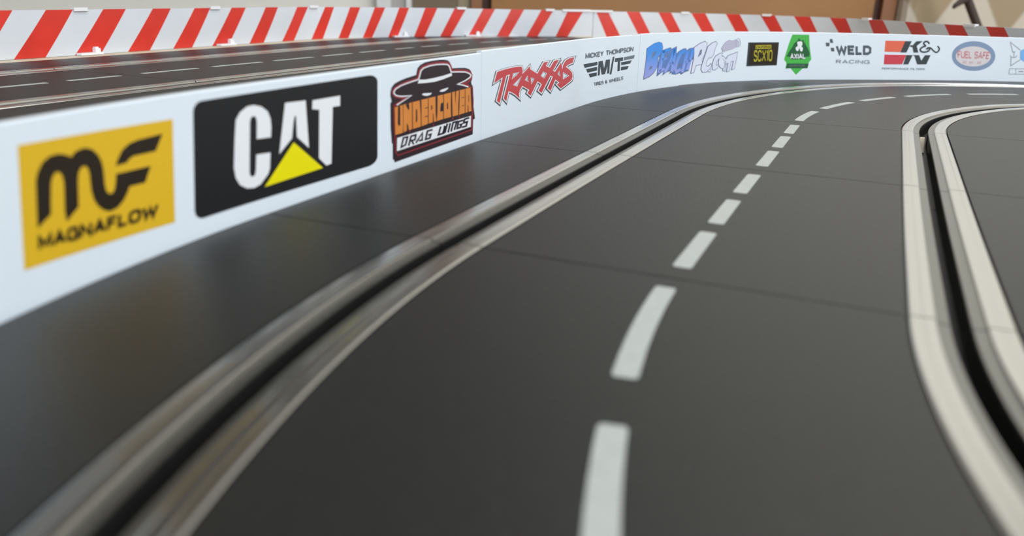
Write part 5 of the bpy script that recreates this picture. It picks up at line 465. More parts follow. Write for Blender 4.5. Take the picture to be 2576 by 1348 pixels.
  ["bar_lettering","brownblack",[[[[553.94,21.04],[553.73,21.27],[553.83,21.54],[554.12,21.22]]],[[[553.73,21.27],[553.28,21.27],[553.16,21.54],[553.83,21.54]]],[[[553.28,21.27],[553.15,21.13],[552.89,21.24],[553.16,21.54]]],[[[553.15,21.13],[553.18,20.45],[552.93,20.34],[552.89,21.24]]],[[[553.18,20.45],[553.32,20.31],[553.23,20.04],[552.93,20.34]]],[[[553.32,20.31],[553.78,20.31],[553.9,20.04],[553.23,20.04]]],[[[553.78,20.31],[553.96,20.55],[554.16,20.36],[553.9,20.04]]],[[[554.31,20.2],[554.92,21.71],[554.95,21.11],[554.54,20.09]]],[[[554.92,21.71],[555.69,20.21],[555.47,20.09],[554.95,21.11]]],[[[554.6,20.69],[555.34,20.69],[555.36,20.42],[554.61,20.42]]],[[[556.0,21.45],[556.07,20.33],[555.83,20.06],[555.75,21.45]]],[[[556.07,20.33],[556.75,20.33],[556.76,20.07],[555.83,20.06]]],[[[557.01,20.16],[556.94,21.45],[557.19,21.45],[557.27,20.16]]],[[[558.34,21.28],[557.62,21.28],[557.35,21.55],[558.32,21.55]]],[[[557.62,21.28],[557.69,20.17],[557.43,20.16],[557.35,21.55]]],[[[557.47,20.94],[558.22,20.95],[558.24,20.68],[557.49,20.68]]],[[[558.94,20.08],[558.62,20.4],[558.86,20.51],[559.03,20.35]]],[[[558.62,20.4],[558.57,21.23],[558.82,21.12],[558.86,20.51]]],[[[558.57,21.23],[558.84,21.55],[558.96,21.29],[558.82,21.12]]],[[[558.84,21.55],[559.55,21.55],[559.47,21.29],[558.96,21.29]]],[[[559.55,21.55],[559.87,21.23],[559.63,21.13],[559.47,21.29]]],[[[559.87,21.23],[559.93,20.41],[559.67,20.52],[559.63,21.13]]],[[[559.93,20.41],[559.66,20.09],[559.53,20.35],[559.67,20.52]]],[[[559.66,20.09],[558.94,20.08],[559.03,20.35],[559.53,20.35]]],[[[560.09,20.19],[559.99,21.55],[560.25,21.29],[560.34,20.19]]],[[[559.99,21.55],[560.81,21.55],[560.75,21.29],[560.25,21.29]]],[[[560.81,21.55],[561.14,21.32],[560.9,21.19],[560.75,21.29]]],[[[561.14,21.32],[561.17,20.9],[560.91,21.04],[560.9,21.19]]],[[[561.17,20.9],[560.88,20.67],[560.78,20.93],[560.91,21.04]]],[[[560.88,20.67],[560.14,20.67],[560.12,20.93],[560.78,20.93]]],[[[560.73,20.91],[561.24,20.28],[561.05,20.12],[560.55,20.75]]],[[[561.39,20.2],[561.3,21.69],[561.54,21.15],[561.64,20.2]]],[[[561.3,21.69],[562.39,20.52],[562.63,19.98],[561.54,21.15]]],[[[562.39,20.52],[562.29,21.46],[562.53,21.46],[562.63,19.98]]],[[[562.8,20.21],[562.7,21.47],[562.95,21.47],[563.05,20.21]]],[[[563.21,20.28],[563.77,21.71],[563.82,21.14],[563.45,20.17]]],[[[563.77,21.71],[564.57,20.29],[564.36,20.17],[563.82,21.14]]],[[[563.49,20.74],[564.22,20.74],[564.25,20.49],[563.51,20.48]]]]],
  ["lettering","olive",[[[[553.99,16.94],[553.53,17.83],[553.7,18.96],[554.35,17.7]]],[[[553.53,17.83],[552.49,17.82],[552.2,18.95],[553.7,18.96]]],[[[552.49,17.82],[552.22,17.29],[551.62,17.81],[552.2,18.95]]],[[[552.22,17.29],[552.27,16.65],[551.75,16.07],[551.62,17.81]]],[[[552.27,16.65],[552.62,16.19],[552.48,15.11],[551.75,16.07]]],[[[552.62,16.19],[553.92,15.78],[553.79,14.7],[552.48,15.11]]],[[[553.92,15.78],[554.65,14.9],[554.14,14.29],[553.79,14.7]]],[[[554.65,14.9],[554.8,13.02],[554.2,13.54],[554.14,14.29]]],[[[554.8,13.02],[554.21,11.87],[553.92,13.01],[554.2,13.54]]],[[[554.21,11.87],[552.73,11.86],[552.87,13.0],[553.92,13.01]]],[[[552.73,11.86],[552.0,13.09],[552.33,13.91],[552.87,13.0]]],[[[557.44,16.73],[556.85,17.85],[557.01,18.98],[557.8,17.49]]],[[[556.85,17.85],[555.7,17.84],[555.37,18.97],[557.01,18.98]]],[[[555.7,17.84],[555.39,17.1],[554.8,17.57],[555.37,18.97]]],[[[555.39,17.1],[555.65,13.77],[555.13,13.29],[554.8,17.57]]],[[[555.65,13.77],[556.07,13.03],[555.93,11.89],[555.13,13.29]]],[[[556.07,13.03],[557.24,13.04],[557.58,11.91],[555.93,11.89]]],[[[557.24,13.04],[557.65,14.18],[558.13,13.42],[557.58,11.91]]],[[[558.56,12.74],[560.74,18.95],[561.22,18.21],[559.05,11.99]]],[[[558.48,18.93],[561.68,12.77],[561.33,12.02],[558.12,18.18]]],[[[561.68,17.64],[562.86,19.55],[562.49,17.38],[562.08,16.72]]],[[[562.86,19.55],[563.48,12.38],[562.92,12.37],[562.49,17.38]]],[[[564.57,11.99],[563.81,13.4],[564.32,13.85],[564.71,13.13]]],[[[563.81,13.4],[563.44,17.63],[564.03,17.2],[564.32,13.85]]],[[[563.44,17.63],[563.96,19.04],[564.3,17.92],[564.03,17.2]]],[[[563.96,19.04],[565.5,19.06],[565.36,17.93],[564.3,17.92]]],[[[565.5,19.06],[566.26,17.66],[565.75,17.22],[565.36,17.93]]],[[[566.26,17.66],[566.64,13.44],[566.05,13.87],[565.75,17.22]]],[[[566.64,13.44],[566.13,12.02],[565.79,13.14],[566.05,13.87]]],[[[566.13,12.02],[564.57,11.99],[564.71,13.13],[565.79,13.14]]]]]],
 "sticker_8":[
  ["sticker","green",[[[[579.94,28.36],[592.27,28.3],[593.75,21.13],[596.37,12.84],[594.9,11.27],[594.72,9.97],[594.49,7.29],[590.85,7.23],[586.6,3.18],[581.9,7.4],[578.02,7.25],[578.24,10.81],[576.03,12.89],[578.19,22.89]]]]],
  ["mountain","darkgreen",[[[[585.02,26.35],[587.16,24.44],[588.37,25.42],[589.12,23.94],[592.02,20.61],[594.42,16.99],[594.5,14.66],[591.78,14.66],[591.75,12.97],[581.01,12.99],[580.12,14.68],[577.63,14.69],[579.0,17.77],[581.26,21.1],[582.17,23.15],[584.11,24.43]]],[[[578.93,10.42],[594.92,10.23],[594.47,7.4],[578.16,7.38]]]]],
  ["emblem","printwhite",[[[[584.35,23.92],[584.77,24.08],[585.37,24.16],[585.99,24.18],[586.59,24.21],[587.21,24.2],[587.69,23.98],[587.97,23.42],[588.12,22.65],[588.16,22.01],[588.01,21.63],[587.76,21.38],[587.7,21.11],[588.03,20.81],[588.56,20.5],[588.93,20.08],[589.03,19.44],[588.97,18.69],[588.78,18.15],[588.41,17.93],[587.89,17.93],[587.41,18.15],[587.02,18.79],[586.65,19.64],[586.34,20.08],[586.13,19.68],[585.97,18.86],[585.71,18.28],[585.27,18.15],[584.75,18.26],[584.29,18.54],[583.92,19.05],[583.61,19.74],[583.54,20.33],[583.92,20.71],[584.52,21.01],[584.91,21.36],[584.85,21.86],[584.57,22.41],[584.36,22.9],[584.25,23.31],[584.21,23.66]]]]],
  ["lettering","printwhite",[[[[580.58,13.65],[581.29,17.08],[581.61,15.37],[581.18,13.29]]],[[[581.29,17.08],[583.27,13.67],[582.81,13.3],[581.61,15.37]]],[[[581.01,14.77],[582.43,14.78],[582.58,13.99],[581.15,13.98]]],[[[583.47,13.79],[584.91,16.6],[585.44,16.06],[584.0,13.24]]],[[[583.34,16.59],[585.92,13.81],[585.61,13.26],[583.02,16.04]]],[[[586.26,13.51],[585.65,16.37],[586.23,16.37],[586.85,13.52]]],[[[587.06,13.71],[587.61,17.11],[587.99,15.42],[587.66,13.36]]],[[[587.61,17.11],[589.7,13.74],[589.27,13.38],[587.99,15.42]]],[[[587.43,14.82],[588.83,14.83],[589.01,14.05],[587.61,14.04]]],[[[589.84,16.4],[590.41,14.07],[590.01,13.28],[589.27,16.39]]],[[[590.41,14.07],[591.6,14.08],[591.79,13.3],[590.01,13.28]]]]],
  ["ribbon_lettering","midgrey",[[[[580.35,8.43],[580.97,10.0],[581.01,9.3],[580.61,8.29]]],[[[580.97,10.0],[581.76,8.43],[581.51,8.29],[581.01,9.3]]],[[[580.65,8.94],[581.41,8.93],[581.42,8.62],[580.66,8.62]]],[[[581.87,8.25],[581.8,9.8],[582.1,9.49],[582.14,8.56]]],[[[581.8,9.8],[582.62,9.79],[582.55,9.49],[582.1,9.49]]],[[[582.62,9.79],[583.11,9.45],[582.83,9.28],[582.55,9.49]]],[[[583.11,9.45],[583.14,8.59],[582.85,8.76],[582.83,9.28]]],[[[583.14,8.59],[582.68,8.25],[582.58,8.56],[582.85,8.76]]],[[[582.68,8.25],[581.87,8.25],[582.14,8.56],[582.58,8.56]]],[[[583.46,9.74],[583.9,8.74],[583.92,8.06],[583.21,9.61]]],[[[583.9,8.74],[584.28,9.74],[584.54,9.61],[583.92,8.06]]],[[[585.66,9.47],[584.92,9.48],[584.64,9.78],[585.66,9.78]]],[[[584.92,9.48],[584.94,8.56],[584.67,8.25],[584.64,9.78]]],[[[584.94,8.56],[585.68,8.56],[585.68,8.25],[584.67,8.25]]],[[[584.75,9.19],[585.53,9.19],[585.53,8.89],[584.76,8.89]]],[[[585.89,8.36],[585.9,9.94],[586.12,9.31],[586.16,8.36]]],[[[585.9,9.94],[586.9,8.72],[587.12,8.09],[586.12,9.31]]],[[[586.9,8.72],[586.87,9.67],[587.15,9.67],[587.12,8.09]]],[[[587.36,9.77],[588.36,9.77],[588.36,9.47],[587.36,9.47]]],[[[588.0,9.67],[587.99,8.36],[587.72,8.36],[587.72,9.67]]],[[[588.84,9.66],[588.83,8.71],[588.55,8.59],[588.57,9.66]]],[[[588.83,8.71],[588.97,8.56],[588.85,8.26],[588.55,8.59]]],[[[588.97,8.56],[589.38,8.56],[589.49,8.26],[588.85,8.26]]],[[[589.38,8.56],[589.52,8.71],[589.79,8.59],[589.49,8.26]]],[[[589.52,8.71],[589.54,9.66],[589.81,9.66],[589.79,8.59]]],[[[589.9,8.37],[589.93,9.77],[590.2,9.46],[590.17,8.37]]],[[[589.93,9.77],[590.77,9.76],[590.68,9.46],[590.2,9.46]]],[[[590.77,9.76],[591.08,9.52],[590.8,9.37],[590.68,9.46]]],[[[591.08,9.52],[591.07,9.08],[590.8,9.24],[590.8,9.37]]],[[[591.07,9.08],[590.75,8.84],[590.67,9.14],[590.8,9.24]]],[[[590.75,8.84],[590.0,8.84],[590.01,9.14],[590.67,9.14]]],[[[590.63,9.12],[591.07,8.47],[590.85,8.29],[590.41,8.93]]],[[[592.22,9.46],[591.49,9.46],[591.23,9.76],[592.23,9.76]]],[[[591.49,9.46],[591.46,8.57],[591.18,8.26],[591.23,9.76]]],[[[591.46,8.57],[592.18,8.57],[592.17,8.27],[591.18,8.26]]],[[[591.3,9.19],[592.07,9.19],[592.06,8.89],[591.29,8.89]]]]]],
 "sticker_9":[
  ["sticker","steel",[[[[614.01,21.6],[615.58,18.64],[616.3,14.89],[612.51,21.07]]],[[[615.58,18.64],[616.29,22.32],[617.18,18.58],[616.3,14.89]]],[[[616.29,22.32],[618.76,18.64],[619.83,14.88],[617.18,18.58]]],[[[618.76,18.64],[618.91,21.62],[620.65,21.09],[619.83,14.88]]],[[[625.84,20.28],[622.8,20.27],[620.72,21.96],[625.51,21.98]]],[[[622.8,20.27],[623.36,17.6],[622.05,15.9],[620.72,21.96]]],[[[623.36,17.6],[626.37,17.6],[626.71,15.89],[622.05,15.9]]],[[[621.77,19.87],[625.32,19.88],[625.66,18.17],[622.14,18.18]]],[[[628.24,21.39],[628.94,17.6],[627.59,15.88],[626.53,21.39]]],[[[628.94,17.6],[631.65,17.59],[631.95,15.87],[627.59,15.88]]],[[[632.83,15.87],[631.79,22.0],[633.78,20.3],[634.22,17.59]]],[[[631.79,22.0],[635.64,22.02],[635.43,20.3],[633.78,20.3]]],[[[635.64,22.02],[638.09,20.69],[636.54,19.7],[635.43,20.3]]],[[[638.09,20.69],[638.58,17.21],[636.76,18.2],[636.54,19.7]]],[[[638.58,17.21],[636.56,15.86],[635.85,17.59],[636.76,18.2]]],[[[636.56,15.86],[632.83,15.87],[634.22,17.59],[635.85,17.59]]]]],
  ["flag_squares","steel",[[[[607.48,25.68],[609.23,25.88],[610.5,23.4],[608.18,23.38]]],[[[604.99,23.54],[607.87,23.38],[607.91,21.25],[605.69,21.24]]],[[[609.01,20.33],[611.44,20.35],[612.15,18.03],[609.92,18.11]]]]],
  ["small_lettering","greyblue",[[[[614.36,10.72],[614.16,12.81],[615.1,12.36],[615.25,10.71]]],[[[614.16,12.81],[616.89,12.8],[616.65,12.35],[615.1,12.36]]],[[[616.89,12.8],[617.94,12.43],[617.07,12.2],[616.65,12.35]]],[[[617.94,12.43],[618.0,11.76],[617.09,12.0],[617.07,12.2]]],[[[618.0,11.76],[617.01,11.4],[616.69,11.86],[617.09,12.0]]],[[[617.01,11.4],[614.61,11.42],[614.56,11.87],[616.69,11.86]]],[[[616.57,11.82],[618.16,10.83],[617.48,10.56],[615.9,11.55]]],[[[618.69,10.78],[620.74,13.06],[620.82,12.04],[619.51,10.57]]],[[[620.74,13.06],[623.16,10.74],[622.38,10.54],[620.82,12.04]]],[[[619.67,11.51],[622.07,11.49],[622.1,11.03],[619.7,11.05]]],[[[626.91,11.94],[626.26,12.3],[626.61,12.76],[627.53,12.26]]],[[[626.26,12.3],[624.85,12.3],[624.46,12.77],[626.61,12.76]]],[[[624.85,12.3],[624.46,12.1],[623.56,12.31],[624.46,12.77]]],[[[624.46,12.1],[624.54,11.12],[623.67,10.93],[623.56,12.31]]],[[[624.54,11.12],[624.95,10.91],[624.63,10.45],[623.67,10.93]]],[[[624.95,10.91],[626.36,10.9],[626.78,10.43],[624.63,10.45]]],[[[626.36,10.9],[626.96,11.24],[627.63,10.92],[626.78,10.43]]],[[[628.3,10.58],[628.16,12.59],[629.05,12.59],[629.19,10.57]]],[[[629.81,10.57],[629.74,13.0],[630.51,12.02],[630.7,10.56]]],[[[629.74,13.0],[633.06,11.1],[633.83,10.11],[630.51,12.02]]],[[[633.06,11.1],[632.88,12.57],[633.77,12.57],[633.83,10.11]]],[[[637.76,11.88],[637.07,12.25],[637.41,12.73],[638.37,12.22]]],[[[637.07,12.25],[635.65,12.25],[635.28,12.73],[637.41,12.73]]],[[[635.65,12.25],[635.22,12.04],[634.32,12.26],[635.28,12.73]]],[[[635.22,12.04],[635.28,11.04],[634.41,10.83],[634.32,12.26]]],[[[635.28,11.04],[635.73,10.82],[635.42,10.35],[634.41,10.83]]],[[[635.73,10.82],[637.68,10.81],[638.6,10.32],[635.42,10.35]]],[[[637.68,10.81],[637.66,11.25],[638.52,11.72],[638.6,10.32]]],[[[637.66,11.25],[636.73,11.26],[636.7,11.73],[638.52,11.72]]]]]],
 "sticker_10":[
  ["sticker","orangered",[[[[647.14,25.14],[661.42,25.11],[659.1,17.98],[647.9,18.07]]]]],
  ["crimson_block","crimson",[[[[648.15,16.37],[663.77,16.28],[661.89,10.18],[648.91,10.07]]]]],
  ["lettering","charcoal",[[[[661.32,25.05],[665.82,25.05],[663.47,17.83],[659.19,17.82]]],[[[669.1,25.05],[673.54,25.21],[669.92,22.1],[671.87,17.86],[668.59,17.82],[667.13,21.28],[664.86,21.65],[665.45,22.54],[667.0,22.46]]],[[[663.85,16.24],[668.26,16.17],[666.31,10.22],[662.69,10.18]]],[[[668.15,16.17],[672.75,16.22],[675.13,12.61],[676.91,16.23],[680.86,16.32],[679.1,10.35],[672.69,10.28],[669.71,15.55]]],[[[678.98,23.74],[678.64,24.12],[677.78,23.58],[678.13,23.19]]],[[[678.64,24.12],[678.3,24.52],[677.48,23.94],[677.78,23.58]]],[[[678.3,24.52],[677.84,24.97],[677.17,24.24],[677.48,23.94]]],[[[677.84,24.97],[677.26,25.32],[676.92,24.39],[677.17,24.24]]],[[[677.26,25.32],[676.62,25.48],[676.62,24.47],[676.92,24.39]]],[[[676.62,25.48],[675.97,25.52],[676.18,24.49],[676.62,24.47]]],[[[675.97,25.52],[675.34,25.46],[675.76,24.45],[676.18,24.49]]],[[[675.34,25.46],[674.79,25.29],[675.49,24.37],[675.76,24.45]]],[[[674.79,25.29],[674.37,24.97],[675.31,24.23],[675.49,24.37]]],[[[674.37,24.97],[674.08,24.54],[675.15,24.0],[675.31,24.23]]],[[[674.08,24.54],[673.92,24.03],[675.08,23.77],[675.15,24.0]]],[[[673.92,24.03],[673.98,23.4],[675.09,23.68],[675.08,23.77]]],[[[673.98,23.4],[674.5,22.84],[675.22,23.54],[675.09,23.68]]],[[[674.5,22.84],[675.13,22.44],[675.71,23.22],[675.22,23.54]]],[[[675.13,22.44],[675.51,22.17],[676.34,22.79],[675.71,23.22]]],[[[675.51,22.17],[675.41,22.34],[676.84,22.02],[676.34,22.79]]],[[[675.41,22.34],[675.49,22.41],[676.22,21.49],[676.84,22.02]]],[[[675.49,22.41],[675.03,22.26],[675.55,21.28],[676.22,21.49]]],[[[675.03,22.26],[674.36,22.08],[674.93,21.11],[675.55,21.28]]],[[[674.36,22.08],[673.74,21.81],[674.48,20.91],[674.93,21.11]]],[[[673.74,21.81],[673.26,21.45],[674.12,20.65],[674.48,20.91]]],[[[673.26,21.45],[672.83,21.06],[673.77,20.33],[674.12,20.65]]],[[[672.83,21.06],[672.48,20.62],[673.53,20.03],[673.77,20.33]]],[[[672.48,20.62],[672.28,20.1],[673.45,19.81],[673.53,20.03]]],[[[672.28,20.1],[672.34,19.54],[673.47,19.64],[673.45,19.81]]],[[[672.34,19.54],[672.6,19.0],[673.58,19.41],[673.47,19.64]]],[[[672.6,19.0],[673.02,18.51],[673.77,19.19],[673.58,19.41]]],[[[673.02,18.51],[673.59,18.13],[674.02,19.03],[673.77,19.19]]],[[[673.59,18.13],[674.3,17.9],[674.43,18.89],[674.02,19.03]]],[[[674.3,17.9],[675.09,17.75],[675.06,18.78],[674.43,18.89]]],[[[675.09,17.75],[675.9,17.69],[675.74,18.72],[675.06,18.78]]],[[[675.9,17.69],[676.65,17.7],[676.36,18.73],[675.74,18.72]]],[[[676.65,17.7],[677.35,17.8],[676.92,18.81],[676.36,18.73]]],[[[677.35,17.8],[678.03,17.98],[677.48,18.96],[676.92,18.81]]],[[[678.03,17.98],[678.65,18.23],[677.98,19.16],[677.48,18.96]]],[[[678.65,18.23],[679.16,18.52],[678.34,19.36],[677.98,19.16]]],[[[679.16,18.52],[679.55,18.89],[678.56,19.58],[678.34,19.36]]],[[[679.55,18.89],[679.8,19.33],[678.71,19.84],[678.56,19.58]]],[[[679.8,19.33],[679.93,19.79],[678.78,20.08],[678.71,19.84]]],[[[679.93,19.79],[679.92,20.27],[678.78,20.21],[678.78,20.08]]],[[[679.92,20.27],[679.68,20.75],[678.74,20.27],[678.78,20.21]]],[[[679.68,20.75],[679.27,21.14],[678.61,20.4],[678.74,20.27]]],[[[679.27,21.14],[678.77,21.44],[678.48,20.48],[678.61,20.4]]],[[[678.77,21.44],[678.14,21.56],[678.5,20.48],[678.48,20.48]]],[[[678.14,21.56],[677.62,21.3],[678.43,20.44],[678.5,20.48]]],[[[677.62,21.3],[677.24,20.93],[678.17,20.19],[678.43,20.44]]],[[[677.24,20.93],[676.95,20.59],[677.9,19.88],[678.17,20.19]]],[[[676.95,20.59],[676.65,20.26],[677.6,19.54],[677.9,19.88]]],[[[677.75,20.34],[678.27,20.44],[677.9,21.33],[677.39,21.23]]],[[[678.27,20.44],[678.79,20.54],[678.46,21.44],[677.9,21.33]]],[[[678.79,20.54],[679.3,20.58],[679.18,21.5],[678.46,21.44]]],[[[679.3,20.58],[679.74,20.51],[679.97,21.37],[679.18,21.5]]],[[[679.74,20.51],[680.22,20.24],[680.73,20.95],[679.97,21.37]]],[[[680.22,20.24],[680.83,19.77],[681.44,20.4],[680.73,20.95]]],[[[680.83,19.77],[681.5,19.21],[682.09,19.86],[681.44,20.4]]],[[[681.5,19.21],[682.17,18.73],[682.67,19.44],[682.09,19.86]]],[[[682.17,18.73],[682.79,18.36],[683.22,19.11],[682.67,19.44]]],[[[682.79,18.36],[683.4,18.03],[683.75,18.82],[683.22,19.11]]],[[[683.4,18.03],[684.02,17.76],[684.18,18.64],[683.75,18.82]]],[[[684.02,17.76],[684.68,17.65],[684.47,18.59],[684.18,18.64]]],[[[684.68,17.65],[685.27,17.8],[684.7,18.64],[684.47,18.59]]],[[[685.27,17.8],[685.73,18.11],[684.96,18.82],[684.7,18.64]]],[[[685.73,18.11],[686.08,18.49],[685.22,19.1],[684.96,18.82]]],[[[686.08,18.49],[686.34,18.87],[685.41,19.39],[685.22,19.1]]],[[[686.34,18.87],[686.53,19.29],[685.56,19.7],[685.41,19.39]]],[[[686.53,19.29],[686.66,19.77],[685.65,20.05],[685.56,19.7]]],[[[686.66,19.77],[686.68,20.29],[685.67,20.37],[685.65,20.05]]],[[[686.68,20.29],[686.55,20.84],[685.61,20.61],[685.67,20.37]]],[[[686.55,20.84],[686.17,21.37],[685.43,20.86],[685.61,20.61]]],[[[686.17,21.37],[685.66,21.82],[685.05,21.2],[685.43,20.86]]],[[[685.66,21.82],[685.2,22.17],[684.62,21.53],[685.05,21.2]]],[[[685.2,22.17],[684.78,22.51],[684.19,21.87],[684.62,21.53]]]]],
  ["small_lettering","greyblue",[[[[647.92,6.86],[647.96,8.07],[648.32,7.8],[648.29,6.85]]],[[[647.96,8.07],[649.04,8.06],[648.91,7.8],[648.32,7.8]]],[[[649.04,8.06],[649.45,7.85],[649.08,7.71],[648.91,7.8]]],[[[649.45,7.85],[649.43,7.44],[649.07,7.58],[649.08,7.71]]],[[[649.43,7.44],[649.01,7.24],[648.9,7.5],[649.07,7.58]]],[[[649.01,7.24],[648.06,7.24],[648.07,7.5],[648.9,7.5]]],[[[650.92,7.78],[649.95,7.79],[649.6,8.05],[650.93,8.04]]],[[[649.95,7.79],[649.93,7.01],[649.56,6.75],[649.6,8.05]]],[[[649.93,7.01],[650.9,7.0],[650.89,6.74],[649.56,6.75]]],[[[649.71,7.55],[650.73,7.55],[650.73,7.29],[649.7,7.29]]],[[[651.17,6.83],[651.21,8.04],[651.56,7.78],[651.54,6.83]]],[[[651.21,8.04],[652.32,8.03],[652.2,7.77],[651.56,7.78]]],[[[652.32,8.03],[652.73,7.82],[652.37,7.69],[652.2,7.77]]],[[[652.73,7.82],[652.72,7.44],[652.36,7.57],[652.37,7.69]]],[[[652.72,7.44],[652.3,7.23],[652.19,7.49],[652.36,7.57]]],[[[652.3,7.23],[651.31,7.24],[651.32,7.5],[652.19,7.49]]],[[[652.14,7.47],[652.74,6.91],[652.45,6.75],[651.85,7.32]]],[[[654.21,7.76],[653.28,7.77],[652.92,8.03],[654.22,8.02]]],[[[653.28,7.77],[653.25,6.82],[652.89,6.82],[652.92,8.03]]],[[[653.04,7.51],[654.02,7.5],[654.02,7.24],[653.03,7.25]]],[[[654.86,6.71],[654.47,7.0],[654.83,7.11],[655.02,6.97]]],[[[654.47,7.0],[654.48,7.73],[654.85,7.62],[654.83,7.11]]],[[[654.48,7.73],[654.89,8.01],[655.04,7.75],[654.85,7.62]]],[[[654.89,8.01],[655.85,8.01],[655.69,7.75],[655.04,7.75]]],[[[655.85,8.01],[656.24,7.72],[655.87,7.61],[655.69,7.75]]],[[[656.24,7.72],[656.22,6.99],[655.86,7.1],[655.87,7.61]]],[[[656.22,6.99],[655.81,6.71],[655.67,6.97],[655.86,7.1]]],[[[655.81,6.71],[654.86,6.71],[655.02,6.97],[655.67,6.97]]],[[[656.36,6.79],[656.39,8.0],[656.75,7.74],[656.73,6.79]]],[[[656.39,8.0],[657.5,7.99],[657.38,7.73],[656.75,7.74]]],[[[657.5,7.99],[657.92,7.78],[657.55,7.65],[657.38,7.73]]],[[[657.92,7.78],[657.91,7.4],[657.55,7.54],[657.55,7.65]]],[[[657.91,7.4],[657.49,7.19],[657.38,7.45],[657.55,7.54]]],[[[657.49,7.19],[656.5,7.2],[656.51,7.46],[657.38,7.45]]],[[[657.33,7.44],[657.93,6.87],[657.64,6.71],[657.03,7.28]]],[[[658.08,6.78],[658.17,8.13],[658.4,7.58],[658.44,6.78]]],[[[658.17,8.13],[659.07,7.25],[659.06,6.79],[658.4,7.58]]],[[[659.07,7.25],[660.01,8.12],[659.76,7.57],[659.06,6.79]]],[[[660.01,8.12],[660.05,6.77],[659.68,6.77],[659.76,7.57]]],[[[660.19,6.83],[661.13,8.13],[661.12,7.55],[660.52,6.71]]],[[[661.13,8.13],[662.02,6.82],[661.7,6.7],[661.12,7.55]]],[[[660.62,7.24],[661.61,7.24],[661.6,6.98],[660.62,6.98]]],[[[662.16,6.75],[662.22,8.1],[662.5,7.56],[662.53,6.75]]],[[[662.22,8.1],[663.52,7.05],[663.8,6.51],[662.5,7.56]]],[[[663.52,7.05],[663.49,7.86],[663.86,7.86],[663.8,6.51]]],[[[665.36,7.48],[665.11,7.68],[665.27,7.94],[665.63,7.66]]],[[[665.11,7.68],[664.53,7.69],[664.39,7.95],[665.27,7.94]]],[[[664.53,7.69],[664.36,7.57],[664.0,7.69],[664.39,7.95]]],[[[664.36,7.57],[664.36,7.02],[663.99,6.91],[664.0,7.69]]],[[[664.36,7.02],[664.52,6.91],[664.37,6.65],[663.99,6.91]]],[[[664.52,6.91],[665.1,6.9],[665.25,6.64],[664.37,6.65]]],[[[665.1,6.9],[665.36,7.1],[665.62,6.92],[665.25,6.64]]],[[[667.11,7.67],[666.15,7.67],[665.79,7.94],[667.12,7.93]]],[[[666.15,7.67],[666.14,6.9],[665.78,6.64],[665.79,7.94]]],[[[666.14,6.9],[667.11,6.89],[667.1,6.63],[665.78,6.64]]],[[[665.91,7.44],[666.93,7.43],[666.93,7.17],[665.91,7.18]]],[[[669.76,7.65],[668.84,7.66],[668.48,7.92],[669.77,7.91]]],[[[668.84,7.66],[668.83,6.71],[668.47,6.71],[668.48,7.92]]],[[[668.6,7.4],[669.58,7.4],[669.58,7.14],[668.6,7.14]]],[[[670.06,6.71],[670.07,7.82],[670.44,7.82],[670.43,6.7]]],[[[670.98,7.81],[670.97,6.87],[670.61,6.61],[670.62,7.82]]],[[[670.97,6.87],[671.84,6.87],[671.84,6.61],[670.61,6.61]]],[[[672.25,7.9],[673.55,7.89],[673.55,7.63],[672.25,7.64]]],[[[673.08,7.8],[673.07,6.69],[672.71,6.69],[672.72,7.8]]],[[[675.14,7.62],[674.18,7.63],[673.82,7.89],[675.14,7.88]]],[[[674.18,7.63],[674.18,6.85],[673.82,6.6],[673.82,7.89]]],[[[674.18,6.85],[675.14,6.85],[675.14,6.59],[673.82,6.6]]],[[[673.95,7.39],[674.96,7.39],[674.96,7.13],[673.95,7.13]]],[[[675.41,6.68],[675.41,7.88],[675.78,7.62],[675.77,6.68]]],[[[675.41,7.88],[676.52,7.88],[676.4,7.62],[675.78,7.62]]],[[[676.52,7.88],[676.93,7.67],[676.57,7.53],[676.4,7.62]]],[[[676.93,7.67],[676.93,7.28],[676.57,7.42],[676.57,7.53]]],[[[676.93,7.28],[676.52,7.08],[676.4,7.34],[676.57,7.42]]],[[[676.52,7.08],[675.54,7.08],[675.54,7.34],[676.4,7.34]]],[[[676.35,7.32],[676.96,6.76],[676.68,6.6],[676.07,7.16]]],[[[678.31,7.46],[678.11,7.61],[678.27,7.87],[678.58,7.63]]],[[[678.11,7.61],[677.61,7.61],[677.48,7.87],[678.27,7.87]]],[[[677.61,7.61],[677.47,7.54],[677.11,7.66],[677.48,7.87]]],[[[677.47,7.54],[677.47,7.46],[677.11,7.32],[677.11,7.66]]],[[[677.47,7.46],[677.61,7.39],[677.48,7.14],[677.11,7.32]]],[[[677.61,7.39],[678.26,7.31],[678.13,7.07],[677.48,7.14]]],[[[678.26,7.31],[678.62,7.15],[678.26,7.01],[678.13,7.07]]],[[[678.62,7.15],[678.62,6.79],[678.26,6.91],[678.26,7.01]]],[[[678.62,6.79],[678.26,6.58],[678.13,6.83],[678.26,6.91]]],[[[678.26,6.58],[677.47,6.58],[677.61,6.84],[678.13,6.83]]],[[[677.47,6.58],[677.13,6.81],[677.37,7.0],[677.61,6.84]]]]]],
 "sticker_11":[
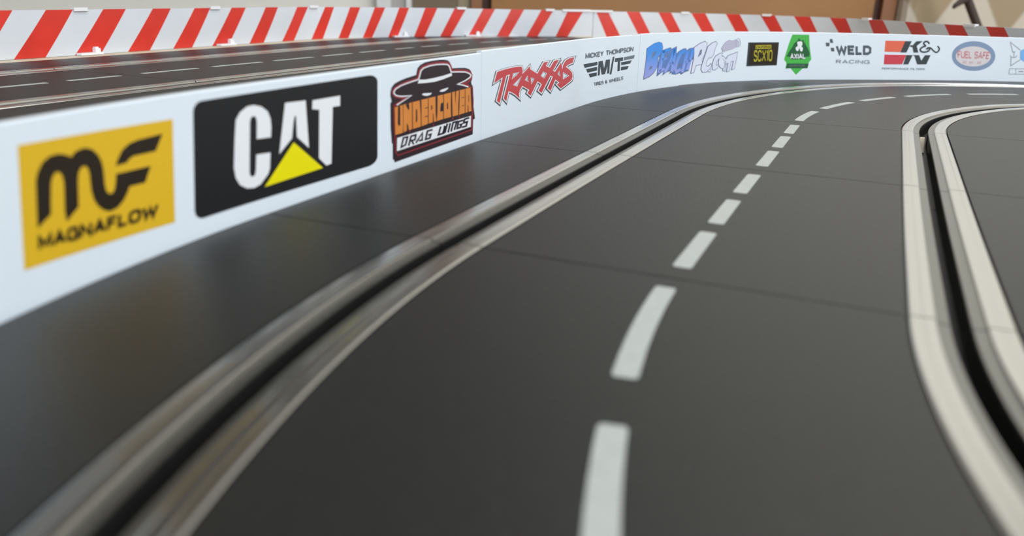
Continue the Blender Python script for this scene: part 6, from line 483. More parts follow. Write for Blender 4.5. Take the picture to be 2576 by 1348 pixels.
  ["sticker","ovalblue",[[[[725.53,16.43],[725.68,15.35],[725.64,14.28],[725.43,13.24],[725.02,12.23],[724.45,11.27],[723.7,10.37],[722.78,9.54],[721.72,8.8],[720.51,8.14],[719.19,7.59],[717.75,7.15],[716.22,6.82],[714.62,6.61],[712.97,6.52],[711.28,6.56],[709.59,6.71],[707.91,6.99],[706.27,7.38],[704.68,7.88],[703.17,8.49],[701.75,9.2],[700.46,9.99],[699.29,10.86],[698.27,11.79],[697.41,12.78],[696.73,13.8],[696.22,14.86],[695.89,15.93],[695.76,17.0],[695.82,18.06],[696.06,19.1],[696.49,20.1],[697.11,21.04],[697.89,21.93],[698.84,22.74],[699.93,23.47],[701.16,24.1],[702.51,24.64],[703.97,25.07],[705.51,25.39],[707.11,25.6],[708.75,25.68],[710.42,25.65],[712.09,25.5],[713.74,25.24],[715.35,24.86],[716.91,24.37],[718.38,23.78],[719.76,23.09],[721.03,22.32],[722.17,21.46],[723.17,20.54],[724.01,19.57],[724.69,18.55],[725.2,17.5]],[[722.6,16.08],[722.69,15.35],[722.62,14.63],[722.41,13.91],[722.06,13.23],[721.56,12.57],[720.92,11.96],[720.16,11.39],[719.27,10.89],[718.28,10.44],[717.18,10.06],[716.01,9.76],[714.76,9.53],[713.45,9.39],[712.12,9.33],[710.76,9.34],[709.4,9.45],[708.04,9.63],[706.73,9.89],[705.47,10.23],[704.26,10.64],[703.14,11.12],[702.11,11.65],[701.19,12.24],[700.39,12.87],[699.73,13.54],[699.2,14.24],[698.82,14.96],[698.58,15.69],[698.5,16.42],[698.58,17.14],[698.8,17.85],[699.18,18.53],[699.7,19.17],[700.35,19.78],[701.14,20.33],[702.05,20.83],[703.06,21.27],[704.17,21.64],[705.36,21.94],[706.61,22.16],[707.91,22.3],[709.25,22.37],[710.6,22.35],[711.95,22.25],[713.28,22.07],[714.58,21.82],[715.83,21.48],[717.01,21.08],[718.11,20.62],[719.11,20.09],[720.01,19.51],[720.8,18.89],[721.45,18.22],[721.98,17.53],[722.36,16.81]]]]],
  ["oval_face","palepink",[[[[722.55,16.08],[722.64,15.36],[722.58,14.63],[722.37,13.93],[722.01,13.25],[721.51,12.6],[720.88,11.99],[720.12,11.43],[719.23,10.92],[718.24,10.48],[717.15,10.1],[715.98,9.8],[714.74,9.58],[713.44,9.43],[712.11,9.37],[710.76,9.39],[709.4,9.49],[708.05,9.67],[706.74,9.93],[705.48,10.27],[704.28,10.68],[703.16,11.15],[702.14,11.68],[701.23,12.26],[700.43,12.89],[699.77,13.56],[699.24,14.25],[698.86,14.96],[698.63,15.69],[698.55,16.41],[698.62,17.13],[698.85,17.83],[699.22,18.51],[699.74,19.15],[700.4,19.75],[701.18,20.3],[702.08,20.8],[703.1,21.24],[704.2,21.6],[705.39,21.9],[706.63,22.12],[707.93,22.26],[709.26,22.32],[710.61,22.31],[711.95,22.21],[713.27,22.03],[714.57,21.78],[715.81,21.45],[716.99,21.05],[718.08,20.59],[719.08,20.06],[719.98,19.49],[720.76,18.87],[721.41,18.21],[721.93,17.52],[722.31,16.81]]]]],
  ["lettering","pinkred",[[[[701.26,18.42],[699.73,18.44],[698.86,19.41],[701.03,19.37]]],[[[699.73,18.44],[700.66,14.94],[700.08,14.95],[698.86,19.41]]],[[[699.59,17.49],[701.19,17.46],[701.43,16.5],[699.85,16.53]]],[[[702.08,19.02],[702.77,16.01],[702.28,15.62],[701.47,19.03]]],[[[702.77,16.01],[703.17,15.51],[703.15,14.55],[702.28,15.62]]],[[[703.17,15.51],[704.03,15.5],[704.47,14.53],[703.15,14.55]]],[[[704.03,15.5],[704.22,15.98],[704.88,15.57],[704.47,14.53]]],[[[704.22,15.98],[703.59,19.0],[704.2,18.99],[704.88,15.57]]],[[[706.66,18.32],[705.07,18.35],[704.29,19.32],[706.5,19.28]]],[[[705.07,18.35],[705.62,15.47],[705.23,14.51],[704.29,19.32]]],[[[705.62,15.47],[707.13,15.44],[707.29,14.47],[705.23,14.51]]],[[[704.85,17.47],[706.51,17.44],[706.67,16.48],[705.04,16.51]]],[[[707.52,18.93],[708.05,15.42],[707.63,14.47],[706.92,18.94]]],[[[708.05,15.42],[709.42,15.39],[709.55,14.43],[707.63,14.47]]],[[[713.13,17.65],[712.76,18.22],[712.95,19.18],[713.52,18.3]]],[[[712.76,18.22],[711.93,18.24],[711.63,19.2],[712.95,19.18]]],[[[711.93,18.24],[711.73,17.95],[711.09,18.42],[711.63,19.2]]],[[[711.73,17.95],[711.75,17.67],[711.21,17.17],[711.09,18.42]]],[[[711.75,17.67],[712.01,17.41],[711.87,16.49],[711.21,17.17]]],[[[712.01,17.41],[713.08,17.12],[712.94,16.2],[711.87,16.49]]],[[[713.08,17.12],[713.71,16.49],[713.17,15.97],[712.94,16.2]]],[[[713.71,16.49],[713.8,15.14],[713.2,15.62],[713.17,15.97]]],[[[713.8,15.14],[713.27,14.36],[713.0,15.33],[713.2,15.62]]],[[[713.27,14.36],[712.06,14.38],[712.19,15.34],[713.0,15.33]]],[[[712.06,14.38],[711.44,15.24],[711.75,15.94],[712.19,15.34]]],[[[713.94,14.92],[715.17,19.73],[715.26,17.59],[714.47,14.48]]],[[[715.17,19.73],[716.78,14.87],[716.29,14.44],[715.26,17.59]]],[[[714.52,16.46],[716.08,16.43],[716.11,15.47],[714.57,15.5]]],[[[718.95,18.13],[717.45,18.15],[716.84,19.12],[718.97,19.09]]],[[[717.45,18.15],[717.48,14.62],[716.92,14.63],[716.84,19.12]]],[[[717.08,17.19],[718.65,17.17],[718.64,16.2],[717.09,16.22]]],[[[721.45,18.09],[719.89,18.11],[719.32,19.08],[721.5,19.05]]],[[[719.89,18.11],[719.82,15.21],[719.24,14.25],[719.32,19.08]]],[[[719.82,15.21],[721.31,15.19],[721.26,14.22],[719.24,14.25]]],[[[719.49,17.23],[721.12,17.2],[721.07,16.24],[719.47,16.26]]]]],
  ["small_lettering","palered",[[[[704.3,12.98],[706.61,13.13],[707.01,11.26],[704.69,11.16]]],[[[708.57,12.72],[711.34,12.87],[711.59,11.22],[709.05,11.07]]],[[[713.96,12.58],[716.41,13.07],[717.14,11.31],[714.19,11.04]]]]]],
 "sticker_12":[
  ["sticker","linegrey",[[[[741.3,20.76],[733.05,26.07],[733.96,25.02],[741.04,20.31]]],[[[733.05,26.07],[736.24,18.87],[736.57,19.48],[733.96,25.02]]],[[[736.24,18.87],[738.32,19.05],[738.16,19.61],[736.57,19.48]]],[[[736.98,19.27],[737.77,15.83],[738.35,15.84],[737.56,19.28]]],[[[735.11,16.88],[736.45,15.42],[736.61,15.91],[735.46,17.16]]],[[[736.45,15.42],[739.15,15.48],[738.81,15.96],[736.61,15.91]]],[[[739.15,15.48],[740.05,16.96],[739.6,17.26],[738.81,15.96]]],[[[735.77,15.97],[736.94,9.73],[737.32,10.82],[736.36,15.96]]],[[[736.94,9.73],[742.68,14.18],[742.26,14.65],[737.32,10.82]]],[[[737.04,8.17],[756.86,8.53],[757.2,8.97],[736.54,8.6]]],[[[756.86,8.53],[757.59,5.44],[758.14,5.0],[757.2,8.97]]],[[[757.59,5.44],[737.43,5.06],[737.03,4.61],[758.14,5.0]]],[[[737.43,5.06],[737.04,8.17],[736.54,8.6],[737.03,4.61]]],[[[740.8,8.42],[741.49,4.89],[741.85,4.88],[741.16,8.42]]],[[[747.44,20.46],[752.33,25.43],[752.75,26.49],[746.98,20.89]]],[[[752.33,25.43],[752.22,19.83],[752.8,19.24],[752.75,26.49]]],[[[752.22,19.83],[750.82,19.9],[750.91,19.33],[752.8,19.24]]],[[[754.07,16.36],[755.47,11.24],[756.34,10.18],[754.63,16.4]]],[[[755.47,11.24],[748.84,14.8],[748.64,14.32],[756.34,10.18]]],[[[743.07,7.08],[746.3,7.16],[746.47,6.39],[743.14,6.31]]]]],
  ["hexagon","skyblue",[[[[741.19,20.15],[744.04,21.75],[747.48,20.29],[748.75,14.84],[746.11,12.8],[742.31,14.81]]]]]]}


def print_mesh(name, items, m, off, parent):
    vs, fs = [], []
    for it in items:
        b = len(vs)
        rings = [[Vector((x, y, 0)) for x, y in ring] for ring in it]
        for t in geometry.tessellate_polygon(rings):
            fs.append(tuple(b + i for i in t))
        vs += [p for ring in rings for p in ring]
    bm = bmesh.new()
    bv = [bm.verts.new(v) for v in vs]
    for f in fs:
        try:
            bm.faces.new([bv[i] for i in f])
        except ValueError:
            pass
    x0, x1 = min(v.x for v in vs), max(v.x for v in vs)
    for s in WCS:
        if x0 < s < x1:
            bmesh.ops.bisect_plane(bm, geom=bm.verts[:] + bm.edges[:] + bm.faces[:], dist=1e-5, plane_co=(s, 0, 0), plane_no=(1, 0, 0))
    bm.verts.index_update()
    V3, F3 = [], []
    for v in bm.verts:
        V3.append(wall_pt(v.co.x, v.co.y, off))
    for f in bm.faces:
        F3.append([v.index for v in f.verts])
    bm.free()
    offp = Vector((0, 0, 0))
    q = parent
    while q is not None:
        offp += Vector(q.location)
        q = q.parent
    me = bpy.data.meshes.new(name)
    me.from_pydata([v - offp for v in V3], [], F3)
    me.materials.append(MATS[m])
    o = bpy.data.objects.new(name, me)
    COL.objects.link(o)
    o.parent = parent
    return o


STICKER_LABEL = {'sticker_1': 'yellow square sticker with black emblem and lettering', 'sticker_2': 'black sticker with white letters and a yellow triangle',
                 'sticker_3': 'black sticker of a wide-brimmed hat over orange letters', 'sticker_4': 'red slanted script sticker with white and dark outline',
                 'sticker_5': 'dark grey winged letter sticker', 'sticker_6': 'blue and pale lettering sticker', 'sticker_7': 'small dark sticker with yellow letters',
                 'sticker_8': 'green shield sticker with a white emblem', 'sticker_9': 'dark grey word sticker with flag squares',
                 'sticker_10': 'orange and crimson sticker with large black letters', 'sticker_11': 'blue ringed oval sticker with pale red letters',
                 'sticker_12': 'grey line drawing sticker with a blue hexagon'}
for i_, (key, layers) in enumerate(DECALS.items()):
    par = panels[0] if i_ < 3 else panels[1] if i_ < 5 else panels[2]
    st = None
    for j_, (part, m_, items) in enumerate(layers):
        o = print_mesh(part, items, 'print_' + m_, .05 + .05 * j_, st or par)
        if st is None:
            st = o
            st['label'] = STICKER_LABEL[key]

# ------------------------------------------------------------------ red and white guardrails
GL = [[-330.74,354.62],[-328.99,358.22],[-327.25,361.82],[-325.5,365.42],[-323.76,369.02],[-322.01,372.62],[-320.27,376.22],[-318.52,379.82],[-316.78,383.42],[-315.03,387.02],[-313.29,390.62],[-311.55,394.22],[-309.8,397.82],[-308.06,401.42],[-306.31,405.02],[-304.57,408.62],[-302.82,412.22],[-301.08,415.82],[-299.33,419.41],[-297.59,423.01],[-295.84,426.61],[-294.1,430.21],[-292.36,433.81],[-290.61,437.41],[-288.87,441.01],[-287.12,444.61],[-285.38,448.21],[-283.63,451.81],[-281.89,455.41],[-280.14,459.01],[-278.4,462.61],[-276.65,466.21],[-274.91,469.81],[-273.17,473.41],[-271.42,477.01],[-269.68,480.61],[-267.93,484.21],[-266.19,487.81],[-264.44,491.41],[-262.7,495.0],[-260.95,498.6],[-259.21,502.2],[-257.47,505.8],[-255.72,509.4],[-253.98,513.0],[-252.23,516.6],[-250.49,520.2],[-248.74,523.8],[-247.0,527.4],[-245.25,531.0],[-243.51,534.6],[-241.76,538.2],[-240.02,541.8],[-238.28,545.4],[-236.54,549.0],[-234.79,552.6],[-233.05,556.2],[-231.31,559.8],[-229.57,563.4],[-227.83,567.0],[-226.08,570.6],[-224.34,574.2],[-222.59,577.8],[-220.85,581.4],[-219.1,585.0],[-217.35,588.6],[-215.6,592.2],[-213.86,595.79],[-212.11,599.39],[-210.37,602.99],[-208.63,606.6],[-206.89,610.2],[-205.16,613.8],[-203.42,617.41],[-201.68,621.01],[-199.93,624.6],[-198.18,628.2],[-196.41,631.79],[-194.64,635.37],[-192.85,638.95],[-191.06,642.53],[-189.27,646.11],[-187.5,649.69],[-185.77,653.3],[-184.11,656.94],[-182.51,660.61],[-180.96,664.29],[-179.43,667.99],[-177.85,671.66],[-176.18,675.3],[-174.38,678.87],[-172.41,682.35],[-170.28,685.73],[-167.97,689.0],[-165.51,692.15],[-162.91,695.2],[-160.21,698.15],[-157.42,701.01],[-154.56,703.81],[-151.65,706.55],[-148.7,709.25],[-145.72,711.92],[-142.71,714.55],[-139.67,717.16],[-136.62,719.74],[-133.54,722.3],[-130.45,724.84],[-127.34,727.36],[-124.22,729.85],[-121.08,732.33],[-117.92,734.79],[-114.75,737.23],[-111.57,739.65],[-108.36,742.04],[-105.15,744.42],[-101.91,746.78],[-98.66,749.11],[-95.4,751.41],[-92.11,753.69],[-88.8,755.95],[-85.48,758.17],[-82.13,760.35],[-78.75,762.49],[-75.34,764.59],[-71.9,766.63],[-68.42,768.6],[-64.9,770.5],[-61.34,772.32],[-57.73,774.04],[-54.08,775.67],[-50.39,777.22],[-46.66,778.68],[-42.91,780.06],[-39.13,781.36],[-35.32,782.59],[-31.5,783.77],[-27.66,784.89],[-23.81,785.98],[-19.95,787.04],[-16.09,788.08],[-12.23,789.12],[-8.37,790.18],[-4.52,791.26],[-0.68,792.38],[3.15,793.54],[6.96,794.75],[10.76,796.01],[14.55,797.29],[18.33,798.59],[22.11,799.9],[25.89,801.21],[29.66,802.53],[33.44,803.85],[37.22,805.17],[40.99,806.49],[44.77,807.81],[48.54,809.14],[52.32,810.46],[56.09,811.78],[59.87,813.1],[63.64,814.43],[67.42,815.75],[71.19,817.07],[74.97,818.4]]
GR = [[75.32,818.3],[79.29,818.79],[83.26,819.28],[87.23,819.76],[91.2,820.24],[95.17,820.7],[99.15,821.14],[103.13,821.55],[107.11,821.91],[111.1,822.23],[115.09,822.5],[119.08,822.7],[123.08,822.84],[127.08,822.91],[131.08,822.92],[135.08,822.86],[139.08,822.74],[143.07,822.58],[147.07,822.36],[151.06,822.11],[155.05,821.81],[159.04,821.48],[163.02,821.1],[167.0,820.68],[170.97,820.22],[174.93,819.7],[178.89,819.13],[182.84,818.49],[186.78,817.79],[190.7,817.0],[194.61,816.13],[198.49,815.16],[202.34,814.09],[206.16,812.9],[209.94,811.6],[213.68,810.18],[217.37,808.64],[221.01,806.98],[224.6,805.22],[228.14,803.35],[231.62,801.38],[235.05,799.32],[238.44,797.19],[241.78,794.99],[245.08,792.74],[248.35,790.43],[251.58,788.08],[254.79,785.69],[257.97,783.26],[261.11,780.79],[264.23,778.28],[267.3,775.72],[270.34,773.12],[273.33,770.46],[276.26,767.74],[279.13,764.95],[281.93,762.09],[284.64,759.15],[287.26,756.13],[289.77,753.02],[292.17,749.81],[294.43,746.52],[296.55,743.12],[298.53,739.65],[300.35,736.09],[302.03,732.46],[303.58,728.77],[305.0,725.03],[306.31,721.25],[307.54,717.44],[308.68,713.61],[309.77,709.76],[310.82,705.9],[311.82,702.03],[312.8,698.15],[313.74,694.26],[314.64,690.37],[315.5,686.46],[316.33,682.55],[317.11,678.62],[317.87,674.7],[318.59,670.76],[319.3,666.83],[320.0,662.89],[320.72,658.95],[321.45,655.02],[322.23,651.1],[323.05,647.18],[323.93,643.28],[324.88,639.39],[325.9,635.53],[326.99,631.68],[328.15,627.85],[329.38,624.04],[330.67,620.26],[332.01,616.49],[333.4,612.74],[334.83,609.0],[336.31,605.28],[337.82,601.58],[339.37,597.9],[340.97,594.23],[342.59,590.57],[344.25,586.93],[345.92,583.3],[347.62,579.67],[349.31,576.05],[351.01,572.43],[352.7,568.81],[354.39,565.18],[356.08,561.55],[357.76,557.92],[359.44,554.29],[361.12,550.66],[362.8,547.03],[364.48,543.4],[366.16,539.77],[367.84,536.14],[369.51,532.51],[371.19,528.88],[372.87,525.25],[374.55,521.62],[376.23,517.99],[377.91,514.36],[379.59,510.73],[381.27,507.1],[382.94,503.47],[384.62,499.83],[386.3,496.2],[387.98,492.57],[389.66,488.94],[391.34,485.31],[393.02,481.68],[394.69,478.05],[396.37,474.42],[398.05,470.79],[399.73,467.16],[401.41,463.53],[403.09,459.9],[404.77,456.27],[406.44,452.64],[408.12,449.0]]
SL = [[[135.65,35.88],[152.56,35.68],[112.98,11.06],[130.8,9.97]],[[172.72,35.44],[188.98,35.25],[150.57,11.09],[167.5,10.13]],[[209.5,35.25],[224.15,35.09],[187.39,10.61],[203.54,9.74]],[[244.93,35.64],[259.04,35.49],[223.24,10.46],[239.01,9.65]],[[279.45,35.56],[293.74,35.42],[258.42,10.87],[273.4,10.15]],[[314.35,35.22],[327.81,35.1],[294.89,10.55],[309.64,9.88]],[[350.82,34.67],[363.87,34.54],[330.49,10.4],[344.6,9.77]],[[381.91,34.65],[390.78,34.64],[366.64,10.57],[378.45,10.19]],[[406.2,34.46],[416.28,34.47],[394.35,10.93],[404.11,10.72]],[[430.59,34.57],[441.01,34.6],[418.4,11.0],[427.73,10.83]],[[454.95,34.28],[465.0,34.31],[443.94,11.34],[453.41,11.2]],[[481.58,34.63],[493.96,34.7],[470.09,10.96],[481.13,10.82]],[[510.7,33.7],[522.29,33.81],[497.07,10.66],[507.82,10.58]],[[538.81,33.64],[550.62,33.79],[525.06,10.54],[536.83,10.57]],[[566.21,33.63],[579.29,33.79],[553.27,10.28],[565.09,10.34]],[[596.35,32.89],[609.12,33.03],[582.94,10.41],[594.63,10.43]],[[624.15,32.45],[640.83,32.62],[613.37,10.46],[626.44,10.48]]]
SR = [[[2.83,32.34],[14.79,32.54],[13.72,10.33],[28.07,10.53]],[[33.6,32.63],[46.52,32.87],[46.04,12.35],[58.56,12.59]],[[65.04,32.78],[77.52,33.05],[76.75,14.52],[88.87,14.81]],[[97.31,32.86],[110.72,33.17],[108.73,16.28],[121.19,16.65]],[[130.55,32.76],[143.6,33.13],[140.51,18.04],[153.43,18.53]],[[163.58,32.54],[177.26,32.99],[173.65,19.56],[186.23,20.1]],[[195.75,32.55],[210.79,33.08],[205.61,20.62],[218.85,21.23]],[[230.12,32.64],[245.8,33.24],[239.89,21.57],[254.04,22.3]],[[271.12,32.66],[288.97,33.36],[279.34,23.06],[299.21,24.1]],[[317.41,32.51],[337.9,33.35],[327.42,24.65],[346.87,25.69]],[[363.04,32.74],[379.56,33.48],[369.62,25.72],[386.25,26.66]],[[399.53,32.87],[413.17,33.52],[404.45,26.8],[418.14,27.58]]]


def guardrail(P, stripes, zt, zb, label, clips, feet, s_end):
    CS = [0.0]
    for i in range(1, len(P)):
        CS.append(CS[-1] + math.hypot(P[i][0] - P[i - 1][0], P[i][1] - P[i - 1][1]))
    s_end = min(s_end, CS[-1] - .01)

    def pt(s, z, off=0.0):
        x, y = on_poly(P, CS, s, off)
        return V(x, y, z)
    r = root('guardrail', pt(s_end / 2, zb(s_end / 2), -.8), label, 'guardrail', 'red and white striped guardrails behind the tracks')
    # stripe edges carried on to the rail's own top and bottom edge: (s at bottom, s at top, red?)
    edges = [(0.0, 0.0)]
    for tl, tr, bl, br in stripes:
        for t, b in ((tl, bl), (tr, br)):
            k = (b[0] - t[0]) / (b[1] - t[1])
            sm = t[0]
            edges.append((max(edges[-1][0] + .05, sm + (zb(sm) - t[1]) * k), max(edges[-1][1] + .05, sm + (zt(sm) - t[1]) * k)))
    edges.append((s_end, s_end))
    vs, fs, fm = [], [], []
    NU, NV = 8, 5
    for i in range(len(edges) - 1):
        (b0, t0), (b1, t1) = edges[i], edges[i + 1]
        nu = NU if i not in (0, len(edges) - 2) else 24
        b = len(vs)
        for u in range(nu + 1):
            for v in range(NV + 1):
                f = v / NV
                sa = b0 + (t0 - b0) * f
                sb = b1 + (t1 - b1) * f
                s = sa + (sb - sa) * u / nu
                z = zb(s) + (zt(s) - zb(s)) * f
                vs.append(pt(s, z, 0.35 * math.sin(math.pi * f)))
        for u in range(nu):
            for v in range(NV):
                a = b + u * (NV + 1) + v
                fs.append((a, a + NV + 1, a + NV + 2, a + 1))
                fm.append(i % 2)
    # back and edges of the strip
    ss = [0.0] + [s for s in CS if 0.5 < s < s_end - .5] + [s_end]
    b = len(vs)
    for s in ss:
        vs += [pt(s, zb(s), 0), pt(s, zb(s), -1.5), pt(s, zt(s), -1.5), pt(s, zt(s), 0)]
    for i in range(len(ss) - 1):
        for j in range(3):
            fs.append((b + i * 4 + j, b + i * 4 + j + 1, b + i * 4 + j + 5, b + i * 4 + j + 4))
            fm.append(0)
    fs += [(b, b + 1, b + 2, b + 3), (len(vs) - 4, len(vs) - 3, len(vs) - 2, len(vs) - 1)]
    fm += [0, 0]
    mesh('striped_strip', vs, fs, ['rail_white', 'rail_red'], r, fmat=fm)

    def local_box(s, s2, z0, z1, o0, o1):
        q = [pt(a_, z, o_) for z in (z0, z1) for a_, o_ in ((s, o0), (s2, o0), (s2, o1), (s, o1))]
        return q, [(0, 3, 2, 1), (4, 5, 6, 7), (0, 1, 5, 4), (1, 2, 6, 5), (2, 3, 7, 6), (3, 0, 4, 7)]
    for s, w in clips:
        vs, fs = [], []
        for a in ((s - w / 2, s + w / 2, zt(s) + .05, zt(s) + 1.1, -2.6, 1.2), (s - w / 2, s + w / 2, zt(s) - .9, zt(s) + .05, .45, 1.2), (s - w / 2, s + w / 2, zt(s) - 3, zt(s) + .05, -2.6, -1.6)):
            q, f = local_box(*a)
            fs += [tuple(len(vs) + i for i in g) for g in f]
            vs += q
        mesh('clip', vs, fs, 'clip_white', r)
    for s in feet:
        vs, fs = [], []
        for a in ((s - 8, s + 7, zb(s) + .05, zb(s) + 1.3, .4, 5.0), (s + 3, s + 6.5, zb(s) + 1.3, zb(s) + 3.6, .45, 3.4), (s + 3.6, s + 5.9, zb(s) + 3.6, zb(s) + 4.4, .45, 2.6)):
            q, f = local_box(*a)
            fs += [tuple(len(vs) + i for i in g) for g in f]
            vs += q
        mesh('foot_clip', vs, fs, 'clip_white', r)
    return r


gl_len = sum(math.hypot(GL[i][0] - GL[i - 1][0], GL[i][1] - GL[i - 1][1]) for i in range(1, len(GL)))
pre = []
for k in (3, 2, 1):
    pre.append([[a[0] - 36.8 * k, a[1]] for a in SL[0]])
SL = pre + SL
guardrail(GL, SL, lambda s: lerp_tab([(0, 35.9), (330, 35.4), (520, 34.4), (600, 34.0), (700, 33.2)], s), lambda s: LZ + .12,
          'left guardrail, red stripes leaning right, along the upper track', [(157, 9), (263, 9), (370, 9), (518, 9), (606, 9), (634, 30)], (158, 269, 455, 529), gl_len - .1)
guardrail(GR, SR, lambda s: lerp_tab([(0, 33.4), (600, 33.6)], s), lambda s: 1.55 if s > 2 else 1.55,
          'right guardrail, red stripes leaning left, behind the long curved white panel', [(8, 22), (91, 8), (169, 8), (268, 8), (386, 10)], (), 436)

# cream border strip along the outer edge of the upper track
vs, fs, P_ = sweep(upper_line, steps(-330, 300, 6), [(-118, -7.9), (-118, -.1), (-99.3, -.1), (-99.3, -7.9)], LZ)
o = mesh('border_strip', vs, fs, 'cream_plastic', base=at(upper_line, 0, -108, LZ - 7.9))
tag(o, 'cream border strip between the upper track and the left striped guardrail', 'track border')

# ------------------------------------------------------------------ table
RZ = LZ - 7.95                  # top of the board that lifts the upper track
t = root('table', Vector((0.15, 0.40, 0)), 'cream topped table carrying the whole slot car track', 'table')
vs, fs = boxes([(-0.75, -0.55, Z0 - .040, 1.05, 1.15, Z0 - .0077)])
mesh('tabletop', vs, fs, 'cream_board', t)
for x in (-0.68, 0.98):
    for y in (-0.48, 1.08):
        vs, fs = boxes([(x - .03, y - .03, 0, x + .03, y + .03, Z0 - .040)])
        mesh('leg', vs, fs, 'table_leg', t)
# raised board under the upper track and the guardrails, its inner edge kept clear of the white panels
inner, outer = [], []
for s in range(-330, 441, 14):
    inner.append(at(upper_line, s, 99, 0))
brd = [(p.x, p.y) for p in inner]
brd = [q for q in brd if q[1] < 0.80]
for s in (300, 320, 340, 360, 380, 400):
    q = at(main_line, s, -112, 0)
    brd.append((q.x, q.y))
brd += [(0.45, 0.62), (0.45, 0.95), (-0.60, 0.95), (-0.60, 0.10)]
vs = [Vector((x, y, Z0 - .0076)) for x, y in brd] + [Vector((x, y, Z0 + RZ / 1000)) for x, y in brd]
n = len(brd)
fs = [tuple(range(n)), tuple(range(n, 2 * n))] + [(i, (i + 1) % n, n + (i + 1) % n, n + i) for i in range(n)]
o = mesh('riser_board', vs, fs, 'cream_board', base=(0, 0.6, Z0 - .0076))
tag(o, 'cream board lifting the upper track and the striped guardrails off the table', 'board')

# ------------------------------------------------------------------ room
YB = 1.90
struct(box('floor', (-2.4, -2.2, -.05), (2.5, YB + .1, 0), 'floor_tile'))
struct(box('ceiling', (-2.4, -2.2, 2.5), (2.5, YB + .1, 2.55), 'ceiling_paint'))
struct(box('wall_back', (-2.4, YB, 0), (2.5, YB + .1, 2.5), 'wall_paint'))
struct(box('wall_front', (-2.4, -2.3, 0), (2.5, -2.2, 2.5), 'wall_side'))
struct(box('wall_left', (-2.5, -2.3, 0), (-2.4, YB + .1, 2.5), 'wall_side'))
struct(box('wall_right', (2.5, -2.3, 0), (2.6, YB + .1, 2.5), 'wall_side'))
# low wooden cabinet behind the corner of the guardrails
d = root('wooden_cabinet', Vector((0.38, YB - .2, 0)), 'low brown wooden cabinet against the beige back wall', 'cabinet')
CT = Z0 + .10
vs, fs = boxes([(-.104, YB - .030, 0, -.080, YB - .003, CT), (.8195, YB - .030, 0, .850, YB - .003, CT), (-.104, YB - .030, CT, .850, YB - .003, CT + .025)])
mesh('cabinet_frame', vs, fs, 'door_frame_wood', d)
box('cabinet_back', (-.0795, YB - .012, 0), (.819, YB - .003, CT - .0005), 'door_gap', d)
box('cabinet_front', (-.058, YB - .034, .03), (.798, YB - .0125, CT - .012), 'door_wood', d)
# narrow white-framed door left of it
d = root('door_2', Vector((-.20, YB, 0)), 'narrow taupe door in a white frame', 'door')
d['kind'] = 'structure'
box('door_leaf', (-.2375, YB - .020, .008), (-.135, YB - .002, 2.0), 'taupe', d)
vs, fs = boxes([(-.313, YB - .05, 0, -.282, YB - .002, 2.06), (-.249, YB - .04, 0, -.238, YB - .002, 2.06)])
mesh('door_frame', vs, fs, 'trim_white', d)
box('frame_panel', (-.2815, YB - .03, 0), (-.2495, YB - .002, 2.06), 'trim_grey', d)
o = box('trim_1', (-.1345, YB - .012, 0), (-.1045, YB - .001, 2.09), 'olive_plaster')
struct(o)

# low two-tone padded headboard on the right of the wooden door
m = bpy.data.materials.new('headboard_fabric')
m.use_nodes = True
nt = m.node_tree
b_ = nt.nodes['Principled BSDF']
b_.inputs['Roughness'].default_value = .85
tc = nt.nodes.new('ShaderNodeTexCoord')
sx = nt.nodes.new('ShaderNodeSeparateXYZ')
nt.links.new(tc.outputs['Object'], sx.inputs[0])


def mth(op, a, b=None):
    n_ = nt.nodes.new('ShaderNodeMath')
    n_.operation = op
    for i, q in enumerate((a, b)):
        if q is None:
            continue
        if isinstance(q, (int, float)):
            n_.inputs[i].default_value = q
        else:
            nt.links.new(q, n_.inputs[i])
    return n_.outputs[0]


fx = mth('ABSOLUTE', mth('SUBTRACT', mth('FRACT', mth('DIVIDE', sx.outputs['X'], .173)), .5))
fz = mth('ABSOLUTE', mth('SUBTRACT', mth('FRACT', mth('DIVIDE', sx.outputs['Z'], .26)), .5))
dia = mth('ADD', fx, mth('MULTIPLY', fz, .9))
rp = nt.nodes.new('ShaderNodeValToRGB')
rp.color_ramp.elements[0].position = .30
rp.color_ramp.elements[0].color = (.37, .29, .19, 1)
rp.color_ramp.elements[1].position = .34
rp.color_ramp.elements[1].color = (.60, .54, .46, 1)
nt.links.new(dia, rp.inputs['Fac'])
nt.links.new(rp.outputs['Color'], b_.inputs['Base Color'])
MATS['headboard_fabric'] = m
hb = root('headboard', Vector((1.30, YB - .05, 0)), 'low padded headboard in beige two-tone diamond fabric, right of the cabinet', 'headboard')
o = box('padded_panel', (.852, YB - .075, .30), (1.74, YB - .012, Z0 + .14), 'headboard_fabric', None, .02)
o.data.transform(Matrix.Translation((-.815, 0, -(Z0 + .19))))
o.location = (.815 - 1.30, -(YB - .05), Z0 + .19)
o.parent = hb
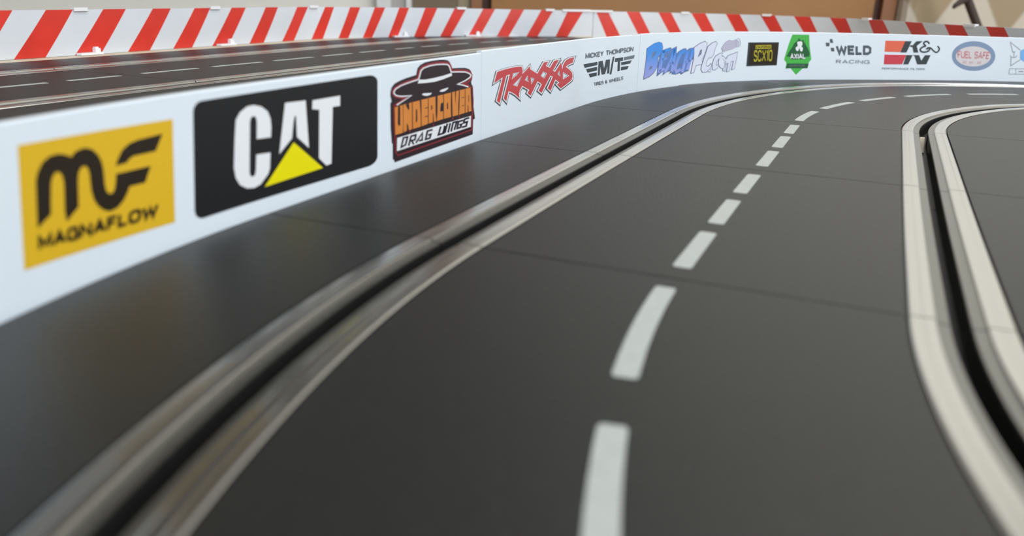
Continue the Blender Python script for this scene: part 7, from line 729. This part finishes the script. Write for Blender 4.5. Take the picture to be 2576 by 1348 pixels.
for x in (.93, 1.63):
    box('leg', (x, YB - .06, 0), (x + .05, YB - .02, .2995), 'door_frame_wood', hb)

# unseen dark cupboard added above the frame to darken reflections in track and rails
wc = root('added_cupboard', Vector((-.95, YB - .15, 1.5)), 'added dark grey cupboard out of view, high on the back wall, darkening the track reflections', 'cupboard')
box('added_cupboard_body', (-2.25, YB - .30, 1.50), (.30, YB - .002, 2.42), 'added_cupboard_dark', wc)
for k in range(4):
    x = -2.24 + k * .6345
    box('added_cupboard_door', (x, YB - .322, 1.51), (x + .625, YB - .3005, 2.41), 'added_cupboard_dark', wc, .003)

# dark pole leaning in front of the curtain
def tube(pts, rad, seg=10):
    vs, fs = [], []
    pts = [Vector(p) for p in pts]
    for i, p in enumerate(pts):
        t = (pts[min(i + 1, len(pts) - 1)] - pts[max(i - 1, 0)]).normalized()
        a = t.cross(Vector((0, 1, 0))).normalized()
        b = t.cross(a)
        r = rad[i] if isinstance(rad, list) else rad
        for k in range(seg):
            an = 2 * math.pi * k / seg
            vs.append(p + a * math.cos(an) * r + b * math.sin(an) * r)
    for i in range(len(pts) - 1):
        for k in range(seg):
            k2 = (k + 1) % seg
            fs.append((i * seg + k, i * seg + k2, i * seg + seg + k2, i * seg + seg + k))
    fs += [tuple(range(seg)), tuple(range(len(vs) - seg, len(vs)))]
    return vs, fs


A_ = V(0.9166e3, 1700, 50)
B_ = V(0.945e3, 1700, 0)
dv = (A_ - B_)
dv = Vector((dv.x, 0.004, dv.z))
foot = B_ - dv * (B_.z / dv.z)
head = foot + dv * ((1.55) / dv.z)
pr = root('pole', foot, 'dark brown pole with a short side branch leaning in front of the headboard', 'pole')
vs, fs = tube([foot, foot + (head - foot) * .5, head], [.009, .0085, .008])
mesh('shaft', vs, fs, 'stick_wood', pr)
k0 = A_ + dv * .05
vs, fs = tube([k0, k0 + Vector((-.015, -.004, -.005)), k0 + Vector((-.026, -.004, -.014)), k0 + Vector((-.029, -.004, -.019))], [.007, .007, .005, .003])
mesh('branch', vs, fs, 'stick_wood', pr)
